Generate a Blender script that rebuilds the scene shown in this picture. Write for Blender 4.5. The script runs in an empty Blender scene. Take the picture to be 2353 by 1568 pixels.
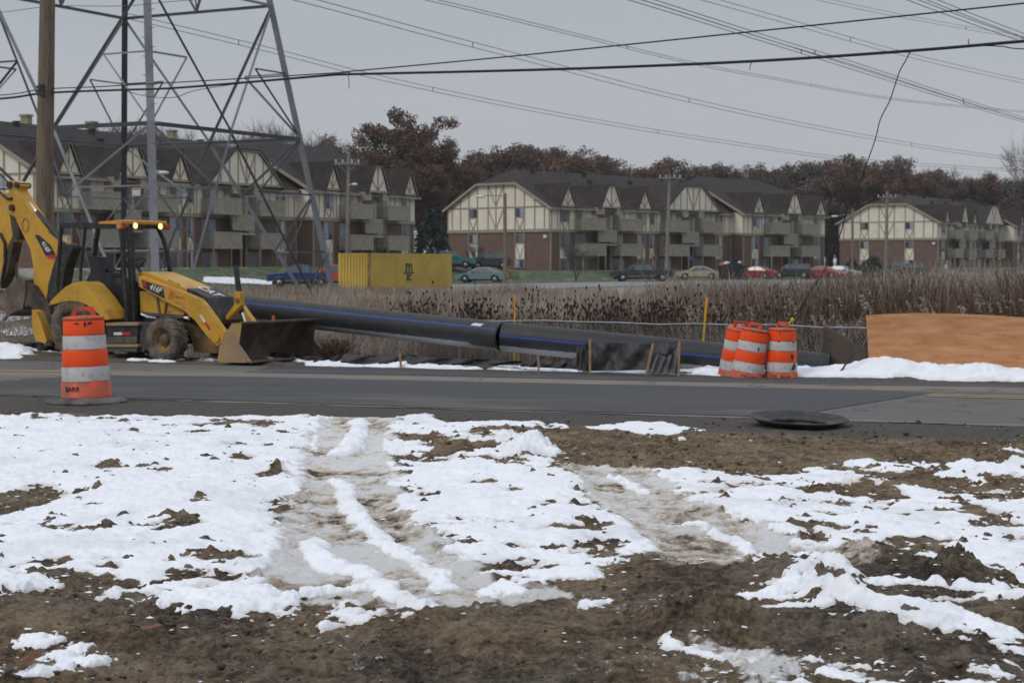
import bpy, math, random
import numpy as np
from mathutils import Vector, Matrix

random.seed(7)
R = math.radians
SC = bpy.context.scene
COL = SC.collection
# ------------------------------------------------------------------ camera
FPX = 3900.0                      # focal length in units of a 2352 px wide picture
PITCH = math.atan(184.0 / FPX)
EYE = Vector((0, 0, 1.6))
cam_d = bpy.data.cameras.new("camera")
cam = bpy.data.objects.new("camera", cam_d)
COL.objects.link(cam)
cam.location = EYE
cam.rotation_euler = (math.pi / 2 - PITCH, 0, 0)
cam_d.sensor_width = 36.0
cam_d.lens = FPX / 2352.0 * 36.0
cam_d.clip_start = 0.1
cam_d.clip_end = 3000
cam_d.dof.use_dof = True
cam_d.dof.focus_distance = 11.0
cam_d.dof.aperture_fstop = 6.3
SC.camera = cam
# ------------------------------------------------------------------ world: even overcast sky
SUN_EL, SUN_AZ = 42.0, 232.0      # azimuth measured clockwise from +Y: the light comes from the left, behind the camera
w = bpy.data.worlds.new("World")
SC.world = w
w.use_nodes = True
nt = w.node_tree
nt.nodes.clear()
out = nt.nodes.new('ShaderNodeOutputWorld')
bg = nt.nodes.new('ShaderNodeBackground')
bg.inputs['Strength'].default_value = 1.0
sky = nt.nodes.new('ShaderNodeTexSky')
sky.sky_type = 'NISHITA'
sky.sun_disc = False
sky.sun_elevation = R(SUN_EL)
sky.sun_rotation = R(SUN_AZ)
sky.dust_density = 3.0
hs = nt.nodes.new('ShaderNodeHueSaturation')
hs.inputs['Saturation'].default_value = 0.45
hs.inputs['Value'].default_value = 0.10
nt.links.new(sky.outputs[0], hs.inputs['Color'])
geo = nt.nodes.new('ShaderNodeTexCoord')
sep = nt.nodes.new('ShaderNodeSeparateXYZ')
nt.links.new(geo.outputs['Generated'], sep.inputs[0])
rmp = nt.nodes.new('ShaderNodeValToRGB')
nt.links.new(sep.outputs['Z'], rmp.inputs[0])
cr = rmp.color_ramp
cr.elements[0].position = 0.0
cr.elements[0].color = (0.50, 0.515, 0.55, 1)
cr.elements[1].position = 1.0
cr.elements[1].color = (0.94, 1.0, 1.10, 1)
e = cr.elements.new(0.075); e.color = (0.475, 0.495, 0.535, 1)
e = cr.elements.new(0.17); e.color = (0.405, 0.445, 0.495, 1)
e = cr.elements.new(0.45); e.color = (0.62, 0.67, 0.75, 1)
nz = nt.nodes.new('ShaderNodeTexNoise')
nz.inputs['Scale'].default_value = 2.2
nz.inputs['Detail'].default_value = 3
mp = nt.nodes.new('ShaderNodeMapping')
mp.inputs['Scale'].default_value = (1, 1, 4)
nt.links.new(geo.outputs['Generated'], mp.inputs['Vector'])
nt.links.new(mp.outputs[0], nz.inputs['Vector'])
mr = nt.nodes.new('ShaderNodeMapRange')
mr.inputs['From Min'].default_value = 0.3
mr.inputs['From Max'].default_value = 0.7
mr.inputs['To Min'].default_value = 0.95
mr.inputs['To Max'].default_value = 1.05
nt.links.new(nz.outputs['Fac'], mr.inputs['Value'])
mul = nt.nodes.new('ShaderNodeVectorMath'); mul.operation = 'SCALE'
nt.links.new(rmp.outputs['Color'], mul.inputs[0])
nt.links.new(mr.outputs[0], mul.inputs['Scale'])
mx = nt.nodes.new('ShaderNodeMix'); mx.data_type = 'RGBA'
mx.inputs[0].default_value = 0.9
nt.links.new(hs.outputs['Color'], mx.inputs[6])
nt.links.new(mul.outputs[0], mx.inputs[7])
nt.links.new(mx.outputs[2], bg.inputs['Color'])
nt.links.new(bg.outputs[0], out.inputs[0])
# ------------------------------------------------------------------ sun behind the cloud layer
sl = bpy.data.lights.new("sun", 'SUN')
sl.energy = 0.95
sl.angle = R(20)
sl.color = (1.0, 0.97, 0.92)
so = bpy.data.objects.new("sun", sl)
COL.objects.link(so)
sd = Vector((math.sin(R(SUN_AZ)) * math.cos(R(SUN_EL)), math.cos(R(SUN_AZ)) * math.cos(R(SUN_EL)), math.sin(R(SUN_EL))))
so.rotation_euler = sd.to_track_quat('Z', 'Y').to_euler()
so.location = (0, 0, 40)
SC.view_settings.view_transform = 'Standard'
SC.view_settings.look = 'None'
SC.view_settings.gamma = 1.0
SC.view_settings.exposure = 0.0

# ------------------------------------------------------------------ helpers: a picture measurement turned into a point in the world
ca, sa = math.cos(PITCH), math.sin(PITCH)
def ray(x, y):
    cx = (x - 1176.0) / FPX; cy = (784.0 - y) / FPX
    return Vector((cx, ca + cy * sa, -sa + cy * ca))
def P(x, y, Y):
    d = ray(x, y); return EYE + d * (Y / d.y)
def G(x, y, z=0.0):
    d = ray(x, y); return EYE + d * ((z - 1.6) / d.z)

# ------------------------------------------------------------------ noise
def _hash(i, j, s):
    n = (i.astype(np.int64) * 374761393 + j.astype(np.int64) * 668265263 + s * 974634777) & 0xffffffff
    n = ((n ^ (n >> 13)) * 1274126177) & 0xffffffff
    n = n ^ (n >> 16)
    return (n & 0xffff) / 65535.0
def vnoise(x, y, s=0):
    xi = np.floor(x); yi = np.floor(y)
    fx = x - xi; fy = y - yi
    fx = fx * fx * (3 - 2 * fx); fy = fy * fy * (3 - 2 * fy)
    a = _hash(xi, yi, s); b = _hash(xi + 1, yi, s); c = _hash(xi, yi + 1, s); d = _hash(xi + 1, yi + 1, s)
    return (a * (1 - fx) + b * fx) * (1 - fy) + (c * (1 - fx) + d * fx) * fy
def fbm(x, y, scale, octv=4, s=0, gain=0.5):
    v = 0; a = 1.0; t = 0; f = 1.0 / scale
    c, q = math.cos(0.6), math.sin(0.6)
    for k in range(octv):
        v = v + a * (vnoise(x * f, y * f, s + k * 17) - 0.5); t += a
        x, y = c * x - q * y + 3.1, q * x + c * y + 1.7
        f *= 2.03; a *= gain
    return v / t * 2.0
def sstep(a, b, x):
    t = np.clip((x - a) / (b - a), 0, 1); return t * t * (3 - 2 * t)

# ------------------------------------------------------------------ terrain
def near_edge(x): return 18.1 - 0.344 * x
def far_edge(x): return 30.1 - 0.357 * x
def bld_line(x): return np.interp(x, [-200, -33, -9.6, 4, 40, 62, 300], [20, 116, 163, 181, 217, 248, 430])
def Hroad(x, y):
    t = np.clip((y - near_edge(x)) / (far_edge(x) - near_edge(x)), 0, 1)
    return -0.36 * t
def Hfar(x, y):
    z = Hroad(x, y)
    d = y - far_edge(x)
    z = z - 0.42 * sstep(1.6, 3.0, d) + 0.22 * sstep(5, 14, d) + 0.12 * sstep(14, 40, d)
    b = bld_line(x)
    top = np.interp(x, [-12, 2], [1.1, 0.55])
    z = z + (top + 0.44) * sstep(b - np.interp(x, [-13, -1], [14, 5]), b - .5, y)
    return z
def Hs(x, y): return float(Hfar(np.array([float(x)]), np.array([float(y)]))[0])

# ------------------------------------------------------------------ materials
MATS = {}
def mat(name, col, rough=0.7, metal=0.0, var=0.15, scale=4.0, bump=0.0, bscale=None, col2=None, spec=0.4, emit=None, dirt=None, dscale=3.0, damt=0.5, detail=6):
    if name in MATS: return MATS[name]
    m = bpy.data.materials.new(name); m.use_nodes = True
    t = m.node_tree; b = t.nodes['Principled BSDF']
    b.inputs['Roughness'].default_value = rough
    b.inputs['Metallic'].default_value = metal
    b.inputs['Specular IOR Level'].default_value = spec
    tc = t.nodes.new('ShaderNodeTexCoord')
    n = t.nodes.new('ShaderNodeTexNoise'); n.inputs['Scale'].default_value = scale; n.inputs['Detail'].default_value = detail
    t.links.new(tc.outputs['Object'], n.inputs['Vector'])
    r = t.nodes.new('ShaderNodeValToRGB')
    c2 = col2 or tuple(c * (1 - 2 * var) for c in col)
    c1 = col if col2 else tuple(min(1, c * (1 + var)) for c in col)
    r.color_ramp.elements[0].position = 0.32; r.color_ramp.elements[0].color = (*c2, 1)
    r.color_ramp.elements[1].position = 0.66; r.color_ramp.elements[1].color = (*c1, 1)
    t.links.new(n.outputs['Fac'], r.inputs[0])
    src = r.outputs[0]
    if dirt:
        n2 = t.nodes.new('ShaderNodeTexNoise'); n2.inputs['Scale'].default_value = dscale; n2.inputs['Detail'].default_value = 8; n2.inputs['Roughness'].default_value = 0.65
        t.links.new(tc.outputs['Object'], n2.inputs['Vector'])
        k = t.nodes.new('ShaderNodeMapRange')
        k.inputs['From Min'].default_value = 0.62 - damt * 0.3; k.inputs['From Max'].default_value = 0.75 - damt * 0.15
        t.links.new(n2.outputs['Fac'], k.inputs['Value'])
        x = t.nodes.new('ShaderNodeMix'); x.data_type = 'RGBA'
        t.links.new(k.outputs[0], x.inputs[0]); t.links.new(src, x.inputs[6]); x.inputs[7].default_value = (*dirt, 1)
        src = x.outputs[2]
    t.links.new(src, b.inputs['Base Color'])
    if bump:
        bn = t.nodes.new('ShaderNodeTexNoise'); bn.inputs['Scale'].default_value = bscale or scale * 4; bn.inputs['Detail'].default_value = 5
        t.links.new(tc.outputs['Object'], bn.inputs['Vector'])
        bp = t.nodes.new('ShaderNodeBump'); bp.inputs['Strength'].default_value = bump; bp.inputs['Distance'].default_value = 0.02
        t.links.new(bn.outputs['Fac'], bp.inputs['Height']); t.links.new(bp.outputs[0], b.inputs['Normal'])
    if emit:
        b.inputs['Emission Color'].default_value = (*emit[0], 1); b.inputs['Emission Strength'].default_value = emit[1]
    MATS[name] = m
    return m

# ------------------------------------------------------------------ objects
MWD = {}
def mw(o): return MWD.get(o.name, Matrix.Identity(4))
def tag(o, label=None, cat=None, group=None, kind=None):
    if label: o['label'] = label
    if cat: o['category'] = cat
    if group: o['group'] = group
    if kind: o['kind'] = kind
    return o
def thing(name, loc, rz=0, label=None, cat=None, group=None):
    o = bpy.data.objects.new(name, None); COL.objects.link(o)
    o.empty_display_size = 0.3
    o.location = loc; o.rotation_euler = (0, 0, rz)
    MWD[o.name] = Matrix.Translation(Vector(loc)) @ Matrix.Rotation(rz, 4, 'Z')
    return tag(o, label, cat, group)
CH = {}
def kids(o): return CH.get(o.name, [])
def link(name, me, parent=None, loc=None):
    o = bpy.data.objects.new(name, me); COL.objects.link(o)
    if parent is not None:
        o.parent = parent
        MWD[o.name] = mw(parent)
        CH.setdefault(parent.name, []).append(o)
    elif loc is not None:
        o.location = loc; MWD[o.name] = Matrix.Translation(Vector(loc))
    return o
def dup(o, parent=None, loc=None, rz=None, scale=None):
    c = o.copy(); COL.objects.link(c)
    if parent is not None:
        c.parent = parent
        CH.setdefault(parent.name, []).append(c)
    else:
        if loc is not None: c.location = loc
        if rz is not None: c.rotation_euler = (0, 0, rz)
        if scale is not None: c.scale = scale
    for k in list(kids(o)): dup(k, c)
    return c

class MB:
    """collects shapes and links them as one mesh object"""
    def __init__(s): s.v = []; s.f = []; s.m = []; s.sm = []
    def add(s, vs, fs, mi=0, smooth=False):
        b = len(s.v); s.v.extend([tuple(p) for p in vs])
        for f in fs: s.f.append([b + i for i in f]); s.m.append(mi); s.sm.append(smooth)
        return s
    def box(s, lo, hi, mi=0):
        x0, y0, z0 = lo; x1, y1, z1 = hi
        vs = [(x0,y0,z0),(x1,y0,z0),(x1,y1,z0),(x0,y1,z0),(x0,y0,z1),(x1,y0,z1),(x1,y1,z1),(x0,y1,z1)]
        return s.add(vs, [(3,2,1,0),(4,5,6,7),(0,1,5,4),(1,2,6,5),(2,3,7,6),(3,0,4,7)], mi)
    def bar(s, a, b, w, h, mi=0, up=(0,0,1)):
        a = Vector(a); b = Vector(b); d = (b - a).normalized(); u = Vector(up)
        if abs(d.dot(u)) > 0.98: u = Vector((1, 0, 0))
        l = d.cross(u).normalized() * w / 2; u = l.cross(d).normalized() * h / 2
        vs = [a-l-u, a+l-u, a+l+u, a-l+u, b-l-u, b+l-u, b+l+u, b-l+u]
        return s.add(vs, [(3,2,1,0),(4,5,6,7),(0,1,5,4),(1,2,6,5),(2,3,7,6),(3,0,4,7)], mi)
    def tube(s, pts, r, n=8, mi=0, cap=True, smooth=True):
        pts = [Vector(p) for p in pts]
        if not hasattr(r, '__len__'): r = [r] * len(pts)
        rings = []; ref = None
        for i, p in enumerate(pts):
            d = (pts[min(i+1, len(pts)-1)] - pts[max(i-1, 0)]).normalized()
            if ref is None:
                ref = Vector((0,0,1)) if abs(d.z) < 0.9 else Vector((1,0,0))
            x = d.cross(ref).normalized(); y = x.cross(d).normalized(); ref = y
            rings.append([p + x * (r[i] * math.cos(k*2*math.pi/n)) + y * (r[i] * math.sin(k*2*math.pi/n)) for k in range(n)])
        vs = [q for ring in rings for q in ring]; fs = []
        for i in range(len(pts)-1):
            for k in range(n):
                a = i*n+k; b = i*n+(k+1) % n
                fs.append((a, b, b+n, a+n))
        s.add(vs, fs, mi, smooth)
        if cap:
            s.add(rings[0], [tuple(range(n))], mi); s.add(rings[-1], [tuple(reversed(range(n)))], mi)
        return s
    def lathe(s, prof, n=32, M=None, mi=0, smooth=True, close=False, mis=None):
        M = M or Matrix.Identity(4); b = []
        for (r, z) in prof:
            for k in range(n):
                a = 2*math.pi*k/n; b.append(M @ Vector((r*math.cos(a), r*math.sin(a), z)))
        m = len(prof)
        base = len(s.v); s.v.extend([tuple(p) for p in b])
        for i in range(m if close else m-1):
            j = (i+1) % m
            for k in range(n):
                k2 = (k+1) % n
                s.f.append([base+i*n+k, base+i*n+k2, base+j*n+k2, base+j*n+k]); s.m.append(mis[i] if mis else mi); s.sm.append(smooth)
        return s
    def prism(s, pts, vec, mi=0, cap_mi=None):
        """closed outline pts (3D, any plane) pushed along vec"""
        pts = [Vector(p) for p in pts]; vec = Vector(vec); n = len(pts)
        nrm = Vector((0,0,0))
        for i in range(n): nrm += pts[i].cross(pts[(i+1) % n])
        if nrm.dot(vec) > 0: pts = pts[::-1]
        vs = pts + [p + vec for p in pts]
        fs = [(i, i+n, (i+1) % n + n, (i+1) % n) for i in range(n)]
        s.add(vs, fs, mi)
        c = mi if cap_mi is None else cap_mi
        s.add(pts, [tuple(range(n))], c); s.add(vs[n:], [tuple(reversed(range(n)))], c)
        return s
    def ball(s, c, r, mi=0, nu=10, nv=6, jit=0.0):
        c = Vector(c); r = Vector(r) if hasattr(r, '__len__') else Vector((r, r, r)); vs = []; fs = []
        for j in range(nv+1):
            t = math.pi*j/nv
            for i in range(nu):
                a = 2*math.pi*i/nu; k = 1 + random.uniform(-jit, jit)
                vs.append(c + Vector((r.x*math.sin(t)*math.cos(a)*k, r.y*math.sin(t)*math.sin(a)*k, r.z*math.cos(t)*k)))
        for j in range(nv):
            for i in range(nu):
                i2 = (i+1) % nu
                fs.append((j*nu+i, (j+1)*nu+i, (j+1)*nu+i2, j*nu+i2))
        return s.add(vs, fs, mi, jit == 0)
    def build(s, name, mats, parent=None, origin=None, world=True, bevel=0, seg=2):
        me = bpy.data.meshes.new(name)
        v = np.array(s.v, dtype=np.float64)
        if parent is not None and world:
            I = np.array(mw(parent).inverted())
            v = v @ I[:3, :3].T + I[:3, 3]
        elif origin is not None:
            v = v - np.array(origin)
        me.from_pydata([tuple(p) for p in v], [], s.f)
        for m in (mats if isinstance(mats, (list, tuple)) else [mats]): me.materials.append(m)
        me.polygons.foreach_set('material_index', s.m)
        me.polygons.foreach_set('use_smooth', s.sm)
        me.update()
        o = link(name, me, parent, origin)
        if bevel:
            b = o.modifiers.new('bevel', 'BEVEL'); b.width = bevel; b.segments = seg; b.limit_method = 'ANGLE'; b.angle_limit = R(40)
            b.harden_normals = False
        return o

def grid_mesh(name, X, Y, Z, m, keep=None, attrs=None, smooth=True):
    """numpy grids (rows, cols) to one mesh object"""
    nr, nc = X.shape
    idx = np.arange(nr*nc).reshape(nr, nc)
    q = np.stack([idx[:-1, :-1], idx[:-1, 1:], idx[1:, 1:], idx[1:, :-1]], -1).reshape(-1, 4)
    V = np.stack([X.ravel(), Y.ravel(), Z.ravel()], -1)
    at = {k: a.ravel() for k, a in (attrs or {}).items()}
    if keep is not None:
        kf = keep.ravel()[q].any(axis=1); q = q[kf]
        used = np.zeros(nr*nc, bool); used[q.ravel()] = True
        remap = np.cumsum(used) - 1
        q = remap[q]; V = V[used]; at = {k: a[used] for k, a in at.items()}
    me = raw_mesh(name, V, q)
    me.materials.append(m)
    if smooth: me.polygons.foreach_set('use_smooth', np.ones(len(q), bool))
    for k, a in at.items():
        A = me.attributes.new(k, 'FLOAT', 'POINT'); A.data.foreach_set('value', a.astype(np.float32))
    return me
def raw_mesh(name, V, Q):
    k = Q.shape[1]
    me = bpy.data.meshes.new(name)
    me.vertices.add(len(V)); me.vertices.foreach_set('co', V.astype(np.float32).ravel())
    me.loops.add(len(Q)*k); me.loops.foreach_set('vertex_index', Q.astype(np.int32).ravel())
    me.polygons.add(len(Q))
    me.polygons.foreach_set('loop_start', np.arange(0, len(Q)*k, k, dtype=np.int32))
    me.polygons.foreach_set('loop_total', np.full(len(Q), k, dtype=np.int32))
    me.update(calc_edges=True)
    return me
def text_mb(txt, size, M, depth=0.004, shear=0.0, bend=None, squeeze=1.0, bold=0.0):
    """lettering as solid mesh pieces; M puts the text plane in the world"""
    cu = bpy.data.curves.new('lettering', 'FONT'); cu.body = txt; cu.size = size; cu.extrude = depth; cu.align_x = 'CENTER'; cu.align_y = 'CENTER'; cu.shear = shear; cu.offset = bold; cu.resolution_u = 3
    ob = bpy.data.objects.new('lettering', cu); COL.objects.link(ob)
    dg = bpy.context.evaluated_depsgraph_get(); dg.update()
    me = bpy.data.meshes.new_from_object(ob.evaluated_get(dg))
    mb = MB(); vs = []
    for v in me.vertices:
        p = Vector((v.co.x * squeeze, v.co.y, v.co.z))
        if bend: p = bend(p)
        vs.append(M @ p)
    mb.add(vs, [tuple(f.vertices) for f in me.polygons])
    bpy.data.objects.remove(ob); bpy.data.curves.remove(cu); bpy.data.meshes.remove(me)
    return mb
# =================================================================== GROUND
def node_mat(name):
    m = bpy.data.materials.new(name); m.use_nodes = True
    t = m.node_tree; b = t.nodes['Principled BSDF']; MATS[name] = m
    return m, t, b
def nnoise(t, vec, scale, detail=6, rough=0.55, stretch=None):
    n = t.nodes.new('ShaderNodeTexNoise'); n.inputs['Scale'].default_value = scale; n.inputs['Detail'].default_value = detail; n.inputs['Roughness'].default_value = rough
    if stretch:
        mp_ = t.nodes.new('ShaderNodeMapping'); mp_.inputs['Scale'].default_value = stretch
        if len(stretch) > 3: pass
        t.links.new(vec, mp_.inputs['Vector']); vec = mp_.outputs[0]
    t.links.new(vec, n.inputs['Vector'])
    return n.outputs['Fac']
def nramp(t, fac, stops):
    r = t.nodes.new('ShaderNodeValToRGB'); e = r.color_ramp.elements
    e[0].position = stops[0][0]; e[0].color = (*stops[0][1], 1)
    e[1].position = stops[-1][0]; e[1].color = (*stops[-1][1], 1)
    for p, c in stops[1:-1]:
        k = e.new(p); k.color = (*c, 1)
    t.links.new(fac, r.inputs[0]); return r.outputs[0]
def nmix(t, fac, a, b_):
    x = t.nodes.new('ShaderNodeMix'); x.data_type = 'RGBA'
    if isinstance(fac, float): x.inputs[0].default_value = fac
    else: t.links.new(fac, x.inputs[0])
    for s_, i in ((a, 6), (b_, 7)):
        if isinstance(s_, tuple): x.inputs[i].default_value = (*s_, 1)
        else: t.links.new(s_, x.inputs[i])
    return x.outputs[2]
def nmath(t, op, a, b_=None, c=None, clamp=False):
    x = t.nodes.new('ShaderNodeMath'); x.operation = op; x.use_clamp = clamp
    for i, s_ in enumerate((a, b_, c)):
        if s_ is None: continue
        if isinstance(s_, (int, float)): x.inputs[i].default_value = s_
        else: t.links.new(s_, x.inputs[i])
    return x.outputs[0]
def nattr(t, name):
    a = t.nodes.new('ShaderNodeAttribute'); a.attribute_name = name; return a.outputs['Fac']
def nbump(t, b, fac, strength, dist=0.02):
    p = t.nodes.new('ShaderNodeBump'); p.inputs['Strength'].default_value = strength; p.inputs['Distance'].default_value = dist
    t.links.new(fac, p.inputs['Height']); t.links.new(p.outputs[0], b.inputs['Normal'])

# --- dirt
m_dirt, t, b = node_mat('dirt')
tc = t.nodes.new('ShaderNodeTexCoord'); vec = tc.outputs['Object']
big = nnoise(t, vec, 0.9, 5, 0.6)
sm = nmath(t, 'ADD', nmath(t, 'MULTIPLY', nnoise(t, vec, 9, 10, 0.8), 1.15), nmath(t, 'SUBTRACT', nmath(t, 'ADD', nmath(t, 'MULTIPLY', nnoise(t, vec, 32, 4, 0.7), 0.5), nmath(t, 'MULTIPLY', nnoise(t, vec, 1.7, 3, 0.5), 0.55)), 0.575))
c1 = nramp(t, sm, [(0.34, (0.020, 0.015, 0.012)), (0.46, (0.072, 0.053, 0.038)), (0.57, (0.150, 0.114, 0.082)), (0.70, (0.235, 0.195, 0.15))])
c2 = nramp(t, sm, [(0.34, (0.038, 0.025, 0.015)), (0.46, (0.130, 0.088, 0.050)), (0.57, (0.215, 0.153, 0.092)), (0.70, (0.30, 0.235, 0.155))])
bigf = nramp(t, nmath(t, 'ADD', nmath(t, 'MULTIPLY', big, 1.0), nmath(t, 'MULTIPLY', nattr(t, 'warm'), 0.38)), [(0.52, (0, 0, 0)), (0.70, (1, 1, 1))])
cc = nmix(t, bigf, c1, c2)
gr = nramp(t, nnoise(t, vec, 38, 6, 0.75), [(0.33, (0.045, 0.038, 0.033)), (0.55, (0.095, 0.083, 0.073)), (0.7, (0.18, 0.165, 0.15))])
cc = nmix(t, nattr(t, 'gravel'), cc, gr)
grit = nramp(t, nnoise(t, vec, 85, 4, 0.7), [(0.66, (0, 0, 0)), (0.72, (1, 1, 1))])
cc = nmix(t, nmath(t, 'MULTIPLY', grit, 0.7), cc, (0.30, 0.26, 0.21))
frost = nramp(t, nmath(t, 'ADD', nnoise(t, vec, 17, 9, 0.8), nmath(t, 'MULTIPLY', nattr(t, 'dust'), 0.13)), [(0.695, (0, 0, 0)), (0.75, (0.85, 0.85, 0.85))])
cc = nmix(t, frost, cc, (0.66, 0.68, 0.72))
slc = nramp(t, nattr(t, 'pack'), [(0.08, (0.085, 0.060, 0.042)), (0.22, (0.24, 0.185, 0.135)), (0.40, (0.50, 0.42, 0.335)), (0.60, (0.70, 0.65, 0.585)), (0.82, (0.82, 0.81, 0.80))])
cc = nmix(t, nattr(t, 'slush'), cc, slc)
t.links.new(cc, b.inputs['Base Color']); b.inputs['Roughness'].default_value = 0.85; b.inputs['Specular IOR Level'].default_value = 0.3
nbump(t, b, nnoise(t, vec, 60, 7, 0.8), 1.0, 0.02)
# --- snow
m_snow, t, b = node_mat('snow')
tc = t.nodes.new('ShaderNodeTexCoord'); vec = tc.outputs['Object']
n1 = nnoise(t, vec, 3.0, 6, 0.6)
c = nramp(t, n1, [(0.3, (0.78, 0.80, 0.845)), (0.7, (0.86, 0.875, 0.905))])
stain = nramp(t, nmath(t, 'ADD', nnoise(t, vec, 1.6, 8, 0.7), nmath(t, 'MULTIPLY', nattr(t, 'edge'), 0.2)), [(0.66, (0, 0, 0)), (0.9, (1, 1, 1))])
c = nmix(t, nmath(t, 'MULTIPLY', stain, 0.4), c, (0.60, 0.53, 0.44))
ef = nramp(t, nmath(t, 'ADD', nmath(t, 'MULTIPLY', nattr(t, 'edge'), 0.55), nmath(t, 'MULTIPLY', nnoise(t, vec, 30, 8, 0.8), 0.55)), [(0.50, (0, 0, 0)), (0.95, (0.75, 0.75, 0.75))])
c = nmix(t, ef, c, (0.46, 0.41, 0.35))
c = nmix(t, nmath(t, 'MULTIPLY', nattr(t, 'grey'), 0.5), c, (0.55, 0.55, 0.57))
speck = nramp(t, nnoise(t, vec, 55, 3, 0.6), [(0.73, (0, 0, 0)), (0.76, (1, 1, 1))])
c = nmix(t, nmath(t, 'MULTIPLY', speck, 0.75), c, (0.17, 0.12, 0.08))
t.links.new(c, b.inputs['Base Color']); b.inputs['Roughness'].default_value = 0.75; b.inputs['Specular IOR Level'].default_value = 0.3
nbump(t, b, nnoise(t, vec, 45, 5, 0.6), 0.35, 0.01)

# --- shapes traced on the ground (picture measurements put on the plane z = 0)
def wp(pts, z=0.0):
    r = []
    for x, y in pts:
        g = G(x, y, z); r.append((g.x, g.y))
    return np.array(r)
def sdist(px, py, poly):
    """signed distance to a closed outline, positive inside"""
    d = np.full(px.shape, 1e9); ins = np.zeros(px.shape, bool); n = len(poly)
    for i in range(n):
        ax, ay = poly[i]; bx, by = poly[(i+1) % n]
        ex, ey = bx-ax, by-ay; L = ex*ex+ey*ey+1e-12
        t_ = np.clip(((px-ax)*ex + (py-ay)*ey)/L, 0, 1)
        d = np.minimum(d, (px-ax-t_*ex)**2 + (py-ay-t_*ey)**2)
        c_ = ((ay > py) != (by > py)) & (px < (bx-ax)*(py-ay)/(by-ay+1e-12)+ax)
        ins ^= c_
    d = np.sqrt(d)
    return np.where(ins, d, -d)
def ldist(px, py, line):
    d = np.full(px.shape, 1e9)
    for i in range(len(line)-1):
        ax, ay = line[i]; bx, by = line[i+1]
        ex, ey = bx-ax, by-ay; L = ex*ex+ey*ey+1e-12
        t_ = np.clip(((px-ax)*ex + (py-ay)*ey)/L, 0, 1)
        d = np.minimum(d, (px-ax-t_*ex)**2 + (py-ay-t_*ey)**2)
    return np.sqrt(d)

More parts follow.
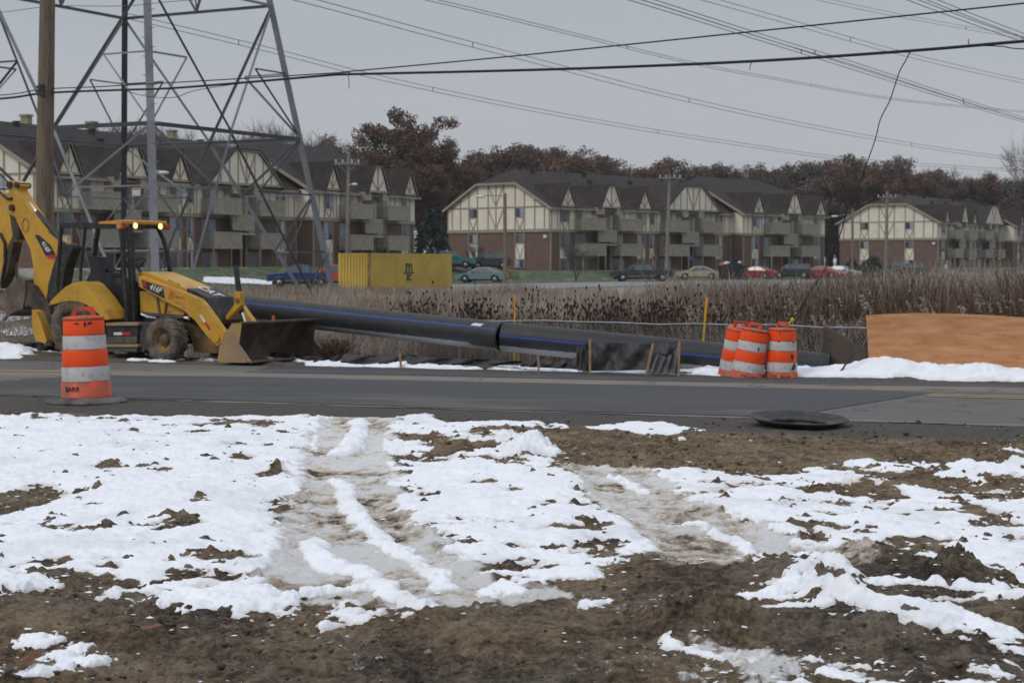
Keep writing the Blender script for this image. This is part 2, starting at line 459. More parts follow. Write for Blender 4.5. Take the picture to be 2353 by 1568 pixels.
SNOW = [
 [(-400,960),(0,955),(200,953),(450,957),(600,956),(740,962),(742,985),(715,1005),(700,1035),(690,1060),(692,1095),(688,1130),(690,1165),(665,1195),(640,1225),(628,1260),(628,1300),(640,1340),(660,1360),(655,1378),(590,1405),(520,1400),(495,1397),(430,1410),(375,1405),(345,1388),(280,1382),(250,1372),(200,1372),(215,1355),(265,1350),(300,1345),(250,1330),(150,1325),(100,1320),(60,1350),(0,1365),(-400,1400)],
 [(885,1030),(905,1024),(965,1026),(1000,1045),(1090,1050),(1180,1058),(1262,1065),(1322,1090),(1345,1128),(1400,1155),(1430,1195),(1490,1230),(1524,1272),(1480,1284),(1440,1282),(1405,1295),(1395,1322),(1350,1322),(1290,1312),(1210,1338),(1160,1318),(1090,1305),(1040,1275),(1000,1240),(955,1215),(915,1160),(880,1115),(905,1080),(870,1055)],
 [(882,985),(905,962),(960,957),(1060,972),(1180,976),(1245,983),(1235,992),(1140,992),(1040,1006),(960,1004),(890,1000)],
 [(1250,985),(1330,990),(1435,988),(1445,978),(1500,975),(1590,985),(1617,996),(1560,1004),(1480,1004),(1440,998),(1340,998),(1250,994)],
 [(1012,1014),(1040,1006),(1110,1010),(1170,1008),(1218,1016),(1160,1022),(1080,1020),(1030,1020)],
 [(1490,1078),(1600,1074),(1650,1082),(1740,1090),(1850,1087),(1900,1073),(1950,1076),(2020,1095),(2100,1120),(2200,1130),(2300,1145),(2360,1160),(2700,1180),(2700,1360),(2352,1338),(2270,1318),(2230,1312),(2190,1290),(2120,1285),(2080,1268),(2000,1275),(1960,1262),(1880,1262),(1820,1240),(1770,1212),(1700,1192),(1640,1172),(1580,1148),(1545,1115)],
 [(1925,1062),(1990,1060),(2060,1072),(2100,1070),(2050,1080),(1985,1076)],
 [(2105,1078),(2160,1076),(2240,1078),(2300,1070),(2420,1078),(2600,1085),(2600,1120),(2352,1112),(2290,1112),(2230,1104),(2150,1090)],
 [(2180,1115),(2260,1112),(2400,1125),(2600,1130),(2600,1160),(2352,1150),(2260,1130)],
 [(2275,1045),(2310,1048),(2330,1052),(2290,1056)],
 [(1910,1376),(1945,1372),(1990,1385),(2060,1395),(2110,1400),(2180,1415),(2250,1432),(2340,1465),(2420,1480),(2420,1500),(2300,1490),(2220,1478),(2150,1455),(2080,1435),(2000,1405),(1950,1392)],
 [(1720,1362),(1790,1352),(1820,1350),(1835,1330),(1860,1332),(1875,1350),(1840,1362),(1780,1370)],
 [(1700,1205),(1740,1235),(1790,1262),(1830,1268),(1880,1280),(1920,1310),(1965,1345),(1940,1345),(1890,1320),(1840,1290),(1790,1275),(1745,1258),(1700,1230)],
 [(1860,1378),(1880,1365),(1910,1350),(1930,1352),(1905,1375),(1890,1395),(1855,1395)],
 [(2120,1345),(2200,1335),(2300,1345),(2420,1365),(2500,1390),(2352,1385),(2250,1370),(2150,1362)],
 [(2070,1335),(2110,1325),(2170,1340),(2130,1352),(2085,1352)],
 [(1570,1490),(1620,1482),(1700,1500),(1780,1512),(1830,1520),(1850,1545),(1840,1600),(1700,1600),(1640,1560),(1600,1520)],
 [(1900,1522),(1930,1515),(1990,1525),(2060,1545),(2100,1600),(1930,1600),(1910,1560)],
 [(2235,1560),(2290,1540),(2352,1545),(2352,1600),(2250,1600)],
 [(75,1468),(95,1452),(125,1470),(115,1482),(95,1488)],
 [(-60,1492),(20,1482),(60,1490),(90,1505),(60,1512),(0,1505),(-60,1515)],
 [(75,1522),(110,1510),(130,1496),(175,1488),(222,1497),(180,1512),(150,1522),(110,1530),(80,1530)],
 [(-60,1525),(0,1522),(22,1535),(15,1552),(-60,1570)],
 [(775,1390),(800,1378),(828,1384),(800,1398)],
 [(785,1428),(830,1412),(905,1402),(910,1410),(860,1422),(800,1432)],
 [(1185,1036),(1210,1028),(1245,1028),(1272,1050),(1200,1052)],
 [(1525,1386),(1555,1378),(1580,1385),(1550,1392)],
 [(1440,1378),(1452,1372),(1462,1378),(1450,1382)],
 [(1415,1383),(1430,1380),(1438,1386),(1420,1388)],
 [(2110,1388),(2130,1378),(2160,1385),(2130,1393)],
 [(995,1415),(1008,1410),(1014,1418),(1000,1420)],
]
TRACK1 = [(742,960),(905,960),(885,1000),(875,1050),(905,1085),(885,1115),(915,1165),(955,1215),(1005,1245),(1045,1280),(1095,1308),(1180,1345),(1250,1375),(1100,1375),(960,1400),(820,1380),(660,1370),(625,1320),(628,1260),(645,1222),(692,1165),(688,1100),(700,1035),(718,1000)]
TRACK2 = [(1325,1072),(1490,1076),(1545,1115),(1580,1150),(1650,1178),(1730,1200),(1830,1245),(1960,1265),(1980,1290),(1860,1270),(1760,1262),(1650,1290),(1560,1290),(1520,1275),(1490,1232),(1430,1195),(1400,1155),(1345,1128)]
RIDGES = [  # snow squeezed up between the wheel tracks: line, half width in metres
 ([(822,962),(828,985),(812,1010),(800,1030),(772,1045)], 0.10),
 ([(768,1095),(790,1110),(800,1150),(845,1205),(905,1250),(960,1280),(1010,1310),(1030,1335)], 0.075),
 ([(715,1235),(730,1270),(765,1290),(830,1300),(870,1330),(940,1385),(962,1400)], 0.085),
 ([(670,1370),(720,1350),(790,1345),(840,1340)], 0.05),
 ([(1395,1090),(1440,1100),(1480,1130)], 0.05),
 ([(1560,1195),(1600,1190),(1640,1215),(1700,1235),(1735,1255)], 0.06),
 ([(1120,1350),(1150,1330),(1190,1355)], 0.05),
 ([(1860,1268),(1905,1300),(1945,1332),(1975,1352)], 0.07),
 ([(1925,1385),(2040,1402),(2160,1422),(2300,1468)], 0.08),
 ([(2000,1345),(2080,1338),(2180,1352),(2300,1362)], 0.06),
 ([(1740,1365),(1800,1358),(1850,1345)], 0.05),
 ([(740,985),(728,1010),(705,1045)], 0.04),
]
HOLES = [(45,1148,75,30),(555,1055,22,6),(430,1205,36,7),(505,1278,60,6),(425,1318,42,11),(520,1322,30,6),(375,1085,16,5),(600,1090,14,5),(632,1082,14,6),(245,1070,14,4),(460,1345,20,6),(235,1300,20,5),(60,1318,15,5),(1110,1108,45,5),(1180,1125,22,4),(985,1142,10,4),(1200,1110,25,3),(1380,1245,14,8),(1330,1252,9,4),(1180,1278,26,6),(1420,1262,8,12),(1270,1298,20,4),(1225,1345,30,3),(1990,1132,72,16),(1895,1205,22,8),(1905,1180,16,4),(2230,1118,25,3),(2310,1140,45,9),(2060,1182,18,5),(2345,1198,16,7),(1985,1272,70,14),(2190,1330,80,28),(2140,1160,20,3),(290,1410,10,5),(150,1330,12,10),(1560,1090,14,3),(1760,1100,8,3),(1860,1215,10,10),(2150,1478,10,6),(35,1300,16,6),(100,1292,22,6)]
def near_terrain():
    nc, nr = 1130, 900
    s_ = np.linspace(-1, 1, nc)[None, :]; tt = np.linspace(0, 1, nr)[:, None]
    y0, y1 = 5.0, 21.5
    Y = y0 * (y1/y0) ** tt + 0*s_
    X = s_ * (Y * 0.39 + 1.3)
    # coarse evaluation of the outlines, then bilinear up
    kr, kc = 6, 6
    def up(fn):
        ri = np.linspace(0, nr-1, nr//kr+1); ci = np.linspace(0, nc-1, nc//kc+1)
        tc_ = ri/(nr-1); sc_ = ci/(nc-1)*2-1
        Yc = y0*(y1/y0)**tc_[:, None] + 0*sc_[None, :]; Xc = sc_[None, :]*(Yc*0.39+1.3)
        V_ = fn(Xc, Yc)
        R_ = np.array([np.interp(np.arange(nc), ci, row) for row in V_]).T
        return np.array([np.interp(np.arange(nr), ri, row) for row in R_]).T
    # wobble the outlines so that no edge is a straight line
    wx = X + 0.16*fbm(X, Y, 0.55, 5, 5, 0.62) ; wy = Y + 0.20*fbm(X, Y, 0.5, 5, 9, 0.62)
    def f_snow(a, c_):
        a2 = a + 0.16*fbm(a, c_, 0.55, 2, 5, 0.62); c2_ = c_ + 0.20*fbm(a, c_, 0.5, 2, 9, 0.62)
        sdv = np.full(a.shape, -1e9)
        for p in SNOW: sdv = np.maximum(sdv, sdist(a2, c2_, wp(p)))
        return sdv
    sd_ = up(f_snow)
    def f_hole(a, c_):
        a2 = a + 0.12*fbm(a, c_, 0.3, 3, 15, 0.62); c2_ = c_ + 0.14*fbm(a, c_, 0.3, 3, 19, 0.62)
        h = np.full(a.shape, -1e9)
        for cx, cy, rx, ry in HOLES:
            g = G(cx, cy); gx = abs(G(cx+rx, cy).x-g.x); gy = abs(G(cx, cy-ry).y-G(cx, cy+ry).y)/2
            k = np.sqrt(((a2-g.x)/gx)**2+((c2_-g.y)/gy)**2)
            h = np.maximum(h, (1-k)*min(gx, gy))
        return h
    hole = up(f_hole)
    tr1 = up(lambda a, c_: sdist(a, c_, wp(TRACK1))); tr2 = up(lambda a, c_: sdist(a, c_, wp(TRACK2)))
    TRACK3 = [(1560,1478),(1640,1482),(1740,1498),(1840,1515),(1870,1560),(1850,1640),(1620,1640),(1590,1530)]
    tr3 = up(lambda a, c_: sdist(a, c_, wp(TRACK3)))
    track = np.maximum(np.maximum(tr1, tr2), tr3 - 0.16)
    rid = np.full(X.shape, -1e9)
    for line, hw in RIDGES:
        L = wp(line); rid = np.maximum(rid, hw - up(lambda a, c_: ldist(a, c_, L)))
    # detail on the edge
    n_e = 0.20*fbm(X, Y, 0.30, 5, 31, 0.62) + 0.13*fbm(X, Y, 0.09, 4, 33, 0.6) + 0.06*fbm(X, Y, 0.9, 3, 37)
    sn = np.minimum(sd_ + n_e*1.2, -(hole + 0.03*fbm(X, Y, 0.12, 3, 44)))
    sn = np.minimum(sn, -(track + 0.09*fbm(X, Y, 0.25, 5, 47, 0.6)) + 0.03)
    # open melt holes scattered through the snow
    mh = fbm(X*0.8, Y, 0.24, 5, 51, 0.6) + 0.45*fbm(X, Y, 1.5, 2, 59) + 0.13*sstep(10.5, 8.8, Y) + 0.10*sstep(-.2, .9, X)*sstep(15, 12, Y)
    sn = np.minimum(sn, (0.47 - mh)*0.22)
    rn = rid + 0.075*fbm(X, Y, 0.14, 5, 63, 0.65)
    th = 0.036*(1-np.exp(-np.maximum(sn, 0)/0.085)) * (0.95+0.5*fbm(X, Y, 0.5, 3, 71))
    th = np.where(sn > 0, th, sn*0.8)
    thr = np.where(rn > 0, 0.045*(1-np.exp(-np.maximum(rn, 0)/0.05))*(1+0.6*fbm(X, Y, 0.14, 4, 73, 0.6)), rn*0.9)
    th = np.maximum(th, thr)
    th = np.where(th > 0, th + 0.014*sstep(9.0, 7.5, Y)*sstep(0, .03, th), th)
    # dirt relief
    w_mud = sstep(-0.1, 0.35, -sd_)
    rough = 1.0 - 0.75*sstep(near_edge(X)-2.4, near_edge(X)-1.2, Y)
    low = 0.05*fbm(X, Y, 2.3, 3, 81) + 0.028*fbm(X, Y, 0.8, 3, 84)
    rdg = 1-np.abs(fbm(X, Y, 0.34, 5, 87, 0.6))*2
    fine = 0.024*(rdg-0.5) + 0.026*fbm(X, Y, 0.12, 5, 91, 0.68) + 0.010*fbm(X, Y, 0.04, 2, 93)
    clod = np.maximum(0, fbm(X, Y, 0.13, 4, 95, 0.6)-0.26)*0.09
    flat_end = sstep(near_edge(X)-1.9, near_edge(X)-0.7, Y)
    Z = (low*(1-flat_end) + (fine+clod)*rough)
    rut = sstep(-0.05, 0.15, track)
    Z = Z*(1-0.5*rut) - 0.025*rut
    # wheel ruts in the mud at the lower right, mounds of turned soil
    for cx, cy, r_, h in [(2195,1318,0.12,0.15),(2160,1332,0.11,0.09),(2120,1335,0.12,0.05),(2262,1335,0.12,0.06),(1650,1450,0.30,0.11),(1600,1430,0.2,0.05),(1875,1325,0.24,0.07),(1935,1375,0.16,0.06),(2060,1465,0.3,0.05),(1185,1048,0.0,0.0),(1130,1030,0.9,0.05),(1560,1182,0.09,0.06),(1990,1120,0.35,0.05),(645,1075,0.10,0.06),(1995,1262,0.3,0.05),(2300,1045,1.0,0.06)]:
        if r_ <= 0: continue
        g = G(cx, cy); d2 = (X-g.x)**2+((Y-g.y)*0.8)**2
        k = np.exp(-d2/(r_*r_))
        Z = Z + h*np.exp(-(d2/(r_*r_))**1.6)*(0.8+0.9*fbm(X, Y, 0.10, 5, int(cx), 0.65)) 
        if h > 0.08: th = th - 0.07*k
    for cx, cy, r_ in [(1225,1040,0.28),(850,1028,0.2)]:
        g = G(cx, cy); k = np.exp(-((X-g.x)**2+((Y-g.y)*0.7)**2)/(r_*r_)); th = th + 0.10*k*(0.8+0.6*fbm(X, Y, 0.25, 3, 7))*(th > -0.05)
    Z = np.minimum(Z, 0.4) - 0.36*0
    edge_in = sstep(near_edge(X)-0.05, near_edge(X)+0.25, Y)
    Z = Z*(1-edge_in) - 0.03*edge_in + Hroad(X, Y)*edge_in
    zsm = 0.05*fbm(X, Y, 2.3, 3, 81)*(1-flat_end) + 0.028*fbm(X, Y, 0.8, 3, 84)*(1-flat_end) + 0.6*fine*rough
    mask_r = rut
    Sn = np.where(mask_r > 0.5, Z, zsm*(1-0.0) + (Z-(low*(1-flat_end)+(fine+clod)*rough))) + th
    Sn = Sn + (0.014*fbm(X, Y, 0.075, 4, 103, 0.6) + 0.030*fbm(X, Y*0.8, 0.30, 4, 107) + 0.02*fbm(X, Y, 0.8, 2, 109))*np.clip(th/0.03, 0, 1)**1.5*0.62
    Sn = np.where(Y > near_edge(X)-0.35, Z-0.05, Sn)
    gravel = sstep(near_edge(X)-2.3, near_edge(X)-1.3, Y + 0.5*fbm(X, Y, 0.8, 4, 111))
    slush = sstep(-0.12, -0.06, track + 0.22*fbm(X, Y, 0.22, 6, 113, 0.65)*np.where(tr3 > np.maximum(tr1, tr2), 1.6, 0.6))
    g0 = wp([(790,960),(800,1100),(900,1300)]); ang = np.interp(Y, [8.5, 10, 12, 18], [0.9, 0.45, 0.15, 0.05])
    ua = X*np.cos(ang)+Y*np.sin(ang)*0.6; va = Y - X*0.3
    tread = (np.sin(va*2*np.pi/0.13 + 2.2*np.sin(ua*2*np.pi/0.22)) > 0.2)*1.0
    tmask = sstep(0.02, 0.12, track)*sstep(-.25, .25, fbm(X, Y, 0.9, 2, 133))
    pack = 0.72 + 0.62*fbm(X, Y, 0.38, 3, 125, 0.6) + 0.65*fbm(X, Y, 0.07, 5, 126, 0.8) + 0.30*fbm(X, Y, 1.2, 2, 127) - 0.20*(tread*tmask)
    Z = Z - 0.006*tread*tmask + 0.008*fbm(X, Y, 0.07, 4, 126, 0.7)*sstep(-0.1, 0.1, track)
    pack = np.where(tr2 > tr1, pack - 0.10, pack)
    pack = pack - 0.35*np.exp(-((Y-14.0+0.1*X)/0.10)**2) - 0.45*np.exp(-((Y-12.75+.15*X)/0.13)**2)*(tr1 > -.2)
    pack = np.clip(pack, 0.02, 0.95)
    slush = np.clip(slush*sstep(0.02, 0.22, pack + 0.9*(0.5-sstep(9.2, 7.6, Y))), 0, 1)
    halo = sstep(-0.11, 0.0, sd_ + 0.1*fbm(X, Y, 0.15, 4, 119))*sstep(0.0, 0.5, fbm(X, Y, 0.4, 3, 121)+0.15)*0.0
    dust = np.clip(sstep(0.15, 0.6, fbm(X, Y, 1.0, 3, 123))*sstep(13, 9, Y)*0.8, 0, 1)
    for dx_, dy_, dr_ in ((1110, 1395, .5), (840, 1520, .35), (1380, 1400, .5), (1450, 1540, .5)):
        g1 = G(dx_, dy_); dust = np.maximum(dust, 1.0*np.exp(-((X-g1.x)**2+(Y-g1.y)**2)/dr_**2))
    warm = sstep(9.5, 12.5, Y)*sstep(-1.5, 0.5, X)*0.9 + 0.25
    warm = np.maximum(warm, 0.55*sstep(9, 7, Y)*sstep(-0.5, -2.0, X))
    me = grid_mesh('ground', X, Y, Z, m_dirt, attrs=dict(slush=slush, gravel=gravel, dust=dust, warm=warm, pack=pack))
    tag(link('ground', me), kind='structure')
    keep = Sn > Z - 0.012
    me = grid_mesh('snow', X, Y, Sn, m_snow, keep=keep, attrs=dict(edge=sstep(0.020, 0.002, th), grey=np.clip(sstep(.1, .5, fbm(X, Y, 0.5, 4, 135))*.6+1.0*np.clip(sstep(.05, 0, sn)*(rn > 0), 0, 1)*.0, 0, 1)))
    o = tag(link('snow', me), 'thin broken snow cover on the muddy ground in front of the road', 'snow', kind='stuff')
near_terrain()

def verge():
    X, Y = np.meshgrid(np.linspace(-34, 34, 460), np.linspace(-8, 34, 300))
    low = 0.05*fbm(X, Y, 2.3, 3, 81) + 0.028*fbm(X, Y, 0.8, 3, 84)
    fe = sstep(near_edge(X)-1.9, near_edge(X)-0.7, Y)
    ins = sstep(0.15, 0.6, (Y*0.39+1.3)-np.abs(X))*sstep(5.1, 5.5, Y)
    Z = low*(1-fe) + 0.02*fbm(X, Y, 0.5, 3, 85)*(1-fe) - 0.012 - 0.20*ins - 0.03*fe
    one = np.zeros_like(X)
    me = grid_mesh('verge', X, Y, Z, m_dirt, keep=Y < near_edge(X)+0.25, attrs=dict(slush=one, gravel=fe, dust=one+.1, warm=one+.3, pack=one))
    tag(link('verge', me), kind='structure')
verge()
# --- one sheet out to the horizon
m_field, t, b = node_mat('frosted_field')
tc = t.nodes.new('ShaderNodeTexCoord'); vec = tc.outputs['Object']
c = nramp(t, nnoise(t, vec, 0.5, 8, 0.7), [(0.3, (0.16, 0.14, 0.125)), (0.5, (0.25, 0.225, 0.21)), (0.7, (0.36, 0.34, 0.335))])
c = nmix(t, nramp(t, nnoise(t, vec, 0.9, 6, 0.6), [(0.62, (0, 0, 0)), (0.68, (1, 1, 1))]), c, (0.6, 0.62, 0.66))
t.links.new(c, b.inputs['Base Color']); b.inputs['Roughness'].default_value = 0.95
nbump(t, b, nnoise(t, vec, 6, 6, 0.7), 0.8, 0.1)
def far_ground():
    xs = np.concatenate([-np.geomspace(900, 14, 60), np.linspace(-13, 13, 90), np.geomspace(14, 900, 60)])
    ys = np.concatenate([np.linspace(-60, 2, 8), np.linspace(3, 60, 230), np.geomspace(61, 260, 130), np.geomspace(270, 1800, 20)])
    X, Y = np.meshgrid(xs, ys)
    Z = Hfar(X, Y)
    ins = sstep(0, 0.6, far_edge(X)+0.1-Y)      # under the near ground and the road
    Z = Z - 0.22*ins
    Z = Z + 0.05*fbm(X, Y, 1.5, 4, 201)*sstep(3.2, 5, Y-far_edge(X))*(Y < 90)
    me = grid_mesh('field', X, Y, Z, m_field)
    tag(link('field', me), kind='structure')
far_ground()

# --- lawn, snow strip and car park as thin sheets that follow the ground
def sheet(name, poly, off, m, nx=60, ny=30, cat=None, wob=0.0):
    poly = np.array(poly); x0, y0 = poly.min(0); x1, y1 = poly.max(0)
    X, Y = np.meshgrid(np.linspace(x0, x1, nx), np.linspace(y0, y1, ny))
    s_ = sdist(X + wob*fbm(X, Y, 4, 3, 3), Y + wob*fbm(X, Y, 4, 3, 8), poly)
    me = grid_mesh(name, X, Y, Hfar(X, Y)+off, m, keep=s_ > 0)
    return tag(link(name, me), kind='structure')
m_grass = mat('lawn_grass', (0.080, 0.105, 0.050), 0.95, 0, 0.25, 1.2, 0.6, 12, dirt=(0.20, 0.21, 0.17), dscale=1.5, damt=0.3)
m_lot = mat('car_park_asphalt', (0.23, 0.225, 0.23), 0.9, 0, 0.12, 0.5)
m_fsnow = mat('old_snow', (0.80, 0.82, 0.86), 0.8, 0, 0.05, 2, 0.4, 8)
def PT(x, Y, z=-0.4): p = P(x, 600, Y); return (p.x, Y)
sheet('lawn', [(-70, 80), (-36, 100), (-30, 117), (-9, 166), (6, 184), (42, 222), (64, 251), (95, 296), (110, 300), (60, 215), (30, 188), (8, 166), (-6, 150), (-20, 112), (-30, 92), (-60, 70)], 0.06, m_grass, 160, 160, wob=1.2)
sheet('car_park', [(-28, 84), (-16, 112), (-4, 148), (9, 163), (31, 185), (62, 210), (120, 250), (120, 200), (60, 168), (30, 150), (8, 135), (-4, 112), (-12, 90), (-22, 74)], 0.05, m_lot, 120, 120)
sheet('snow_strip', [(-23.2, 126.8), (-19, 132.6), (-18.4, 135.0), (-20.5, 132.4), (-23.4, 128.6)], 0.10, m_fsnow, 60, 40, wob=.6)
def GP(pts, z=-.72): return [(G(x, y, z).x, G(x, y, z).y) for x, y in pts]
for k_, pl_ in enumerate(([(735,795),(760,775),(800,772),(820,790),(800,806),(750,815)], [(742,818),(790,812),(800,826),(760,832),(735,830)], [(820,778),(850,772),(870,782),(840,792)], [(0,775),(60,768),(110,778),(60,790),(0,790)], [(-60,745),(30,740),(70,750),(10,758)])):
    sheet('snow_patch', GP(pl_), 0.10, m_fsnow, 70, 50, wob=.7)
# --- road
m_old, t, b = node_mat('worn_asphalt')
tc = t.nodes.new('ShaderNodeTexCoord'); vec = tc.outputs['Object']
c = nramp(t, nnoise(t, vec, 60, 5, 0.7), [(0.3, (0.085, 0.080, 0.074)), (0.7, (0.165, 0.157, 0.148))])
rot = t.nodes.new('ShaderNodeMapping'); rot.inputs['Rotation'].default_value = (0, 0, math.atan(0.35)); rot.inputs['Scale'].default_value = (0.12, 2.4, 1)
t.links.new(vec, rot.inputs['Vector'])
st = nramp(t, nnoise(t, rot.outputs[0], 1.0, 5, 0.6), [(0.38, (0, 0, 0)), (0.66, (1, 1, 1))])
c = nmix(t, nmath(t, 'MULTIPLY', st, 0.5), c, (0.075, 0.072, 0.07))
mudf = nmath(t, 'MULTIPLY', nattr(t, 'mud'), nramp(t, nnoise(t, rot.outputs[0], 2.2, 6, 0.7), [(0.25, (0.2, 0.2, 0.2)), (0.6, (1, 1, 1))]))
c = nmix(t, mudf, c, (0.215, 0.175, 0.14))
t.links.new(c, b.inputs['Base Color']); b.inputs['Roughness'].default_value = 0.8; b.inputs['Specular IOR Level'].default_value = 0.3
vo = t.nodes.new('ShaderNodeTexVoronoi'); vo.feature = 'DISTANCE_TO_EDGE'; vo.inputs['Scale'].default_value = 0.42
wv = t.nodes.new('ShaderNodeVectorMath'); wv.operation = 'ADD'; nv_ = t.nodes.new('ShaderNodeTexNoise'); nv_.inputs['Scale'].default_value = 1.3; nv_.inputs['Detail'].default_value = 6; t.links.new(vec, nv_.inputs['Vector'])
sv = t.nodes.new('ShaderNodeVectorMath'); sv.operation = 'SCALE'; sv.inputs['Scale'].default_value = 1.3; t.links.new(nv_.outputs['Color'], sv.inputs[0]); t.links.new(vec, wv.inputs[0]); t.links.new(sv.outputs[0], wv.inputs[1]); t.links.new(wv.outputs[0], vo.inputs['Vector'])
crk = nramp(t, vo.outputs['Distance'], [(0.004, (1, 1, 1)), (0.014, (0, 0, 0))])
c = nmix(t, nmath(t, 'MULTIPLY', crk, 0.75), c, (0.03, 0.028, 0.026)); t.links.new(c, b.inputs['Base Color'])
nbump(t, b, nnoise(t, vec, 90, 3, 0.6), 0.4, 0.006)
m_new, t, b = node_mat('fresh_asphalt')
tc = t.nodes.new('ShaderNodeTexCoord'); vec = tc.outputs['Object']
c = nramp(t, nnoise(t, vec, 80, 4, 0.7), [(0.3, (0.026, 0.026, 0.028)), (0.7, (0.052, 0.052, 0.055))])
rot = t.nodes.new('ShaderNodeMapping'); rot.inputs['Rotation'].default_value = (0, 0, math.atan(0.35)); rot.inputs['Scale'].default_value = (0.10, 1.6, 1)
t.links.new(vec, rot.inputs['Vector'])
st = nramp(t, nnoise(t, rot.outputs[0], 1.0, 5, 0.6), [(0.45, (0, 0, 0)), (0.72, (1, 1, 1))])
c = nmix(t, nmath(t, 'MULTIPLY', st, 0.6), c, (0.085, 0.081, 0.077))
mudf = nmath(t, 'MULTIPLY', nattr(t, 'mud'), nramp(t, nnoise(t, rot.outputs[0], 2.2, 6, 0.7), [(0.25, (0.25, 0.25, 0.25)), (0.6, (1, 1, 1))]))
c = nmix(t, mudf, c, (0.215, 0.175, 0.14))
t.links.new(c, b.inputs['Base Color']); b.inputs['Roughness'].default_value = 0.72; b.inputs['Specular IOR Level'].default_value = 0.35
nbump(t, b, nnoise(t, vec, 90, 3, 0.6), 0.3, 0.005)
def Groad(x, y):
    """picture measurement to the sloping road surface"""
    d = ray(x, y); z = 0.0
    for _ in range(12):
        p = EYE + d*((z-1.6)/d.z); z = float(Hroad(np.array([p.x]), np.array([p.y]))[0])
    return p
def road():
    us = np.linspace(-40, 40, 700); vs = np.linspace(0, 1, 260)
    U, V = np.meshgrid(us, vs)
    X = U + 0*V; Y = near_edge(X)*(1-V) + far_edge(X)*V
    mudline = np.array([(Groad(a, b_).x, Groad(a, b_).y) for a, b_ in [(-300,858),(250,858),(543,861),(1266,875),(1900,889),(2352,896),(2700,903)]])
    md = ldist(X, Y, mudline)
    wn = 0.35*fbm(X, Y, 1.2, 4, 301)
    mud = sstep(1.1, 0.6, md + wn)
    mud = np.maximum(mud, 0.85*sstep(0.5, 0.0, (V*11) + 0.6*fbm(X, Y, 0.6, 4, 305)))
    mud = np.maximum(mud, 0.7*sstep(0.6, 0.1, ((1-V)*11) + 0.8*fbm(X, Y, 0.9, 4, 306)))
    mud = np.maximum(mud, 0.5*sstep(3, 0.5, md)*sstep(-8, -3, -X-1))
    Z = Hroad(X, Y)
    ej = 0.10*fbm(X, X*0, 0.5, 4, 311)
    Y = np.where(V < 0.001, Y + ej, Y)
    tag(link('road', grid_mesh('road', X, Y, Z+0.004, m_old, attrs=dict(mud=mud))), kind='structure')
    # fresh asphalt: two lanes of it with crisp saw-cut edges
    def lane(top, bot, name):
        n = 400
        tx = np.linspace(top[0][0], top[-1][0], n); ty = np.interp(tx, [p[0] for p in top], [p[1] for p in top])
        bx = np.linspace(bot[0][0], bot[-1][0], n); by = np.interp(bx, [p[0] for p in bot], [p[1] for p in bot])
        A = np.array([Groad(a, b_)[:2] for a, b_ in zip(tx, ty)]); B = np.array([Groad(a, b_)[:2] for a, b_ in zip(bx, by)])
        k = np.linspace(0, 1, 50)[:, None]
        X_ = A[:, 0][None]*(1-k)+B[:, 0][None]*k; Y_ = A[:, 1][None]*(1-k)+B[:, 1][None]*k
        md_ = ldist(X_, Y_, mudline)
        mu = sstep(1.1, 0.6, md_ + 0.35*fbm(X_, Y_, 1.2, 4, 301))
        mu = np.maximum(mu, 0.35*sstep(0.5, 0.9, k+0*X_)*sstep(-.1, .5, fbm(X_, Y_, 1.5, 4, 330)))
        tag(link(name, grid_mesh(name, X_, Y_, Hroad(X_, Y_)+0.010, m_new, attrs=dict(mud=mu))), kind='structure')
    lane([(-420,893),(0,877),(130,868),(250,861),(700,862),(1266,879),(1900,893),(2140,903)], [(-420,898),(0,908),(452,919),(650,925),(1176,943),(1700,956),(1760,958),(1850,950)], 'road_patch')
    lane([(640,838),(1100,848),(1500,858),(1930,868),(2352,879),(2700,890)], [(560,855),(1000,864),(1266,870),(1900,884),(2352,889),(2700,897)], 'road_patch')
    # yellow centre lines
    m_y = mat('yellow_road_paint', (0.56, 0.38, 0.07), 0.8, 0, 0.15, 30, 0, dirt=(0.20, 0.16, 0.11), dscale=8, damt=0.35)
    def stripe(a, b_, wd):
        A = Groad(*a); B = Groad(*b_); n = 40; mb = MB(); d = (B-A); nn = Vector((-d.y, d.x, 0)).normalized()*wd/2
        vs_ = []
        for i in range(n+1):
            p = A + d*(i/n)
            for s_ in (-1, 1):
                q = p+nn*s_; vs_.append((q.x, q.y, float(Hroad(np.array([q.x]), np.array([q.y]))[0])+0.016))
        mb.add(vs_, [(2*i, 2*i+2, 2*i+3, 2*i+1) for i in range(n)])
        tag(mb.build('road_marking', m_y), kind='structure')
    stripe((-150, 851.5), (150, 854.5), 0.20)
    stripe((2120, 908), (2500, 916), 0.13); stripe((2130, 911.5), (2500, 920), 0.13)
road()

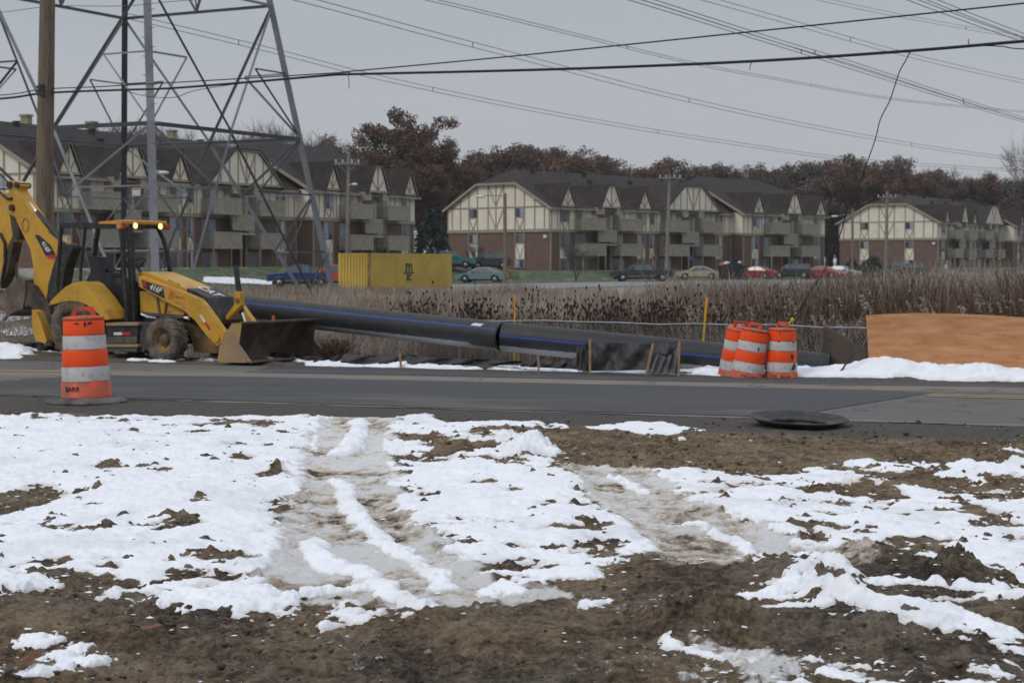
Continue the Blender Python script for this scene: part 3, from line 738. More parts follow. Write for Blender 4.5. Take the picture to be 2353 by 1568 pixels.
# --- the far shoulder: dirt, snow patches and the bank at the right
def shoulder():
    nc, nr = 1300, 150
    U, V = np.meshgrid(np.linspace(-18, 13, nc), np.linspace(-0.15, 4.2, nr))
    X = U; Y = far_edge(X) + V
    base = Hfar(X, Y)
    rough = 0.05*fbm(X, Y, 0.5, 5, 401, 0.6) + 0.05*fbm(X, Y, 1.6, 3, 405)
    Z = base + 0.01 + (rough+0.03)*sstep(0.0, 0.5, V)
    # the spoil bank: 0.45 m high near X = 6.3 falling away both sides
    prof = np.interp(X, [3.4, 4.2, 4.75, 5.3, 5.75, 6.2, 6.6, 7.3, 7.9, 8.2, 9.5, 13], [0, 0.02, 0.04, 0.10, 0.22, 0.44, 0.40, 0.30, 0.28, 0.20, 0.16, 0.15])
    bank = prof * sstep(0.0, 0.65, V) * sstep(2.2, 0.9, V)
    Z = Z + bank*0.52*(1+0.5*fbm(X, Y, 0.45, 4, 409))
    small = np.interp(X, [-13, -12.4, -11.6, -10.4, -9.6, -9], [0.05, 0.12, 0.06, 0.20, 0.05, 0])
    Z = Z + small*sstep(0.2, 0.7, V)*sstep(1.8, 1.0, V)
    # where snow lies, along the road
    cov = np.interp(X, [-18, -11.6, -10.0, -9.4, -7.6, -5.2, -4.9, -3.2, -3.0, 0.0, 0.6, 1.9, 2.8, 3.2, 3.6, 13], [0.25, 0.3, 0.35, -0.1, -0.2, -0.1, 0.06, 0.12, 0.12, 0.18, 0.32, 0.2, 0.12, 0.1, 0.75, 1.0])
    band = np.minimum(sstep(0.02, 0.25, V), sstep(3.0, 1.5, V))
    n = fbm(X, Y, 0.7, 5, 411, 0.6) + 0.5*fbm(X, Y, 2.5, 2, 414)
    f = cov*1.0 + n*0.7*np.where(X > 3.4, 1.9, 1.0) + (band-1)*1.1 + bank*1.2
    th = np.where(f > 0, 0.05*(1-np.exp(-f/0.1)), f*0.3)
    S = Z + th + (0.05*fbm(X, Y, 0.16, 4, 420, 0.6) + 0.04*fbm(X, Y, 0.5, 3, 422))*np.clip(f*4, 0, 1)
    S = np.where(V < 0.05, Z-0.05, S)
    one = np.ones_like(X)
    tag(link('road_shoulder', grid_mesh('road_shoulder', X, Y, Z, m_dirt, attrs=dict(slush=one*0, gravel=one*0.65, dust=one*0.2, warm=one*0.4, pack=one*0))), kind='structure')
    tag(link('snow_bank', grid_mesh('snow_bank', X, Y, S, m_snow, keep=S > Z-0.01, attrs=dict(edge=sstep(0.02, 0, th), grey=one*.15))), 'snow patches and snow covered spoil bank along the far side of the road', 'snow', kind='stuff')
shoulder()

# --- loose clods and stones on the mud
def clods():
    g = np.random.default_rng(77); n = 8000
    Yc = 5.6*(17.5/5.6)**g.uniform(0, 1, n); Xc = g.uniform(-1, 1, n)*(Yc*0.34+.4)
    dens = fbm(Xc, Yc, 0.8, 4, 601); sdv = np.full(n, -1e9)
    for p in SNOW: sdv = np.maximum(sdv, sdist(Xc, Yc, wp(p)))
    for p in (TRACK1, TRACK2): sdv = np.maximum(sdv, sdist(Xc, Yc, wp(p)))
    k = (dens > -0.05) & (sdv < -0.03); Xc, Yc = Xc[k], Yc[k]; n = len(Xc)
    r_ = np.clip(g.lognormal(-4.95, .55, n), .003, .024)*np.interp(Yc, [6, 17], [0.9, 1.6])
    me0 = bpy.data.objects['ground'].data; nv = len(me0.vertices); co = np.empty(nv*3, np.float32); me0.vertices.foreach_get('co', co); co = co.reshape(-1, 3)
    nc_, nr_ = 1130, 900; y0, y1 = 5.0, 21.5
    ti = np.clip(np.round(np.log(Yc/y0)/np.log(y1/y0)*(nr_-1)).astype(int), 0, nr_-1); si = np.clip(np.round((Xc/(Yc*0.39+1.3)+1)/2*(nc_-1)).astype(int), 0, nc_-1)
    Zc = co[ti*nc_+si, 2]
    dirs = np.array([[0,0,1],[.9,0,.35],[.28,.86,.35],[-.73,.53,.35],[-.73,-.53,.35],[.28,-.86,.35],[0,0,-.8]]); F_ = np.array([[0,1,2],[0,2,3],[0,3,4],[0,4,5],[0,5,1],[6,2,1],[6,3,2],[6,4,3],[6,5,4],[6,1,5]])
    D = dirs[None]*r_[:, None, None]*g.uniform(.65, 1.35, (n, 7, 1)); D[:, :, 2] *= .75; a = g.uniform(0, 6.28, n); ca_, sa_ = np.cos(a)[:, None], np.sin(a)[:, None]
    V = np.stack([Xc[:, None]+D[:, :, 0]*ca_-D[:, :, 1]*sa_, Yc[:, None]+D[:, :, 0]*sa_+D[:, :, 1]*ca_, Zc[:, None]+D[:, :, 2]+r_[:, None]*.25], 2).reshape(-1, 3)
    Q = (np.arange(n)[:, None, None]*7+F_[None]).reshape(-1, 3)
    me = raw_mesh('soil_clods', V, Q)
    me.materials.append(mat('dark_soil_clod', (0.085, 0.062, 0.045), 0.9, 0, 0.35, 4)); me.materials.append(mat('pale_pebble', (0.24, 0.215, 0.185), 0.8, 0, 0.2, 20))
    me.polygons.foreach_set('material_index', np.repeat((g.uniform(0, 1, n) < .16).astype(np.int32), 10))
    tag(link('soil_clods', me), 'loose soil clods and small stones scattered over the mud', 'soil', kind='stuff')
clods()
def crumbs():
    g = np.random.default_rng(78); n = 26000
    Yc = 5.7*(17.0/5.7)**g.uniform(0, 1, n); Xc = g.uniform(-1, 1, n)*(Yc*0.34+.4)
    sdv = np.full(n, -1e9)
    for p in SNOW: sdv = np.maximum(sdv, sdist(Xc, Yc, wp(p)))
    trk = np.full(n, -1e9)
    for p in (TRACK1, TRACK2): trk = np.maximum(trk, sdist(Xc, Yc, wp(p)))
    cl = fbm(Xc, Yc, 0.35, 4, 611)
    pr = np.where(sdv > 0, .25, np.exp(sdv/.10)*.40 + .012*(cl > .15) + .10*(cl > .36)); pr = np.where(trk > 0, .12, pr)*np.where((Yc > near_edge(Xc)-2.3), .05, 1)
    k = g.uniform(0, 1, n) < pr; Xc, Yc = Xc[k], Yc[k]; n = len(Xc); r_ = np.clip(g.lognormal(-4.9, .5, n), .003, .018)*np.interp(Yc, [6, 17], [0.85, 1.4])
    me0 = bpy.data.objects['ground'].data; nv = len(me0.vertices); co = np.empty(nv*3, np.float32); me0.vertices.foreach_get('co', co); co = co.reshape(-1, 3)
    nc_, nr_ = 1130, 900; y0, y1 = 5.0, 21.5
    ti = np.clip(np.round(np.log(Yc/y0)/np.log(y1/y0)*(nr_-1)).astype(int), 0, nr_-1); si = np.clip(np.round((Xc/(Yc*0.39+1.3)+1)/2*(nc_-1)).astype(int), 0, nc_-1)
    Zc = co[ti*nc_+si, 2]
    dirs = np.array([[0,0,1],[.9,0,.25],[.28,.86,.25],[-.73,.53,.25],[-.73,-.53,.25],[.28,-.86,.25]]); F_ = np.array([[0,1,2],[0,2,3],[0,3,4],[0,4,5],[0,5,1]])
    D = dirs[None]*r_[:, None, None]*g.uniform(.55, 1.4, (n, 6, 1)); D[:, :, 2] *= .45; a = g.uniform(0, 6.28, n); ca_, sa_ = np.cos(a)[:, None], np.sin(a)[:, None]
    V = np.stack([Xc[:, None]+(D[:, :, 0]*ca_-D[:, :, 1]*sa_)*1.5, Yc[:, None]+D[:, :, 0]*sa_+D[:, :, 1]*ca_, Zc[:, None]+D[:, :, 2]], 2).reshape(-1, 3)
    me = raw_mesh('snow_crumbs', V, (np.arange(n)[:, None, None]*6+F_[None]).reshape(-1, 3)); me.materials.append(m_fsnow)
    tag(link('snow_crumbs', me), 'small crumbs of snow scattered on the mud around the snow patches', 'snow', kind='stuff')
crumbs()
# --- fallen brown leaves and a twig
def leaf(x, y, s_, col, lab, rz):
    g = G(x, y, 0.02); n = 10; mb = MB(); M = Matrix.Translation(g) @ Matrix.Rotation(rz, 4, 'Z')
    pts = []
    for k in range(n):
        a = 2*math.pi*k/n; rr = s_*(1 if k % 2 else .55); pts.append(M @ Vector((rr*1.7*math.cos(a), rr*math.sin(a), .012+.5*s_*abs(math.cos(a))**2)))
    c_ = M @ Vector((0, 0, .008)); mb.add([c_]+pts, [(0, 1+k, 1+(k+1) % n) for k in range(n)]); mb.add([p-Vector((0, 0, .002)) for p in [c_]+pts], [(0, 1+(k+1) % n, 1+k) for k in range(n)])
    tag(mb.build('dead_leaf', mat(col[0], col[1], .8, 0, .2, 20), origin=tuple(g)), lab, 'leaf')
leaf(338, 1448, .045, ('brown_dead_leaf', (.20, .10, .065)), 'curled brown dead leaf on the mud, farther of the two near the left', .3)
leaf(45, 1527, .06, ('red_brown_dead_leaf', (.17, .07, .04)), 'red brown dead leaf in the snow patches at the bottom left', .8)
# =================================================================== BACKHOE LOADER
YEL = (0.56, 0.30, 0.03)
m_yel = mat('machine_yellow_paint', YEL, 0.42, 0, 0.07, 2, 0, dirt=(0.24, 0.15, 0.06), dscale=5, damt=0.25, spec=0.45)
m_yeld = mat('muddy_yellow_paint', (0.42, 0.23, 0.03), 0.7, 0, 0.12, 3, 0.3, 20, dirt=(0.10, 0.075, 0.05), dscale=4, damt=1.15)
m_blk = mat('machine_black_paint', (0.018, 0.018, 0.020), 0.5, 0, 0.2, 6, 0, dirt=(0.06, 0.05, 0.04), dscale=7, damt=0.5)
m_seat = mat('black_vinyl', (0.022, 0.023, 0.027), 0.5, 0, 0.2, 6)
m_tyre = mat('muddy_tyre_rubber', (0.035, 0.033, 0.032), 0.9, 0, 0.2, 8, 0.4, 30, dirt=(0.17, 0.13, 0.10), dscale=5, damt=1.0)
m_bkt = mat('worn_bucket_steel', (0.17, 0.125, 0.088), 0.75, 0.1, 0.2, 3, 0.3, 25, dirt=(0.075, 0.055, 0.042), dscale=2.5, damt=0.9)
m_bkts = mat('scraped_yellow_steel', (0.44, 0.25, 0.05), 0.65, 0, 0.15, 2.5, 0.2, 20, dirt=(0.27, 0.20, 0.135), dscale=2.2, damt=1.1)
m_chr = mat('chrome_rod', (0.75, 0.77, 0.80), 0.18, 1.0, 0.03, 3)
m_lamp = mat('lit_work_lamp', (1, 0.93, 0.5), 0.4, 0, 0.0, 3, emit=((1.0, 0.86, 0.28), 1.1))
m_amb = mat('orange_marker_lens', (0.45, 0.07, 0.02), 0.3, 0, 0.05, 5)
m_wht = mat('white_reflective_sheet', (0.62, 0.62, 0.60), 0.5, 0, 0.06, 8)
m_red = mat('red_sticker', (0.50, 0.03, 0.02), 0.5, 0, 0.06, 8)
m_lred = mat('red_lettering', (0.55, 0.10, 0.03), 0.6, 0, 0.1, 8)
m_dt = mat('deep_tread_shadow_rubber', (0.02, 0.019, 0.018), 0.95, 0, 0.2, 8)
TH = R(30)
Fw = Vector((math.cos(TH), -math.sin(TH), 0)); Lf = Vector((math.sin(TH), math.cos(TH), 0))
ZG = -0.36
WB = 2.28
Ob = G(383, 831, ZG) - Fw*WB + Lf*0.86
def bh(x, y, q):
    """picture measurement on the vertical plane q metres left of the machine's centre line -> world point"""
    d = ray(x, y); tt = (q - (EYE-Ob).dot(Lf)) / d.dot(Lf); return EYE + d*tt
def c1(q, pts): return [bh(x*.32703, 361.84+y*.32703, q) for x, y in pts]
def c2(q, pts): return [bh(x*.28836, 398.0+y*.28836, q) for x, y in pts]
def c3(q, pts): return [bh(298.5+x*.20375, 578.9+y*.20375, q) for x, y in pts]
def loc(p, q, z): return Ob + Fw*p + Lf*q + Vector((0, 0, z))
bk = thing('backhoe_loader', (Ob.x, Ob.y, ZG), -TH, 'yellow backhoe loader with open canopy cab and lowered front bucket beside the road', 'backhoe loader')
def plate(name, pts, q0, q1, m, bevel=0.012, parent=None):
    mb = MB(); mb.prism(pts, Lf*(q1-q0)); return mb.build(name, m, parent or bk, bevel=bevel)
def wheel(p, q, r, wd, rim_r, lugs):
    c = loc(p, q, r); s = -1 if q < 0 else 1
    # wheel axis along Lf
    M = Matrix.Translation(c) @ Matrix.Rotation(-TH, 4, 'Z') @ Matrix.Rotation(R(-90), 4, 'X')
    if s > 0: M = M @ Matrix.Rotation(math.pi, 4, 'X')
    # local +z of the lathe = -Lf direction (outwards on the right side)
    M = Matrix.Translation(c) @ Matrix.Rotation(-TH, 4, 'Z') @ Matrix.Rotation(R(90 if s < 0 else -90), 4, 'X')
    w_ = wd/2
    mb = MB(); mb.lathe([(rim_r, -w_*.85), (rim_r*1.12, -w_*.98), (r*.80, -w_), (r*.93, -w_*.92), (r*.965, -w_*.6), (r*.97, 0), (r*.965, w_*.6), (r*.93, w_*.92), (r*.80, w_), (rim_r*1.12, w_*.98), (rim_r, w_*.85)], 40, M)
    for k in range(lugs):
        for sd_ in (-1, 1):
            a = 2*math.pi*(k+0.25*sd_)/lugs; a2 = a + 0.20*6.28/lugs*1.6
            v = []
            for (aa, zz, rr) in ((a, 0.0, r*.965), (a2, sd_*w_*.98, r*.90)):
                v.append(M @ Vector((rr*math.cos(aa), rr*math.sin(aa), zz)))
            n_ = (v[0]+v[1])/2 - (M @ Vector((0, 0, (0+sd_*w_)/2)))
            mb.bar(v[0]+n_.normalized()*r*.02, v[1]+n_.normalized()*r*.03, r*.105, r*.09, 0, up=n_)
    ty = mb.build('wheel', m_tyre, bk)
    mb = MB(); mb.lathe([(rim_r*1.04, w_*.86), (rim_r*1.02, w_*.72), (rim_r*.90, w_*.70), (rim_r*.82, w_*.25), (rim_r*.50, w_*.12), (rim_r*.46, w_*.34), (rim_r*.40, w_*.52), (0.001, w_*.52)], 32, M)
    for k in range(8):
        a = 2*math.pi*k/8; mb.tube([M @ Vector((rim_r*.6*math.cos(a), rim_r*.6*math.sin(a), w_*.10)), M @ Vector((rim_r*.6*math.cos(a), rim_r*.6*math.sin(a), w_*.28))], 0.016, 6)
    mb.lathe([(rim_r*1.0, -w_*.8), (rim_r*.3, -w_*.2), (0.001, -w_*.2)], 20, M)
    mb.build('rim', m_yeld, ty)
for q in (-0.86, 0.86):
    wheel(WB, q, 0.435, 0.34, 0.235, 15)
    wheel(0, q*1.02, 0.63, 0.44, 0.33, 17)
# front axle, chassis, belly
MB().bar(loc(WB, -0.8, .42), loc(WB, 0.8, .42), .16, .18).build('axle', m_blk, bk, bevel=.02); MB().bar(loc(0, -0.8, .6), loc(0, 0.8, .6), .25, .25).build('axle', m_blk, bk, bevel=.02)
mb = MB(); mb.bar(loc(-0.75, -.33, .68), loc(2.3, -.33, .66), .12, .34); mb.bar(loc(-0.75, .33, .68), loc(2.3, .33, .66), .12, .34); mb.bar(loc(0.2, 0, .55), loc(1.7, 0, .55), .55, .36)
mb.build('chassis', m_blk, bk, bevel=.015)
plate('front_frame', c3(-.40, [(560,785),(640,800),(740,860),(860,960),(985,1060),(985,1140),(860,1135),(720,1125),(700,1000),(640,880)]), -.40, .40, m_yeld)
plate('engine_side', c3(-.46, [(110,440),(240,470),(330,520),(480,590),(620,680),(600,715),(330,700),(120,690)]), -.46, .46, m_yel)
mb = MB(); mb.prism(c3(-.475, [(300,500),(312,500),(345,700),(325,700)]), Lf*-.02); mb.prism(c3(-.475, [(405,570),(418,570),(400,700),(385,700)]), Lf*-.02); mb.build('rib', m_yeld, bk)
# hood
plate('hood', c3(-.40, [(100,245),(130,222),(200,232),(420,320),(645,418),(850,512),(985,775),(900,800),(560,600),(110,330)]), -.40, .40, m_yel, .05)
plate('nose_cap', c3(-.41, [(645,402),(850,498),(872,515),(988,780),(966,800),(835,545),(640,455)]), -.41, .41, m_blk, .03)
mb = MB()
for k in range(9):
    f = 0.08+k*0.1
    a = c3(-.33, [(872+(988-872)*f+4, 515+(780-515)*f)])[0]
    mb.bar(a, a+Lf*.66, .03, .018)
mb.build('grille_bar', m_seat, bk)
# black air intake strip on the hood shoulder
plate('vent_strip', c3(-.405, [(640,455),(780,510),(800,530),(640,490)]), -.412, -.38, m_blk, .004)
# loader arms with elbow
arm = [(95,268),(250,322),(380,375),(640,468),(790,535),(855,610),(960,760),(1065,905),(1050,990),(985,1058),(880,960),(735,772),(610,660),(390,548),(100,385)]
plate('loader_arm', c3(-.60, arm), -.60, -.47, m_yel, .012)
sh = [p + Lf*1.07 for p in c3(-.60, arm)]
mb = MB(); mb.prism(sh, Lf*.13); mb.build('loader_arm', m_yel, bk, bevel=.012)
mb = MB(); mb.bar(loc(2.75, -.5, 1.05), loc(2.75, .5, 1.05), .14, .14); mb.build('arm_crossbar', m_yel, bk, bevel=.02)
def disc(name, c, r, q0, q1, m, parent=None, n=24):
    mb = MB(); mb.tube([c+Lf*q0, c+Lf*q1], r, n); return mb.build(name, m, parent or bk)
pc = c3(-.60, [(975,965)])[0]; disc('pivot_pin', pc, .085, -.03, .16, m_yel)
# reflective tape on the arm
mb = MB(); mb.prism(c3(-.603, [(783,713),(806,706),(858,786),(834,797)]), Lf*-.004); mb.build('reflector', m_wht, bk)
mb = MB(); mb.prism(c3(-.603, [(834,797),(858,786),(914,868),(888,878)]), Lf*-.004); mb.build('reflector', m_red, bk)
# number decal on the arm and the contractor's name in red script
def side_text(txt, cx, cy, q, size, dx, dy, conv, m, name, shear=0.25, sq=1.0, parent=None, bold=0.0):
    a, b_ = conv(q, [(cx-dx, cy-dy), (cx+dx, cy+dy)]); o_ = (a+b_)/2
    xa = (b_-a).normalized(); za = -Lf; ya = za.cross(xa).normalized()
    M = Matrix(((xa.x, ya.x, za.x, o_.x), (xa.y, ya.y, za.y, o_.y), (xa.z, ya.z, za.z, o_.z), (0, 0, 0, 1)))
    return text_mb(txt, size, M, 0.003, shear, squeeze=sq, bold=bold).build(name, m, parent or bk)
mb = MB(); mb.prism(c3(-.603, [(130,312),(372,392),(392,525),(300,480),(150,402)]), Lf*-.004); dec = mb.build('number_decal', m_blk, bk)
side_text('416F', 285, 412, -.610, .165, 50, 20, c3, m_wht, 'number_lettering', 0.3, 0.95, dec, 0.004)
mb = MB(); mb.prism(c3(-.609, [(140,375),(165,318),(195,400)]), Lf*-.003); mb.build('triangle_mark', m_red, dec)
side_text("B", 455, 490, -.606, .22, 50, 16, c3, m_lred, 'name_lettering', 0.3, 1.1)
side_text("arr's", 560, 510, -.606, .12, 50, 16, c3, m_lred, 'name_lettering', 0.2, 1.25)
mb = MB()
for k in (0, 1): mb.prism(c3(-.603, [(500,545+k*18),(500,550+k*18),(605,580+k*18),(605,575+k*18)]), Lf*-.003)
mb.build('name_underline', m_lred, bk)
side_text("DOT-1730", 500, 345, -.404, .055, 60, 26, c3, m_blk, 'hood_lettering', 0.0, 1.3)
# CAT mark on the black nose cap
a_, b_ = c3(-.41, [(645,402), (850,498)]); xa = (b_-a_).normalized(); ya = Lf.copy(); za = xa.cross(ya).normalized()
if za.z < 0: za = -za
oc = (a_+b_)/2 + Lf*.40 + za*.008
Mc = Matrix(((xa.x, ya.x, za.x, oc.x), (xa.y, ya.y, za.y, oc.y), (xa.z, ya.z, za.z, oc.z), (0, 0, 0, 1)))
text_mb('CAT', .36, Mc, .003, 0.0, squeeze=.80, bold=0.008).build('maker_lettering', m_wht, bk)
mb = MB(); mb.add([Mc @ Vector(p) for p in ((-.07, -.15, .008), (.07, -.15, .008), (0, -.01, .008))], [(0, 1, 2)]); mb.build('triangle_mark', m_yel, bk)
# bucket linkage in front of the grille
plate('bucket_link', c3(-.12, [(1165,445),(1235,442),(1240,540),(1245,600),(1060,800),(1035,780),(1175,590)]), -.12, .02, m_yel)
disc('link_pin', c3(-.12, [(1212,545)])[0], .05, -.03, .2, m_yeld)
mb = MB(); a, b_, c_ = c3(0.1, [(1235,560),(1262,680),(1300,800)]); mb.tube([a, b_], .055, 12, 0); mb.tube([b_, c_], .03, 12, 1); mb.build('bucket_cylinder', [m_blk, m_chr], bk)
mb = MB(); mb.tube(c3(-.64, [(130,690),(230,712),(320,722),(610,742)]), [.035, .05, .055, .055], 12, 0); mb.tube(c3(-.64, [(605,738),(665,752)]), .035, 10, 1); mb.build('lift_cylinder', [m_blk, m_chr], bk)
mb = MB(); mb.tube(c3(-.68, [(125,700),(200,735),(300,745)]), .012, 6, 0); mb.tube(c3(-.68, [(125,690),(200,722),(300,732)]), .012, 6, 0); mb.build('hydraulic_hose', m_chr, bk)
mb = MB(); mb.tube([c3(.38, [(1245,500)])[0], c3(.38, [(1222,400)])[0], c3(.38, [(1205,250)])[0], c3(.38, [(1192,150)])[0]], [.062, .060, .055, .055], 14, 0); mb.build('exhaust_stack', m_blk, bk)
# front bucket: shell and two side plates, mouth forwards
HB = 1.17
back = c3(-HB, [(1262,800),(1150,805),(1060,930),(1000,1080),(992,1200),(1010,1238),(1372,1248)])
bw = Lf*(2*HB)
mb = MB(); th_ = .018
inner = [p.copy() for p in back]
cen = sum(back, Vector())/len(back)
inner = [p + (cen-p).normalized()*.03 for p in back]; inner[0] = back[0]+Vector((0,0,-.03)); inner[-1] = back[-1]+Vector((0,0,.02))
loop = back + inner[::-1]
vs = loop + [p + bw for p in loop]; n = len(loop)
nb = len(back)
for i in range(n):
    j = (i+1) % n
    mi = 0 if i < nb-1 else 1
    mb.add([loop[i], loop[j], loop[j]+bw, loop[i]+bw], [(0, 3, 2, 1)], mi)
bkt = mb.build('front_bucket', [m_bkts, m_bkt], bk)
side = c3(-HB, [(1258,798),(1152,803),(1062,930),(1002,1080),(994,1200),(1012,1240),(1374,1250),(1225,1035)])
for k, off in enumerate((0, 2*HB-.025)):
    mb = MB(); pts = [p + Lf*off for p in side]; mb.prism(pts, Lf*.025, 0); mb.build('side_plate', m_bkts if k == 0 else m_bkt, bkt, bevel=.004)
mb = MB(); pl = c3(-HB, [(1140,922),(1160,930),(1330,1240),(1290,1245)]); mb.prism([p - Lf*.025 for p in pl], Lf*.03); mb.build('wear_edge', m_bkts, bkt, bevel=.006)
mb = MB(); a, b_ = c3(-HB, [(1345,1247),(1262,796)]); mb.bar(a+Vector((0,0,.012)), a+bw+Vector((0,0,.012)), .16, .03); mb.bar(b_, b_+bw, .09, .035); mb.build('cutting_edge', m_bkt, bkt, bevel=.006)
mb = MB(); q_ = c3(-HB, [(1262,785)])[0]+Lf*.95; mb.tube([q_, q_+Vector((0, 0, .09))], .03, 8); mb.build('hook', m_lred, bkt)
# steps beside the cab
plate('step_box', c2(-.98, [(842,1192),(1098,1192),(1098,1420),(1080,1420),(850,1420)]), -.98, -.45, m_blk)
for y0_, y1_ in ((1188, 1212), (1360, 1382)):
    plate('step_tread', c2(-1.03, [(842,y0_),(1098,y0_),(1098,y1_),(842,y1_)]), -1.03, -.6, m_bkts)
plate('step_panel', c2(-1.0, [(850,1300),(1090,1300),(1090,1352),(850,1352)]), -1.0, -.6, mat('bare_step_steel', (.10, .095, .09), .6, .3, .2, 8))
plate('step_panel', c2(-1.0, [(860,1385),(1090,1385),(1090,1420),(860,1420)]), -1.0, -.6, MATS['bare_step_steel'])
mb = MB(); mb.prism(c2(-.983, [(905,1265),(970,1265),(974,1288),(908,1288)]), Lf*-.006); mb.build('reflector', m_wht, bk)
mb = MB(); mb.prism(c2(-.983, [(970,1265),(1035,1265),(1040,1288),(974,1288)]), Lf*-.006); mb.build('reflector', m_red, bk)
plate('fuel_tank', c2(-.93, [(1098,1185),(1215,1188),(1180,1290),(1150,1420),(1098,1420)]), -.93, -.45, mat('dusty_tank_plastic', (.06, .055, .05), .8, 0, .2, 5))
# rear fenders: a rolled hood over each rear wheel
ft = [(388,1052),(400,1020),(440,980),(520,905),(580,872),(640,862),(680,885),(720,930),(780,1000),(840,1090),(872,1165),(830,1165),(790,1125),(740,1078),(690,1045),(620,1018),(550,1014),(470,1030)]
plate('rear_fender', c2(-1.10, ft), -1.10, -.58, m_yel, .04)
mb = MB(); mb.prism([p + Lf*1.70 for p in c2(-1.10, ft)], Lf*.5); mb.build('rear_fender', m_yel, bk, bevel=.04)
plate('cab_side', c2(-.62, [(640,868),(700,872),(790,905),(900,985),(950,1080),(1010,1175),(880,1175),(850,1110),(780,1000),(720,930)]), -.62, -.56, mat('grey_cab_plastic', (.055, .058, .062), .6, 0, .15, 4))
plate('cab_floor', c2(-.58, [(700,1075),(1060,1085),(1060,1180),(700,1180)]), -.58, .58, m_blk)
plate('control_console', c2(-.35, [(880,835),(1000,830),(1075,860),(1090,1150),(900,1150),(870,960)]), -.35, .35, m_blk, .03)
plate('rear_bulkhead', c2(-.5, [(470,985),(640,960),(700,1100),(480,1050)]), -.5, .5, m_blk, .02)
# seat
st_ = plate('seat', c2(-.22, [(700,668),(735,660),(790,668),(815,700),(840,762),(835,790),(745,790),(712,740)]), -.20, .08, m_seat, .03)
mb = MB(); mb.prism(c2(-.22, [(725,785),(880,790),(890,860),(870,900),(700,900),(690,850)]), Lf*.36); mb.build('seat_cushion', m_seat, st_, bevel=.03)
mb = MB(); mb.prism(c2(-.34, [(868,764),(945,766),(945,785),(868,783)]), Lf*.09); mb.build('armrest', m_seat, st_, bevel=.01)
mb = MB(); mb.prism(c2(-.2, [(760,880),(880,880),(900,1090),(740,1090)]), Lf*.4); mb.build('seat_base', m_blk, st_, bevel=.02)
# steering wheel
cw = c2(0, [(1085,720)])[0]; ax = (Fw*-.55 + Vector((0, 0, .83))).normalized()
Mw = Matrix.Translation(cw) @ ax.to_track_quat('Z', 'Y').to_matrix().to_4x4()
mb = MB(); mb.lathe([(.19+.016*math.cos(a), .016*math.sin(a)) for a in [k*math.pi/4 for k in range(8)]], 28, Mw, close=True)
mb.tube([cw, cw - ax*.5], .03, 8); mb.bar(Mw @ Vector((-.18, 0, 0)), Mw @ Vector((.18, 0, 0)), .03, .015); mb.build('steering_wheel', m_seat, bk)
mb = MB()
for k in range(4): a = c2(-.3+.16*k, [(960+12*k, 860)])[0]; mb = MB(); mb.tube([a, a+Vector((0, 0, .20))], .012, 6); mb.ball(a+Vector((0, 0, .21)), .03); mb.build('control_lever', m_seat, bk)
# canopy
plate('canopy_roof', c2(-.72, [(472,402),(500,394),(930,392),(960,395),(962,425),(930,436),(480,436)]), -.72, .60, m_blk, .012)
plate('canopy_visor', c2(-.74, [(785,386),(860,380),(955,371),(966,376),(966,403),(925,408),(915,404),(785,402)]), -.74, .60, mat('orange_yellow_visor', (.60, .26, .045), .45, 0, .08, 3), .015)
for q in (-.74, .52):
    a = c2(-.74, [(925,400),(960,400),(960,441),(930,441)]); mb = MB(); mb.prism([p + Lf*(q+.74) for p in a], Lf*.10); mb.build('visor_cheek', MATS['orange_yellow_visor'], bk, bevel=.008)
fr = c2(-.74, [(966, 415)])[0]
for q in (-.60, .58):
    mb = MB(); c_ = fr + Lf*(q+.74)+Fw*.0; mb.box((-.02, -.055, -.045), (.03, .055, .045)); M_ = Matrix.Translation(c_) @ Matrix.Rotation(-TH, 4, 'Z'); mb.v = [tuple(M_ @ Vector(v)) for v in mb.v]; mb.build('marker_light', m_amb, bk, bevel=.008)
for q in (-.34, .40):
    c_ = fr + Lf*(q+.74); mb = MB(); mb.tube([c_-Fw*.08, c_+Fw*.0], .075, 16); hl = mb.build('work_lamp', m_blk, bk)
    mb = MB(); mb.tube([c_, c_+Fw*.012], .062, 16); mb.build('lamp_lens', m_lamp, hl)
def post(q, pts, r, sq=False):
    mb = MB(); mb.tube(c2(q, pts), r, 8); mb.build('canopy_post', m_blk, bk)
post(-.70, [(487,430),(478,560),(468,700),(458,860),(455,940)], .045)
post(-.62, [(680,435),(662,600),(645,740),(640,860)], .030)
post(.70, [(782,440),(765,540),(748,700),(740,860)], .058)
post(-.70, [(960,440),(975,560),(985,760),(1005,1000),(1012,1175)], .048)
post(-.55, [(1030,430),(1045,560),(1048,760),(1060,1000),(1066,1175)], .075)
post(.66, [(1215,415),(1262,440),(1300,520),(1335,640),(1352,770),(1358,900)], .05)
# boom, stick and rear bucket
boom = [(60,75),(95,58),(148,68),(162,100),(140,130),(200,230),(300,370),(380,470),(470,540),(505,600),(450,670),(415,770),(385,900),(368,1010),(300,960),(268,860),(266,740),(240,600),(180,480),(115,345),(62,250),(70,140)]
bm = plate('boom', c2(-.14, boom), -.14, .14, m_yel, .015)
ringc = c2(-.145, [(203,415)])[0]; Mr = Matrix.Translation(ringc) @ Matrix.Rotation(-TH, 4, 'Z') @ Matrix.Rotation(R(90), 4, 'X') @ Matrix.Diagonal((0.8, 1.15, 1, 1))
mb = MB(); mb.lathe([(.115, 0), (.115, .006), (.13, .006), (.13, 0)], 28, Mr); mb.build('worn_ring', m_yeld, bm)
mb = MB(); mb.prism(c2(-.143, [(276,490),(312,492),(400,572),(441,645),(440,652),(362,655),(320,572)]), Lf*-.005); dk = mb.build('boom_decal', m_blk, bm)
mb = MB(); mb.prism(c2(-.143, [(362,655),(440,652),(446,672),(430,682),(384,680)]), Lf*-.005); mb.build('decal_edge', m_red, bm)
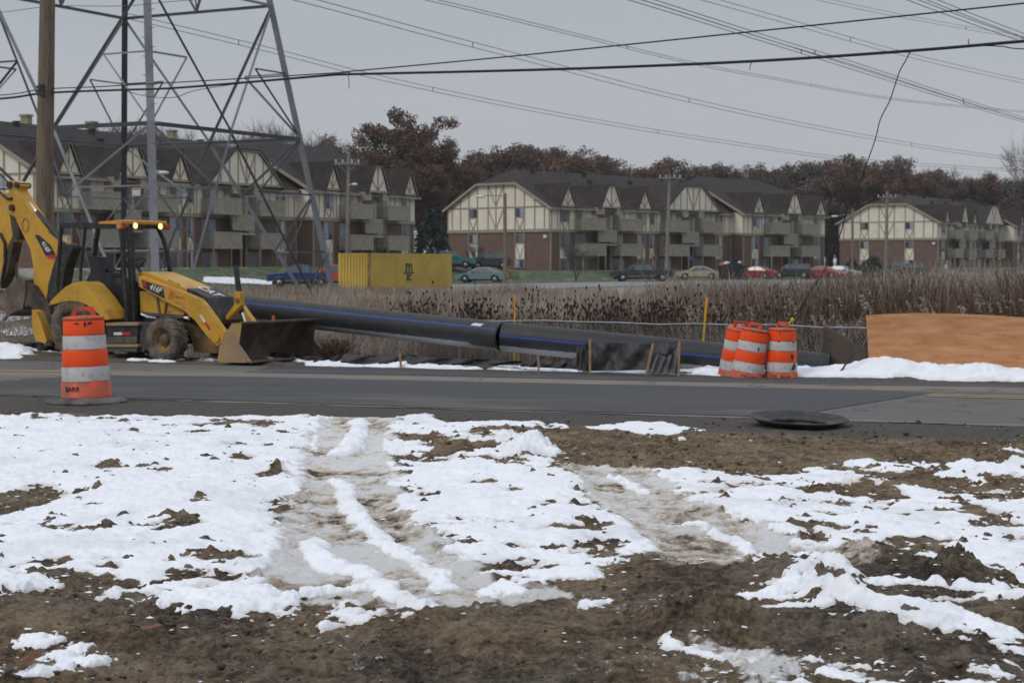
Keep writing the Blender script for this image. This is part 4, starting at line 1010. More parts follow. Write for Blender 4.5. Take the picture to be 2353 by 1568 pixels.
side_text('416F', 362, 585, -.152, .15, 28, 44, c2, m_wht, 'number_lettering', 0.2, 0.95, bm, 0.004)
for x, y, r_ in ((80, 92, .075), (140, 95, .065), (100, 275, .07), (520, 590, .08)): c_ = c2(-.14, [(x, y)])[0]; MB().tube([c_-Lf*.05, c_+Lf*.33], r_, 16).build('pivot_pin', m_blk, bm)
mb = MB(); a, b_, c_ = c2(0, [(140,125),(292,312),(480,520)]); mb.tube([a, b_], .034, 14, 1); mb.tube([b_, c_], .062, 14, 0); mb.build('boom_cylinder', [m_blk, m_chr], bk)
mb = MB(); mb.tube(c2(-.10, [(95,190),(160,240),(240,330),(330,440),(420,500),(560,590)]), .038, 8); mb.tube(c2(-.05, [(110,200),(200,270),(300,400),(380,470)]), .035, 8); mb.tube(c2(-.16, [(0,150),(60,205),(95,200)]), .03, 8); mb.build('hydraulic_hose', m_blk, bk)
plate('swing_frame', c2(-.24, [(500,572),(570,572),(582,600),(560,640),(520,760),(500,880),(480,960),(400,1010),(372,990),(385,880),(418,760),(450,655)]), -.16, .10, m_blk)
plate('swing_frame', c2(-.30, [(170,880),(210,870),(262,900),(320,990),(380,1010),(420,1200),(410,1380),(372,1330),(300,1120),(240,1060),(190,1060)]), -.30, .30, mat('dirty_frame_steel', (.075, .055, .042), .85, 0, .3, 4, .3, 20))
stick = [(-60,130),(15,165),(60,160),(85,190),(68,245),(105,330),(130,440),(125,530),(100,560),(80,680),(45,800),(20,880),(0,920),(-60,900),(-120,600),(-110,250)]
sk = plate('stick', c2(-.12, stick), -.12, .12, m_yel, .015)
mb = MB(); mb.prism(c2(-.125, [(75,320),(112,350),(155,440),(158,515),(112,535),(95,620),(58,790),(10,915),(-10,900),(30,700),(70,560),(100,500)]), Lf*.25); mb.build('stick_plate', MATS['dirty_frame_steel'], sk, bevel=.01)
mb = MB(); mb.tube(c2(-.15, [(0,480),(40,560),(40,700),(10,880)]), .035, 8); mb.build('hydraulic_hose', m_blk, sk)
prof = c2(-.33, [(-70,930),(-10,985),(40,930),(90,870),(135,830),(200,850),(205,930),(190,1020),(180,1080),(110,1105),(85,1118),(66,1142),(40,1105),(-10,1085),(-70,1060)])
plate('rear_bucket', prof, -.33, .33, m_bkt, .02)
for k in range(4): a = c2(-.3+.2*k, [(70, 1118)])[0]; b_ = c2(-.3+.2*k, [(30, 1165)])[0]; MB().bar(a, b_, .06, .05).build('bucket_tooth', m_bkt, bk)
mb = MB(); mb.bar(*c2(-.1, [(190,880),(225,1010)]), .12, .05); mb.bar(*c2(.1, [(130,700),(135,850)]), .06, .06); mb.build('bucket_linkage', m_yeld, bk, bevel=.008)
plate('stabilizer', c2(-.82, [(252,1085),(290,1100),(330,1200),(372,1330),(362,1355),(285,1332),(262,1260)]), -.82, -.62, m_yel)
mb = MB(); mb.prism([p + Lf*1.44 for p in c2(-.82, [(252,1085),(290,1100),(330,1200),(372,1330),(362,1355),(285,1332),(262,1260)])], Lf*.2); mb.build('stabilizer', m_yel, bk)
for q in (-.72, .72):
    a = c2(-.72, [(320, 1345)])[0] + Lf*(q+.72); z1 = a.z
    mb = MB(); mb.bar(a, Vector((a.x, a.y, ZG+.05)), .1, .1); mb.box((a.x-.22, a.y-.2, ZG), (a.x+.22, a.y+.2, ZG+.06)); mb.build('stabilizer_foot', m_blk, bk)

# =================================================================== TRAFFIC DRUMS
m_org = mat('fluorescent_orange_sheet', (0.95, 0.085, 0.006), 0.45, 0, 0.05, 3, 0, dirt=(0.45, 0.07, 0.02), dscale=9, damt=0.08)
m_orb = mat('orange_plastic', (0.62, 0.075, 0.02), 0.5, 0, 0.15, 4, 0, dirt=(0.22, 0.08, 0.05), dscale=7, damt=0.6)
m_whb = mat('dirty_white_sheet', (0.54, 0.53, 0.52), 0.6, 0, 0.05, 5, 0, dirt=(0.27, 0.25, 0.22), dscale=9, damt=0.28)
m_rub = mat('dusty_black_rubber', (0.075, 0.078, 0.082), 0.85, 0, 0.2, 5, 0.3, 25, dirt=(0.15, 0.13, 0.11), dscale=4, damt=0.7)
m_ink = mat('black_stencil_ink', (0.05, 0.025, 0.02), 0.8, 0, 0.2, 20)
m_scuf = mat('brown_scuffed_tape', (0.07, 0.045, 0.03), 0.8, 0, 0.3, 30)
PROF = [(.285, .05), (.292, .075), (.280, .085), (.278, .235), (.268, .24), (.264, .245), (.262, .415), (.254, .42), (.251, .425), (.249, .595), (.241, .60), (.238, .605), (.236, .765), (.229, .77), (.227, .775), (.225, .935), (.232, .945), (.232, .965), (.215, .975), (.10, .985), (0.001, .985)]
def drum(base, lean=(0, 0), hrot=0, txt=None, trot=0, ring=True, tsize=.095, label='', scuffs=()):
    t_ = thing('traffic_drum', base, 0, label, 'traffic drum', 'orange and white traffic drums')
    M0 = Matrix.Translation(Vector(base)); ML = M0 @ Matrix.Rotation(lean[0], 4, 'Y') @ Matrix.Rotation(lean[1], 4, 'X')
    MB().lathe(PROF, 40, ML).build('barrel', m_orb, t_)
    for z0, z1, mm in ((.25, .41, m_whb), (.43, .59, m_org), (.61, .76, m_whb), (.78, .93, m_org)):
        ra = np.interp([z0, z1], [p[1] for p in PROF[:16]], [p[0] for p in PROF[:16]])+.0035
        MB().lathe([(ra[0], z0), (ra[0]+.0005, z0+.004), (ra[1]+.0005, z1-.004), (ra[1], z1)], 40, ML).build('reflective_band', mm, t_)
    Mh = ML @ Matrix.Rotation(hrot, 4, 'Z')
    mb = MB(); mb.prism([Mh @ Vector(p) for p in ((-.145, -.018, .975), (-.115, -.018, 1.075), (-.105, -.018, 1.085), (.105, -.018, 1.085), (.115, -.018, 1.075), (.145, -.018, .975), (.085, -.018, .975), (.07, -.018, 1.04), (-.07, -.018, 1.04), (-.085, -.018, .975))], (Mh.to_3x3() @ Vector((0, .036, 0))))
    mb.build('handle', m_orb, t_, bevel=.006)
    if ring:
        mb = MB(); mb.lathe([(.30, .0), (.455, .0), (.46, .012), (.44, .028), (.34, .062), (.30, .068), (.295, .05)], 48, M0, close=True)
        mb.build('rubber_base', m_rub, t_)
    if txt:
        def bend(p): a = p.x/.283; return Vector(((.283+p.z)*math.sin(a), -(.283+p.z)*math.cos(a), p.y))
        words = txt.split(' '); offs = [0] if len(words) == 1 else [-R(23), R(17)]
        for wd_, of_ in zip(words, offs):
            Mt = ML @ Matrix.Rotation(trot+of_, 4, 'Z')
            text_mb(wd_, tsize, Mt @ Matrix.Translation((0, 0, .165)), .002, 0, bend=bend).build('stencil_lettering', m_ink, t_)
    for (a0, z0, sx, sz) in scuffs:
        rr = float(np.interp(z0, [p[1] for p in PROF[:16]], [p[0] for p in PROF[:16]]))+.0065
        pts = []
        nn = 11
        for k in range(nn):
            g = 2*math.pi*k/nn; f = random.uniform(.55, 1.2); pts.append((a0+sx*f*math.cos(g)/rr, z0+sz*f*math.sin(g)))
        mb = MB(); mb.add([ML @ Vector((rr*math.sin(a), -rr*math.cos(a), z)) for a, z in pts], [tuple(range(nn))]); mb.build('scuff', m_scuf, t_)
    return t_
g = G(197, 924, 0.0)
drum((g.x, g.y+.05, 0.0), (R(-1.6), 0), R(6), 'BARR', R(-20), True, .078, 'drum on a black rubber ring at the near edge of the road', [(-.1, .90, .03, .012), (.55, .905, .04, .02), (.3, .89, .02, .03)])
zf = -0.30
g = G(1712, 866, zf-.05); drum((g.x, g.y, zf-.20), (R(9), R(2)), R(-38), 'STATE', R(-3), False, .095, 'drum leaning right in the middle of the three far drums', [(.35, .66, .02, .05)])
g2 = G(1793, 866, zf-.05); drum((g2.x, g2.y, zf-.20), (R(1.5), R(1)), R(-52), 'TE BAR', R(-10), False, .095, 'upright drum with torn scuffed stripes, rightmost of the three far drums', [(.6, .50, .035, .07), (.75, .34, .06, .06), (.62, .885, .015, .012), (.7, .75, .03, .02), (-.35, .91, .015, .03), (-.4, .765, .04, .012)])
g3 = G(1694, 860, zf); drum((g3.x, g3.y+.55, zf-.19), (R(6), R(8)), R(10), None, 0, False, .1, 'drum mostly hidden behind the leaning drum, only its left side showing')
# loose rubber ring
g = G(1846, 984, 0.0)
mb = MB(); M_ = Matrix.Translation((g.x, g.y+.3, 0.0)) @ Matrix.Rotation(R(1.5), 4, 'Y') @ Matrix.Rotation(R(3), 4, 'X')
mb.lathe([(.345, .0), (.375, .010), (.395, .03), (.475, .072), (.482, .080), (.470, .084), (.38, .048), (.34, .038), (.30, .035), (.28, .025), (.28, .0)], 56, M_, close=True)
ro = mb.build('rubber_ring', mat('black_ring_rubber', (0.03, 0.031, 0.033), 0.7, 0, 0.2, 5, 0.2, 25, dirt=(0.08, 0.07, 0.06), dscale=5, damt=0.4), origin=(g.x, g.y+.3, 0)); tag(ro, 'loose black rubber drum base lying upside down at the near edge of the road', 'drum base')

# =================================================================== BIG BLACK PIPE
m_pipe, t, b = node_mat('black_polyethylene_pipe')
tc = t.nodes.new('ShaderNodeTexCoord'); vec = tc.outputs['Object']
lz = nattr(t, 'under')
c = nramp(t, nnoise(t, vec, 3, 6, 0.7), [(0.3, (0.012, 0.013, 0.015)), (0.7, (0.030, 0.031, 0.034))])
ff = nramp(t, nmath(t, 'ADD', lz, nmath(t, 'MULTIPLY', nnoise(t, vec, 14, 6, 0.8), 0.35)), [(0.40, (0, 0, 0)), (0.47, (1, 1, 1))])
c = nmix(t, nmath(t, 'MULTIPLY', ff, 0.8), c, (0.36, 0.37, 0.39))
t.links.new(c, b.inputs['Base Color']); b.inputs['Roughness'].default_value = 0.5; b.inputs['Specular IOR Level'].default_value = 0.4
m_blue = mat('blue_pipe_stripe', (0.02, 0.06, 0.27), 0.5, 0, 0.1, 5)
def pipe_run(a, b_, r, name, stripe_ang, label, label_piece=False, seg=40):
    a = Vector(a); b_ = Vector(b_); d = (b_-a).normalized(); L = (b_-a).length
    up = (Vector((0, 0, 1)) - d*d.z).normalized(); lat = d.cross(up).normalized()   # lat points to the camera side or away
    if lat.y > 0: lat = -lat
    n = 48; U = np.linspace(0, L, seg+1)
    V = []; und = []
    for u in U:
        for k in range(n):
            g_ = 2*math.pi*k/n
            off = up*(math.sin(g_)*r) + lat*(math.cos(g_)*r)
            V.append(a + d*u + off)
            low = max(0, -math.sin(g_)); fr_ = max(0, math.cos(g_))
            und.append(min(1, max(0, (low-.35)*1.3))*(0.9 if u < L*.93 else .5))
    Q = [(i*n+k, i*n+(k+1) % n, (i+1)*n+(k+1) % n, (i+1)*n+k) for i in range(seg) for k in range(n)]
    me = raw_mesh(name, np.array([tuple(v - a) for v in V]), np.array(Q)); me.polygons.foreach_set('use_smooth', np.ones(len(Q), bool))
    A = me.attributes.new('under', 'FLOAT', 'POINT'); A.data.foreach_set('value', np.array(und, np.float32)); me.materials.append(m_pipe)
    t_ = thing('water_pipe', tuple(a), 0, label, 'pipe', 'lengths of black pipe')
    o = link('pipe_wall', me, t_)
    mb = MB()
    for q in (0, 1):
        p_ = a if q == 0 else b_; s_ = 1 if q else -1
        ring_o = [p_ + up*(math.sin(2*math.pi*k/n)*r) + lat*(math.cos(2*math.pi*k/n)*r) for k in range(n)]
        ring_i = [p_ + up*(math.sin(2*math.pi*k/n)*r*.86) + lat*(math.cos(2*math.pi*k/n)*r*.86) for k in range(n)]
        mb.add(ring_o+ring_i, [(k, (k+1) % n, (k+1) % n+n, k+n) for k in range(n)])
    mb.build('pipe_end', m_pipe, t_)
    ang = R(stripe_ang); mb = MB(); w_ = .016
    vs_ = []
    for u in U:
        for da in (-w_/r, w_/r): vs_.append(a + d*u + up*(math.sin(ang+da)*(r+.0025)) + lat*(math.cos(ang+da)*(r+.0025)))
    mb.add(vs_, [(2*i, 2*i+1, 2*i+3, 2*i+2) for i in range(seg)]); mb.build('blue_stripe', m_blue, t_)
    if label_piece:
        mb = MB(); vs_ = []
        for u in (L-.62, L-.38):
            for k in range(5):
                aa = ang + R(6) + k*R(3.4); vs_.append(a + d*(u + k*.012) + up*(math.sin(aa)*(r+.005)) + lat*(math.cos(aa)*(r+.005)))
        mb.add(vs_, [(k, k+1, k+6, k+5) for k in range(4)]); mb.build('paper_label', m_wht, t_)
    return t_
r_p = .268
j = P(1156, 773, 31.2); a0 = P(455, 697, 36.6); e1 = P(1905, 846, 29.6)
dj = (e1-j).normalized()
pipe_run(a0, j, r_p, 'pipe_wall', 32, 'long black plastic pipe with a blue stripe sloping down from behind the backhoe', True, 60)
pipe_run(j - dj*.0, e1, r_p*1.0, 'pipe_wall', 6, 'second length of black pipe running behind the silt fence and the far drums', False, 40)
mb = MB(); d0 = (j-a0).normalized(); Mj = Matrix.Translation(j) @ d0.to_track_quat('Z', 'Y').to_matrix().to_4x4()
mb.lathe([(r_p-.02, -.03), (r_p+.006, -.025), (r_p+.011, -.008), (r_p+.004, 0.0), (r_p+.011, .010), (r_p+.008, .028), (r_p-.02, .03)], 48, Mj)
tag(mb.build('weld_bead', m_blk, origin=tuple(j)), 'black weld bead where the two lengths of pipe join', 'pipe joint')
# =================================================================== ROADSIDE: silt fence, stakes, boards, chain link fence
m_fab = mat('black_silt_fabric', (0.018, 0.018, 0.019), 0.55, 0, 0.3, 6, 0.5, 14, spec=0.5)
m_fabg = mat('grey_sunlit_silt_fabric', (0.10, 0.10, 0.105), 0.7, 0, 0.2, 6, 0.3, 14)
m_stake = mat('pale_pine_stake', (0.36, 0.23, 0.12), 0.8, 0, 0.15, 10)
m_mark = mat('yellow_marker_post', (0.52, 0.38, 0.03), 0.5, 0, 0.10, 6, 0, dirt=(0.3, 0.2, 0.05), dscale=12, damt=0.2)
m_marko = mat('orange_marker_sticker', (0.78, 0.36, 0.01), 0.5, 0, 0.1, 30, 0, dirt=(0.6, 0.10, 0.02), dscale=16, damt=0.5)
def cloth(name, top, bot, Y0, Y1, m, waves=7, amp=.05, parent=None, nx=90, nz=14, seed=0):
    """hanging fabric between two traced edges; top and bottom are picture outlines, Y0..Y1 the distance"""
    X = []; tx = [p[0] for p in top]; bx = [p[0] for p in bot]
    V = np.zeros((nz, nx, 3))
    for i in range(nx):
        u = i/(nx-1); Yd = Y0+(Y1-Y0)*u
        xt = tx[0]+(tx[-1]-tx[0])*u; yt = np.interp(xt, tx, [p[1] for p in top])
        xb = bx[0]+(bx[-1]-bx[0])*u; yb = np.interp(xb, bx, [p[1] for p in bot])
        A = P(xt, float(yt), Yd); B_ = P(xb, float(yb), Yd-.12)
        for k in range(nz):
            f = k/(nz-1); p = A*(1-f)+B_*f
            dy = amp*math.sin(u*waves*6.28+f*2.5+seed)*(0.3+f*(1-f)*3) + amp*.8*(float(fbm(np.array([u*9.0]), np.array([f*2.5+seed]), 1.0, 3, 5)[0]))
            V[k, i] = (p.x, p.y+dy, p.z)
    V2 = V.copy(); V2[:, :, 1] += .006
    idx = np.arange(nz*nx).reshape(nz, nx)
    q = np.stack([idx[:-1, :-1], idx[1:, :-1], idx[1:, 1:], idx[:-1, 1:]], -1).reshape(-1, 4)
    VV = np.concatenate([V.reshape(-1, 3), V2.reshape(-1, 3)]); QQ = np.concatenate([q, q[:, ::-1]+nz*nx])
    if parent is not None: VV = VV - np.array(mw(parent).translation)
    me = raw_mesh(name, VV, QQ); me.polygons.foreach_set('use_smooth', np.ones(len(QQ), bool)); me.materials.append(m)
    return link(name, me, parent)
def stake(x0, y0, x1, y1, Yd, wd=.045, m=None, name='stake', parent=None):
    a = P(x0, y0, Yd); b_ = P(x1, y1, Yd); b_ = b_ + (b_-a).normalized()*.15
    mb = MB(); mb.bar(a, b_, wd, wd*.8)
    return mb.build(name, m or m_stake, parent, bevel=0)
pos = P(1440, 840, 29.2)
sf = thing('silt_fence', (pos.x, pos.y, pos.z), 0, 'black fabric silt fence stretched between wooden stakes in front of the pipe', 'silt fence', 'silt fences')
cloth('fabric', [(1345,789),(1400,787),(1490,790),(1530,789),(1562,783)], [(1345,852),(1420,851),(1490,850),(1562,852)], 29.6, 28.9, m_fab, 3, .05, sf, seed=1)
cloth('folded_fabric', [(1324,798),(1330,794),(1346,795)], [(1322,848),(1346,852)], 29.5, 29.4, m_fab, 2, .03, sf, 20, seed=3)
cloth('torn_flap', [(1498,800),(1508,812),(1528,820),(1545,812),(1556,795)], [(1484,856),(1500,860),(1556,858)], 28.95, 28.8, m_fabg, 4, .05, sf, 40, seed=5)
stake(1355, 778, 1355, 852, 29.3, .05, parent=sf); stake(1500, 789, 1486, 854, 28.85, .05, parent=sf); stake(1560, 783, 1558, 858, 28.7, .05, parent=sf)
pos = P(980, 835, 31)
sf2 = thing('silt_fence', (pos.x, pos.y, pos.z), 0, 'low sagging black silt fence along the ground under the pipe', 'silt fence', 'silt fences')
cloth('fabric', [(790,812),(830,816),(870,818),(922,810),(960,816),(1010,823),(1080,824),(1160,828),(1200,830)], [(780,834),(900,838),(1040,840),(1200,838)], 31.9, 30.3, m_fab, 5, .08, sf2, seed=2)
cloth('fabric', [(1195,836),(1215,826),(1240,818),(1262,830),(1300,828),(1324,820)], [(1195,842),(1324,848)], 30.2, 29.6, m_fab, 4, .06, sf2, 50, seed=4)
stake(918, 808, 921, 842, 31.0, .05, parent=sf2); stake(1236, 815, 1237, 845, 29.8, .05, parent=sf2)
pos = P(60, 800, 36)
sf3 = thing('silt_fence', (pos.x, pos.y, pos.z), 0, 'crumpled black silt fence lying behind the machine at the left edge', 'silt fence', 'silt fences')
cloth('fabric', [(-120,790),(0,788),(30,792),(55,784),(100,790),(150,800),(260,800)], [(-120,820),(0,812),(120,818),(260,822)], 37.5, 35.8, m_fab, 8, .12, sf3, seed=6)
cloth('fabric', [(620,808),(680,815),(740,822),(790,815)], [(620,830),(790,836)], 33.4, 32.2, m_fab, 5, .08, sf3, 50, seed=8)
def marker(x0, y0, x1, y1, Yd, split, label):
    a = P(x0, y0, Yd); b_ = P(x1, y1, Yd); t_ = thing('marker_post', (b_.x, b_.y, b_.z), 0, label, 'marker post', 'yellow utility marker posts')
    c_ = a + (b_-a)*split
    MB().bar(c_, b_, .105, .03).build('post', m_mark, t_, bevel=.006); MB().bar(a, c_, .107, .032).build('warning_sticker', m_marko, t_)
    return t_
marker(1182, 679, 1182, 828, 32.6, .38, 'upright yellow marker post behind the pipe joint')
marker(1623, 683, 1614, 800, 30.8, .42, 'yellow marker post leaning to the right, behind the pipe and left of the far drums')
tag(stake(1191, 808, 1191, 830, 31.4, .05, m_mark, 'short_stake'), 'short yellow stake beside the foot of the upright marker post', 'stake')
# plywood sheet and grey board
m_ply, t, b = node_mat('orange_brown_plywood')
tc = t.nodes.new('ShaderNodeTexCoord'); vec = tc.outputs['Object']
f1 = nnoise(t, vec, 1.0, 8, 0.65, (1.2, 3.0, 9.0)); f2 = nnoise(t, vec, 2.2, 5, 0.7, (1.0, 2.0, 5.0))
c = nramp(t, f1, [(0.34, (0.38, 0.175, 0.082)), (0.5, (0.47, 0.235, 0.115)), (0.64, (0.54, 0.30, 0.155))])
c = nmix(t, nmath(t, 'MULTIPLY', nramp(t, f2, [(0.62, (0, 0, 0)), (0.72, (1, 1, 1))]), 0.6), c, (0.22, 0.08, 0.035))
c = nmix(t, nramp(t, nnoise(t, vec, 7, 3, 0.6, (1, 1, 3.0)), [(0.70, (0, 0, 0)), (0.74, (1, 1, 1))]), c, (0.16, 0.08, 0.04))
t.links.new(c, b.inputs['Base Color']); b.inputs['Roughness'].default_value = 0.95; b.inputs['Specular IOR Level'].default_value = 0.1
top = [(1989,724),(2040,721),(2100,719),(2180,720),(2260,723),(2352,729),(2480,740),(2620,756)]
Yd = lambda x: 29.5 - (x-1989)/630*1.7
pts = [P(x, y, Yd(x)) for x, y in top]; bot = [P(x, y, Yd(x)-.02) for x, y in [(2620,905),(2352,893),(2100,885),(1998,870)]]
mb = MB(); mb.prism(pts + bot, Vector((.01, .025, 0)))
tag(mb.build('plywood_sheet', m_ply, origin=tuple(bot[2])), 'orange brown plywood sheet standing on edge behind the snow bank at the right', 'plywood')
m_board = mat('weathered_grey_board', (0.13, 0.10, 0.075), 0.9, 0, 0.25, 2, 0.3, 12, dirt=(0.05, 0.038, 0.03), dscale=2.0, damt=1.1)
pts = [P(1891, 749, 29.9), P(1905, 752, 29.9), P(1992, 806, 29.6), P(1998, 818, 29.6), P(2010, 870, 29.5), P(1892, 870, 29.8)]
mb = MB(); mb.prism(pts, Vector((.02, .06, 0))); ob_ = mb.build('plank_board', m_board, origin=tuple(pts[4])); tag(ob_, 'weathered grey board with a sloping top edge, left of the plywood', 'board')
mb = MB(); mb.tube([P(1988, 737, 28.8) , P(1985,740,28.8)], .01, 5)
cb = MB(); cb.tube([P(1993, 808, 28.6), P(1975, 804, 28.55), P(1958, 815, 28.5), P(1945, 832, 28.5), P(1936, 846, 28.5), P(1928, 856, 28.5)], .017, 8)
tag(cb.build('cable_end', m_blk, origin=tuple(P(1928, 856, 28.5))), 'black cable end bent over the front of the weathered board', 'cable')
# chain link fence
m_galv = mat('galvanised_steel', (0.24, 0.25, 0.27), 0.5, 0.6, 0.12, 5)
fl = [Vector((-22, 46.5, 0)), P(60, 700, 40.0), P(733, 700, 36.4), P(1246, 700, 33.9), P(1600, 700, 32.4), P(1985, 700, 30.7), P(2600, 700, 28.6)]
cf = thing('chain_link_fence', (fl[3].x, fl[3].y, 0), 0, 'low galvanised chain link fence running behind the pipe', 'fence')
ztop = .40
path = []
for i in range(len(fl)-1):
    n_ = max(1, int((fl[i+1]-fl[i]).length/0.8))
    for k in range(n_): p = fl[i].lerp(fl[i+1], k/n_); path.append(Vector((p.x, p.y, ztop + .012*math.sin(p.x*1.7)+.010*math.sin(p.x*4.1))))
path.append(Vector((fl[-1].x, fl[-1].y, ztop)))
mb = MB(); mb.tube(path, .018, 8); mb.build('top_rail', m_galv, cf)
s_len = np.cumsum([0]+[(path[i+1]-path[i]).length for i in range(len(path)-1)])
def along(s_):
    i = int(np.clip(np.searchsorted(s_len, s_)-1, 0, len(path)-2)); f = (s_-s_len[i])/(s_len[i+1]-s_len[i]); return path[i].lerp(path[i+1], f)
k = 0.6
while k < s_len[-1]:
    p = along(k); mb = MB(); mb.tube([(p.x, p.y+.05, -.95), (p.x, p.y+.05, ztop+.03)], .028, 8); mb.build('post', m_galv, cf); k += 2.6
mb = MB(); hgt = 1.2; s_ = 0.0
segs = []
while s_ < s_len[-1]-hgt:
    for (sa_, sb_) in ((s_, s_+hgt), (s_+hgt, s_)):
        p0 = along(sa_); p1 = along(sb_); a = Vector((p0.x, p0.y, ztop)); b_ = Vector((p1.x, p1.y, ztop-hgt)); pts_ = [a.lerp(b_, q/3) for q in range(4)]
        for q in range(4):
            pp = along(sa_+(sb_-sa_)*q/3); pts_[q] = Vector((pp.x, pp.y-.01*(1 if sa_ < sb_ else -1), ztop-hgt*q/3))
        mb.tube(pts_, .0028, 3, cap=False)
    s_ += .085
wm = mb.build('wire_mesh', m_galv, cf); wm['kind'] = 'stuff'

# =================================================================== WIRES OVERHEAD
m_cab = mat('black_cable', (0.012, 0.012, 0.014), 0.6, 0, 0.1, 5)
m_con = mat('grey_conductor', (0.12, 0.125, 0.13), 0.6, 0.3, 0.1, 5)
def smooth_pts(pts, n=8):
    out_ = []; m_ = len(pts)
    for i in range(m_-1):
        p0 = pts[max(i-1, 0)]; p1 = pts[i]; p2 = pts[i+1]; p3 = pts[min(i+2, m_-1)]
        for k in range(n):
            f = k/n; out_.append(tuple(0.5*((2*p1[c]) + (-p0[c]+p2[c])*f + (2*p0[c]-5*p1[c]+4*p2[c]-p3[c])*f*f + (-p0[c]+3*p1[c]-3*p2[c]+p3[c])*f**3) for c in range(len(p1))))
    out_.append(tuple(pts[-1])); return out_
def cable(name, pts, r, m, label, cat='cable', group=None, mbx=None):
    """pts: (x, y, distance)"""
    s3 = smooth_pts(pts); P3 = [P(*p) for p in s3]
    mb = MB(); mb.tube(P3, r, 6); o = mb.build(name, m, origin=tuple(P3[len(P3)//2])); return tag(o, label, cat, group)
cable('telephone_cable', [(-260,240,44),(0,227,41),(105,214,40),(275,207,39),(392,203,38),(560,190,36.5),(769,172,34.5),(800,171,34.3),(1290,159,31),(1729,141,28.5),(2092,117,27),(2352,95,26),(2700,66,24.6)], .026, m_cab, 'thick black cable, lower of the two running from the wooden pole across the sky')
cable('support_wire', [(-260,230,44),(0,219,41),(105,205,40),(275,197,39),(769,168,34.6),(808,164,34.3),(1192,128,31.5),(1729,73,28.3),(2352,8,25.8),(2700,-30,24.6)], .013, m_cab, 'thin black wire, upper of the two running from the wooden pole across the sky')
cable('slack_wire', [(280,207,39.1),(340,222,38.5),(400,224,38.0),(450,208,37.5),(560,190.5,36.6)], .008, m_cab, 'short slack wire looping under the thick cable near the steel tower')
cable('slack_wire', [(2100,116,27.1),(2226,106,26.6),(2300,107,26.3),(2352,113,26.2),(2600,120,25.3)], .009, m_cab, 'thin wire parting from the thick cable at the upper right')
cable('slack_wire', [(-200,42,44),(0,29,42),(120,15,40.2),(290,14,39.4),(420,2,38.6),(700,-14,37.2)], .008, m_con, 'faint thin wire at the very top left passing the wooden pole')
for x, y, dx, dy, Yd_, lab in ((800,171,2,34,34.3,'short wire tie hanging down from the thick cable near the oak tree'),(1729,141,-7,20,28.5,'short wire tie hanging from the middle of the thick cable'),(2224,106,1,-16,26.6,'short wire tie sticking up from the thick cable at the right')):
    o = cable('cable_tie', [(x,y,Yd_),(x+dx*.8,y+dy*.5,Yd_),(x+dx,y+dy,Yd_)], .007, m_cab, lab)
cable('hanging_cable', [(2092,117,27),(2080,140,27),(2065,168,27.1),(2046,226,27.2),(2033,252,27.3),(2021,278,27.4),(2010,321,27.6),(1985,392,27.8),(1977,416,27.9),(1950,467,28),(1929,540,28.2),(1891,624,28.4),(1853,683,28.6),(1822,734,28.75)], .009, m_cab, 'broken black cable hanging down to the upright far drum')
a = P(1811, 744, 28.75); b_ = P(1818, 737, 28.75)
mb = MB(); mb.tube([a, b_], .016, 8); mb.ball(b_+Vector((.015, 0, .02)), .036); tag(mb.build('cable_tag', m_mark, origin=tuple(a)), 'yellow tag tying the hanging cable to the handle of the upright far drum', 'tag')
def pair(pts, sep, r, label):
    """a bundle of two conductors on short spacers, one object"""
    s3 = smooth_pts(pts); A = [P(*p) for p in s3]
    mb = MB(); mb.tube(A, r, 5); mb.tube([p+Vector((0, 0, -sep)) for p in A], r, 5)
    for k in range(6, len(A)-2, 14): mb.bar(A[k], A[k]+Vector((0, 0, -sep)), .05, .05)
    o = mb.build('power_line', m_con, origin=tuple(A[len(A)//2])); return tag(o, label, 'power line', 'high voltage lines crossing the sky')
def wl(pts): return [(633+.7305*x, .7305*y, d) for x, y, d in pts]
pair([(291,31,100)]+wl([(0,155,112),(300,232,122),(700,318,138),(1100,392,155),(1500,455,175),(1820,498,195),(2353,535,230)]), .30, .022, 'lowest high voltage line, leaving the steel tower and dropping behind the trees')
pair(wl([(-300,-110,80),(130,0,88),(450,88,98),(800,180,112),(1200,285,130),(1600,375,152),(2000,450,178),(2353,500,205),(2700,540,240)]), .32, .022, 'second high voltage line from the bottom, crossing the sky above the oak tree')
pair(wl([(100,-90,80),(510,0,90),(900,95,104),(1300,193,124),(1600,250,142),(1950,310,168),(2353,350,200),(2700,380,240)]), .16, .020, 'third high voltage line from the bottom, ending level with the hanging cable')
pair(wl([(700,-130,60),(1150,0,68),(1500,110,78),(1800,205,90),(2100,300,106),(2353,378,124),(2700,470,150)]), .16, .018, 'darker high voltage line falling steeply to the right, left one of a close pair')
pair(wl([(760,-130,60),(1190,0,68),(1550,115,78),(1830,200,90),(2100,290,106),(2353,370,124),(2700,462,150)]), .16, .018, 'darker high voltage line falling steeply to the right, right one of a close pair')
pair(wl([(1000,-110,90),(1395,0,100),(1650,72,112),(1980,165,130),(2353,252,156),(2700,320,190)]), .30, .020, 'high voltage line crossing above the hanging cable at the upper right')
pair(wl([(1400,-80,110),(1750,0,124),(2000,52,140),(2353,115,165),(2700,170,200)]), .26, .018, 'faint high voltage line near the top right corner')
pair(wl([(1700,-130,50),(2020,0,56),(2353,122,64),(2700,240,74)]), .14, .014, 'steep high voltage line in the top right corner, left one of two')
pair(wl([(1760,-130,50),(2080,0,56),(2353,106,64),(2700,226,74)]), .14, .014, 'steep high voltage line in the top right corner, right one of two')

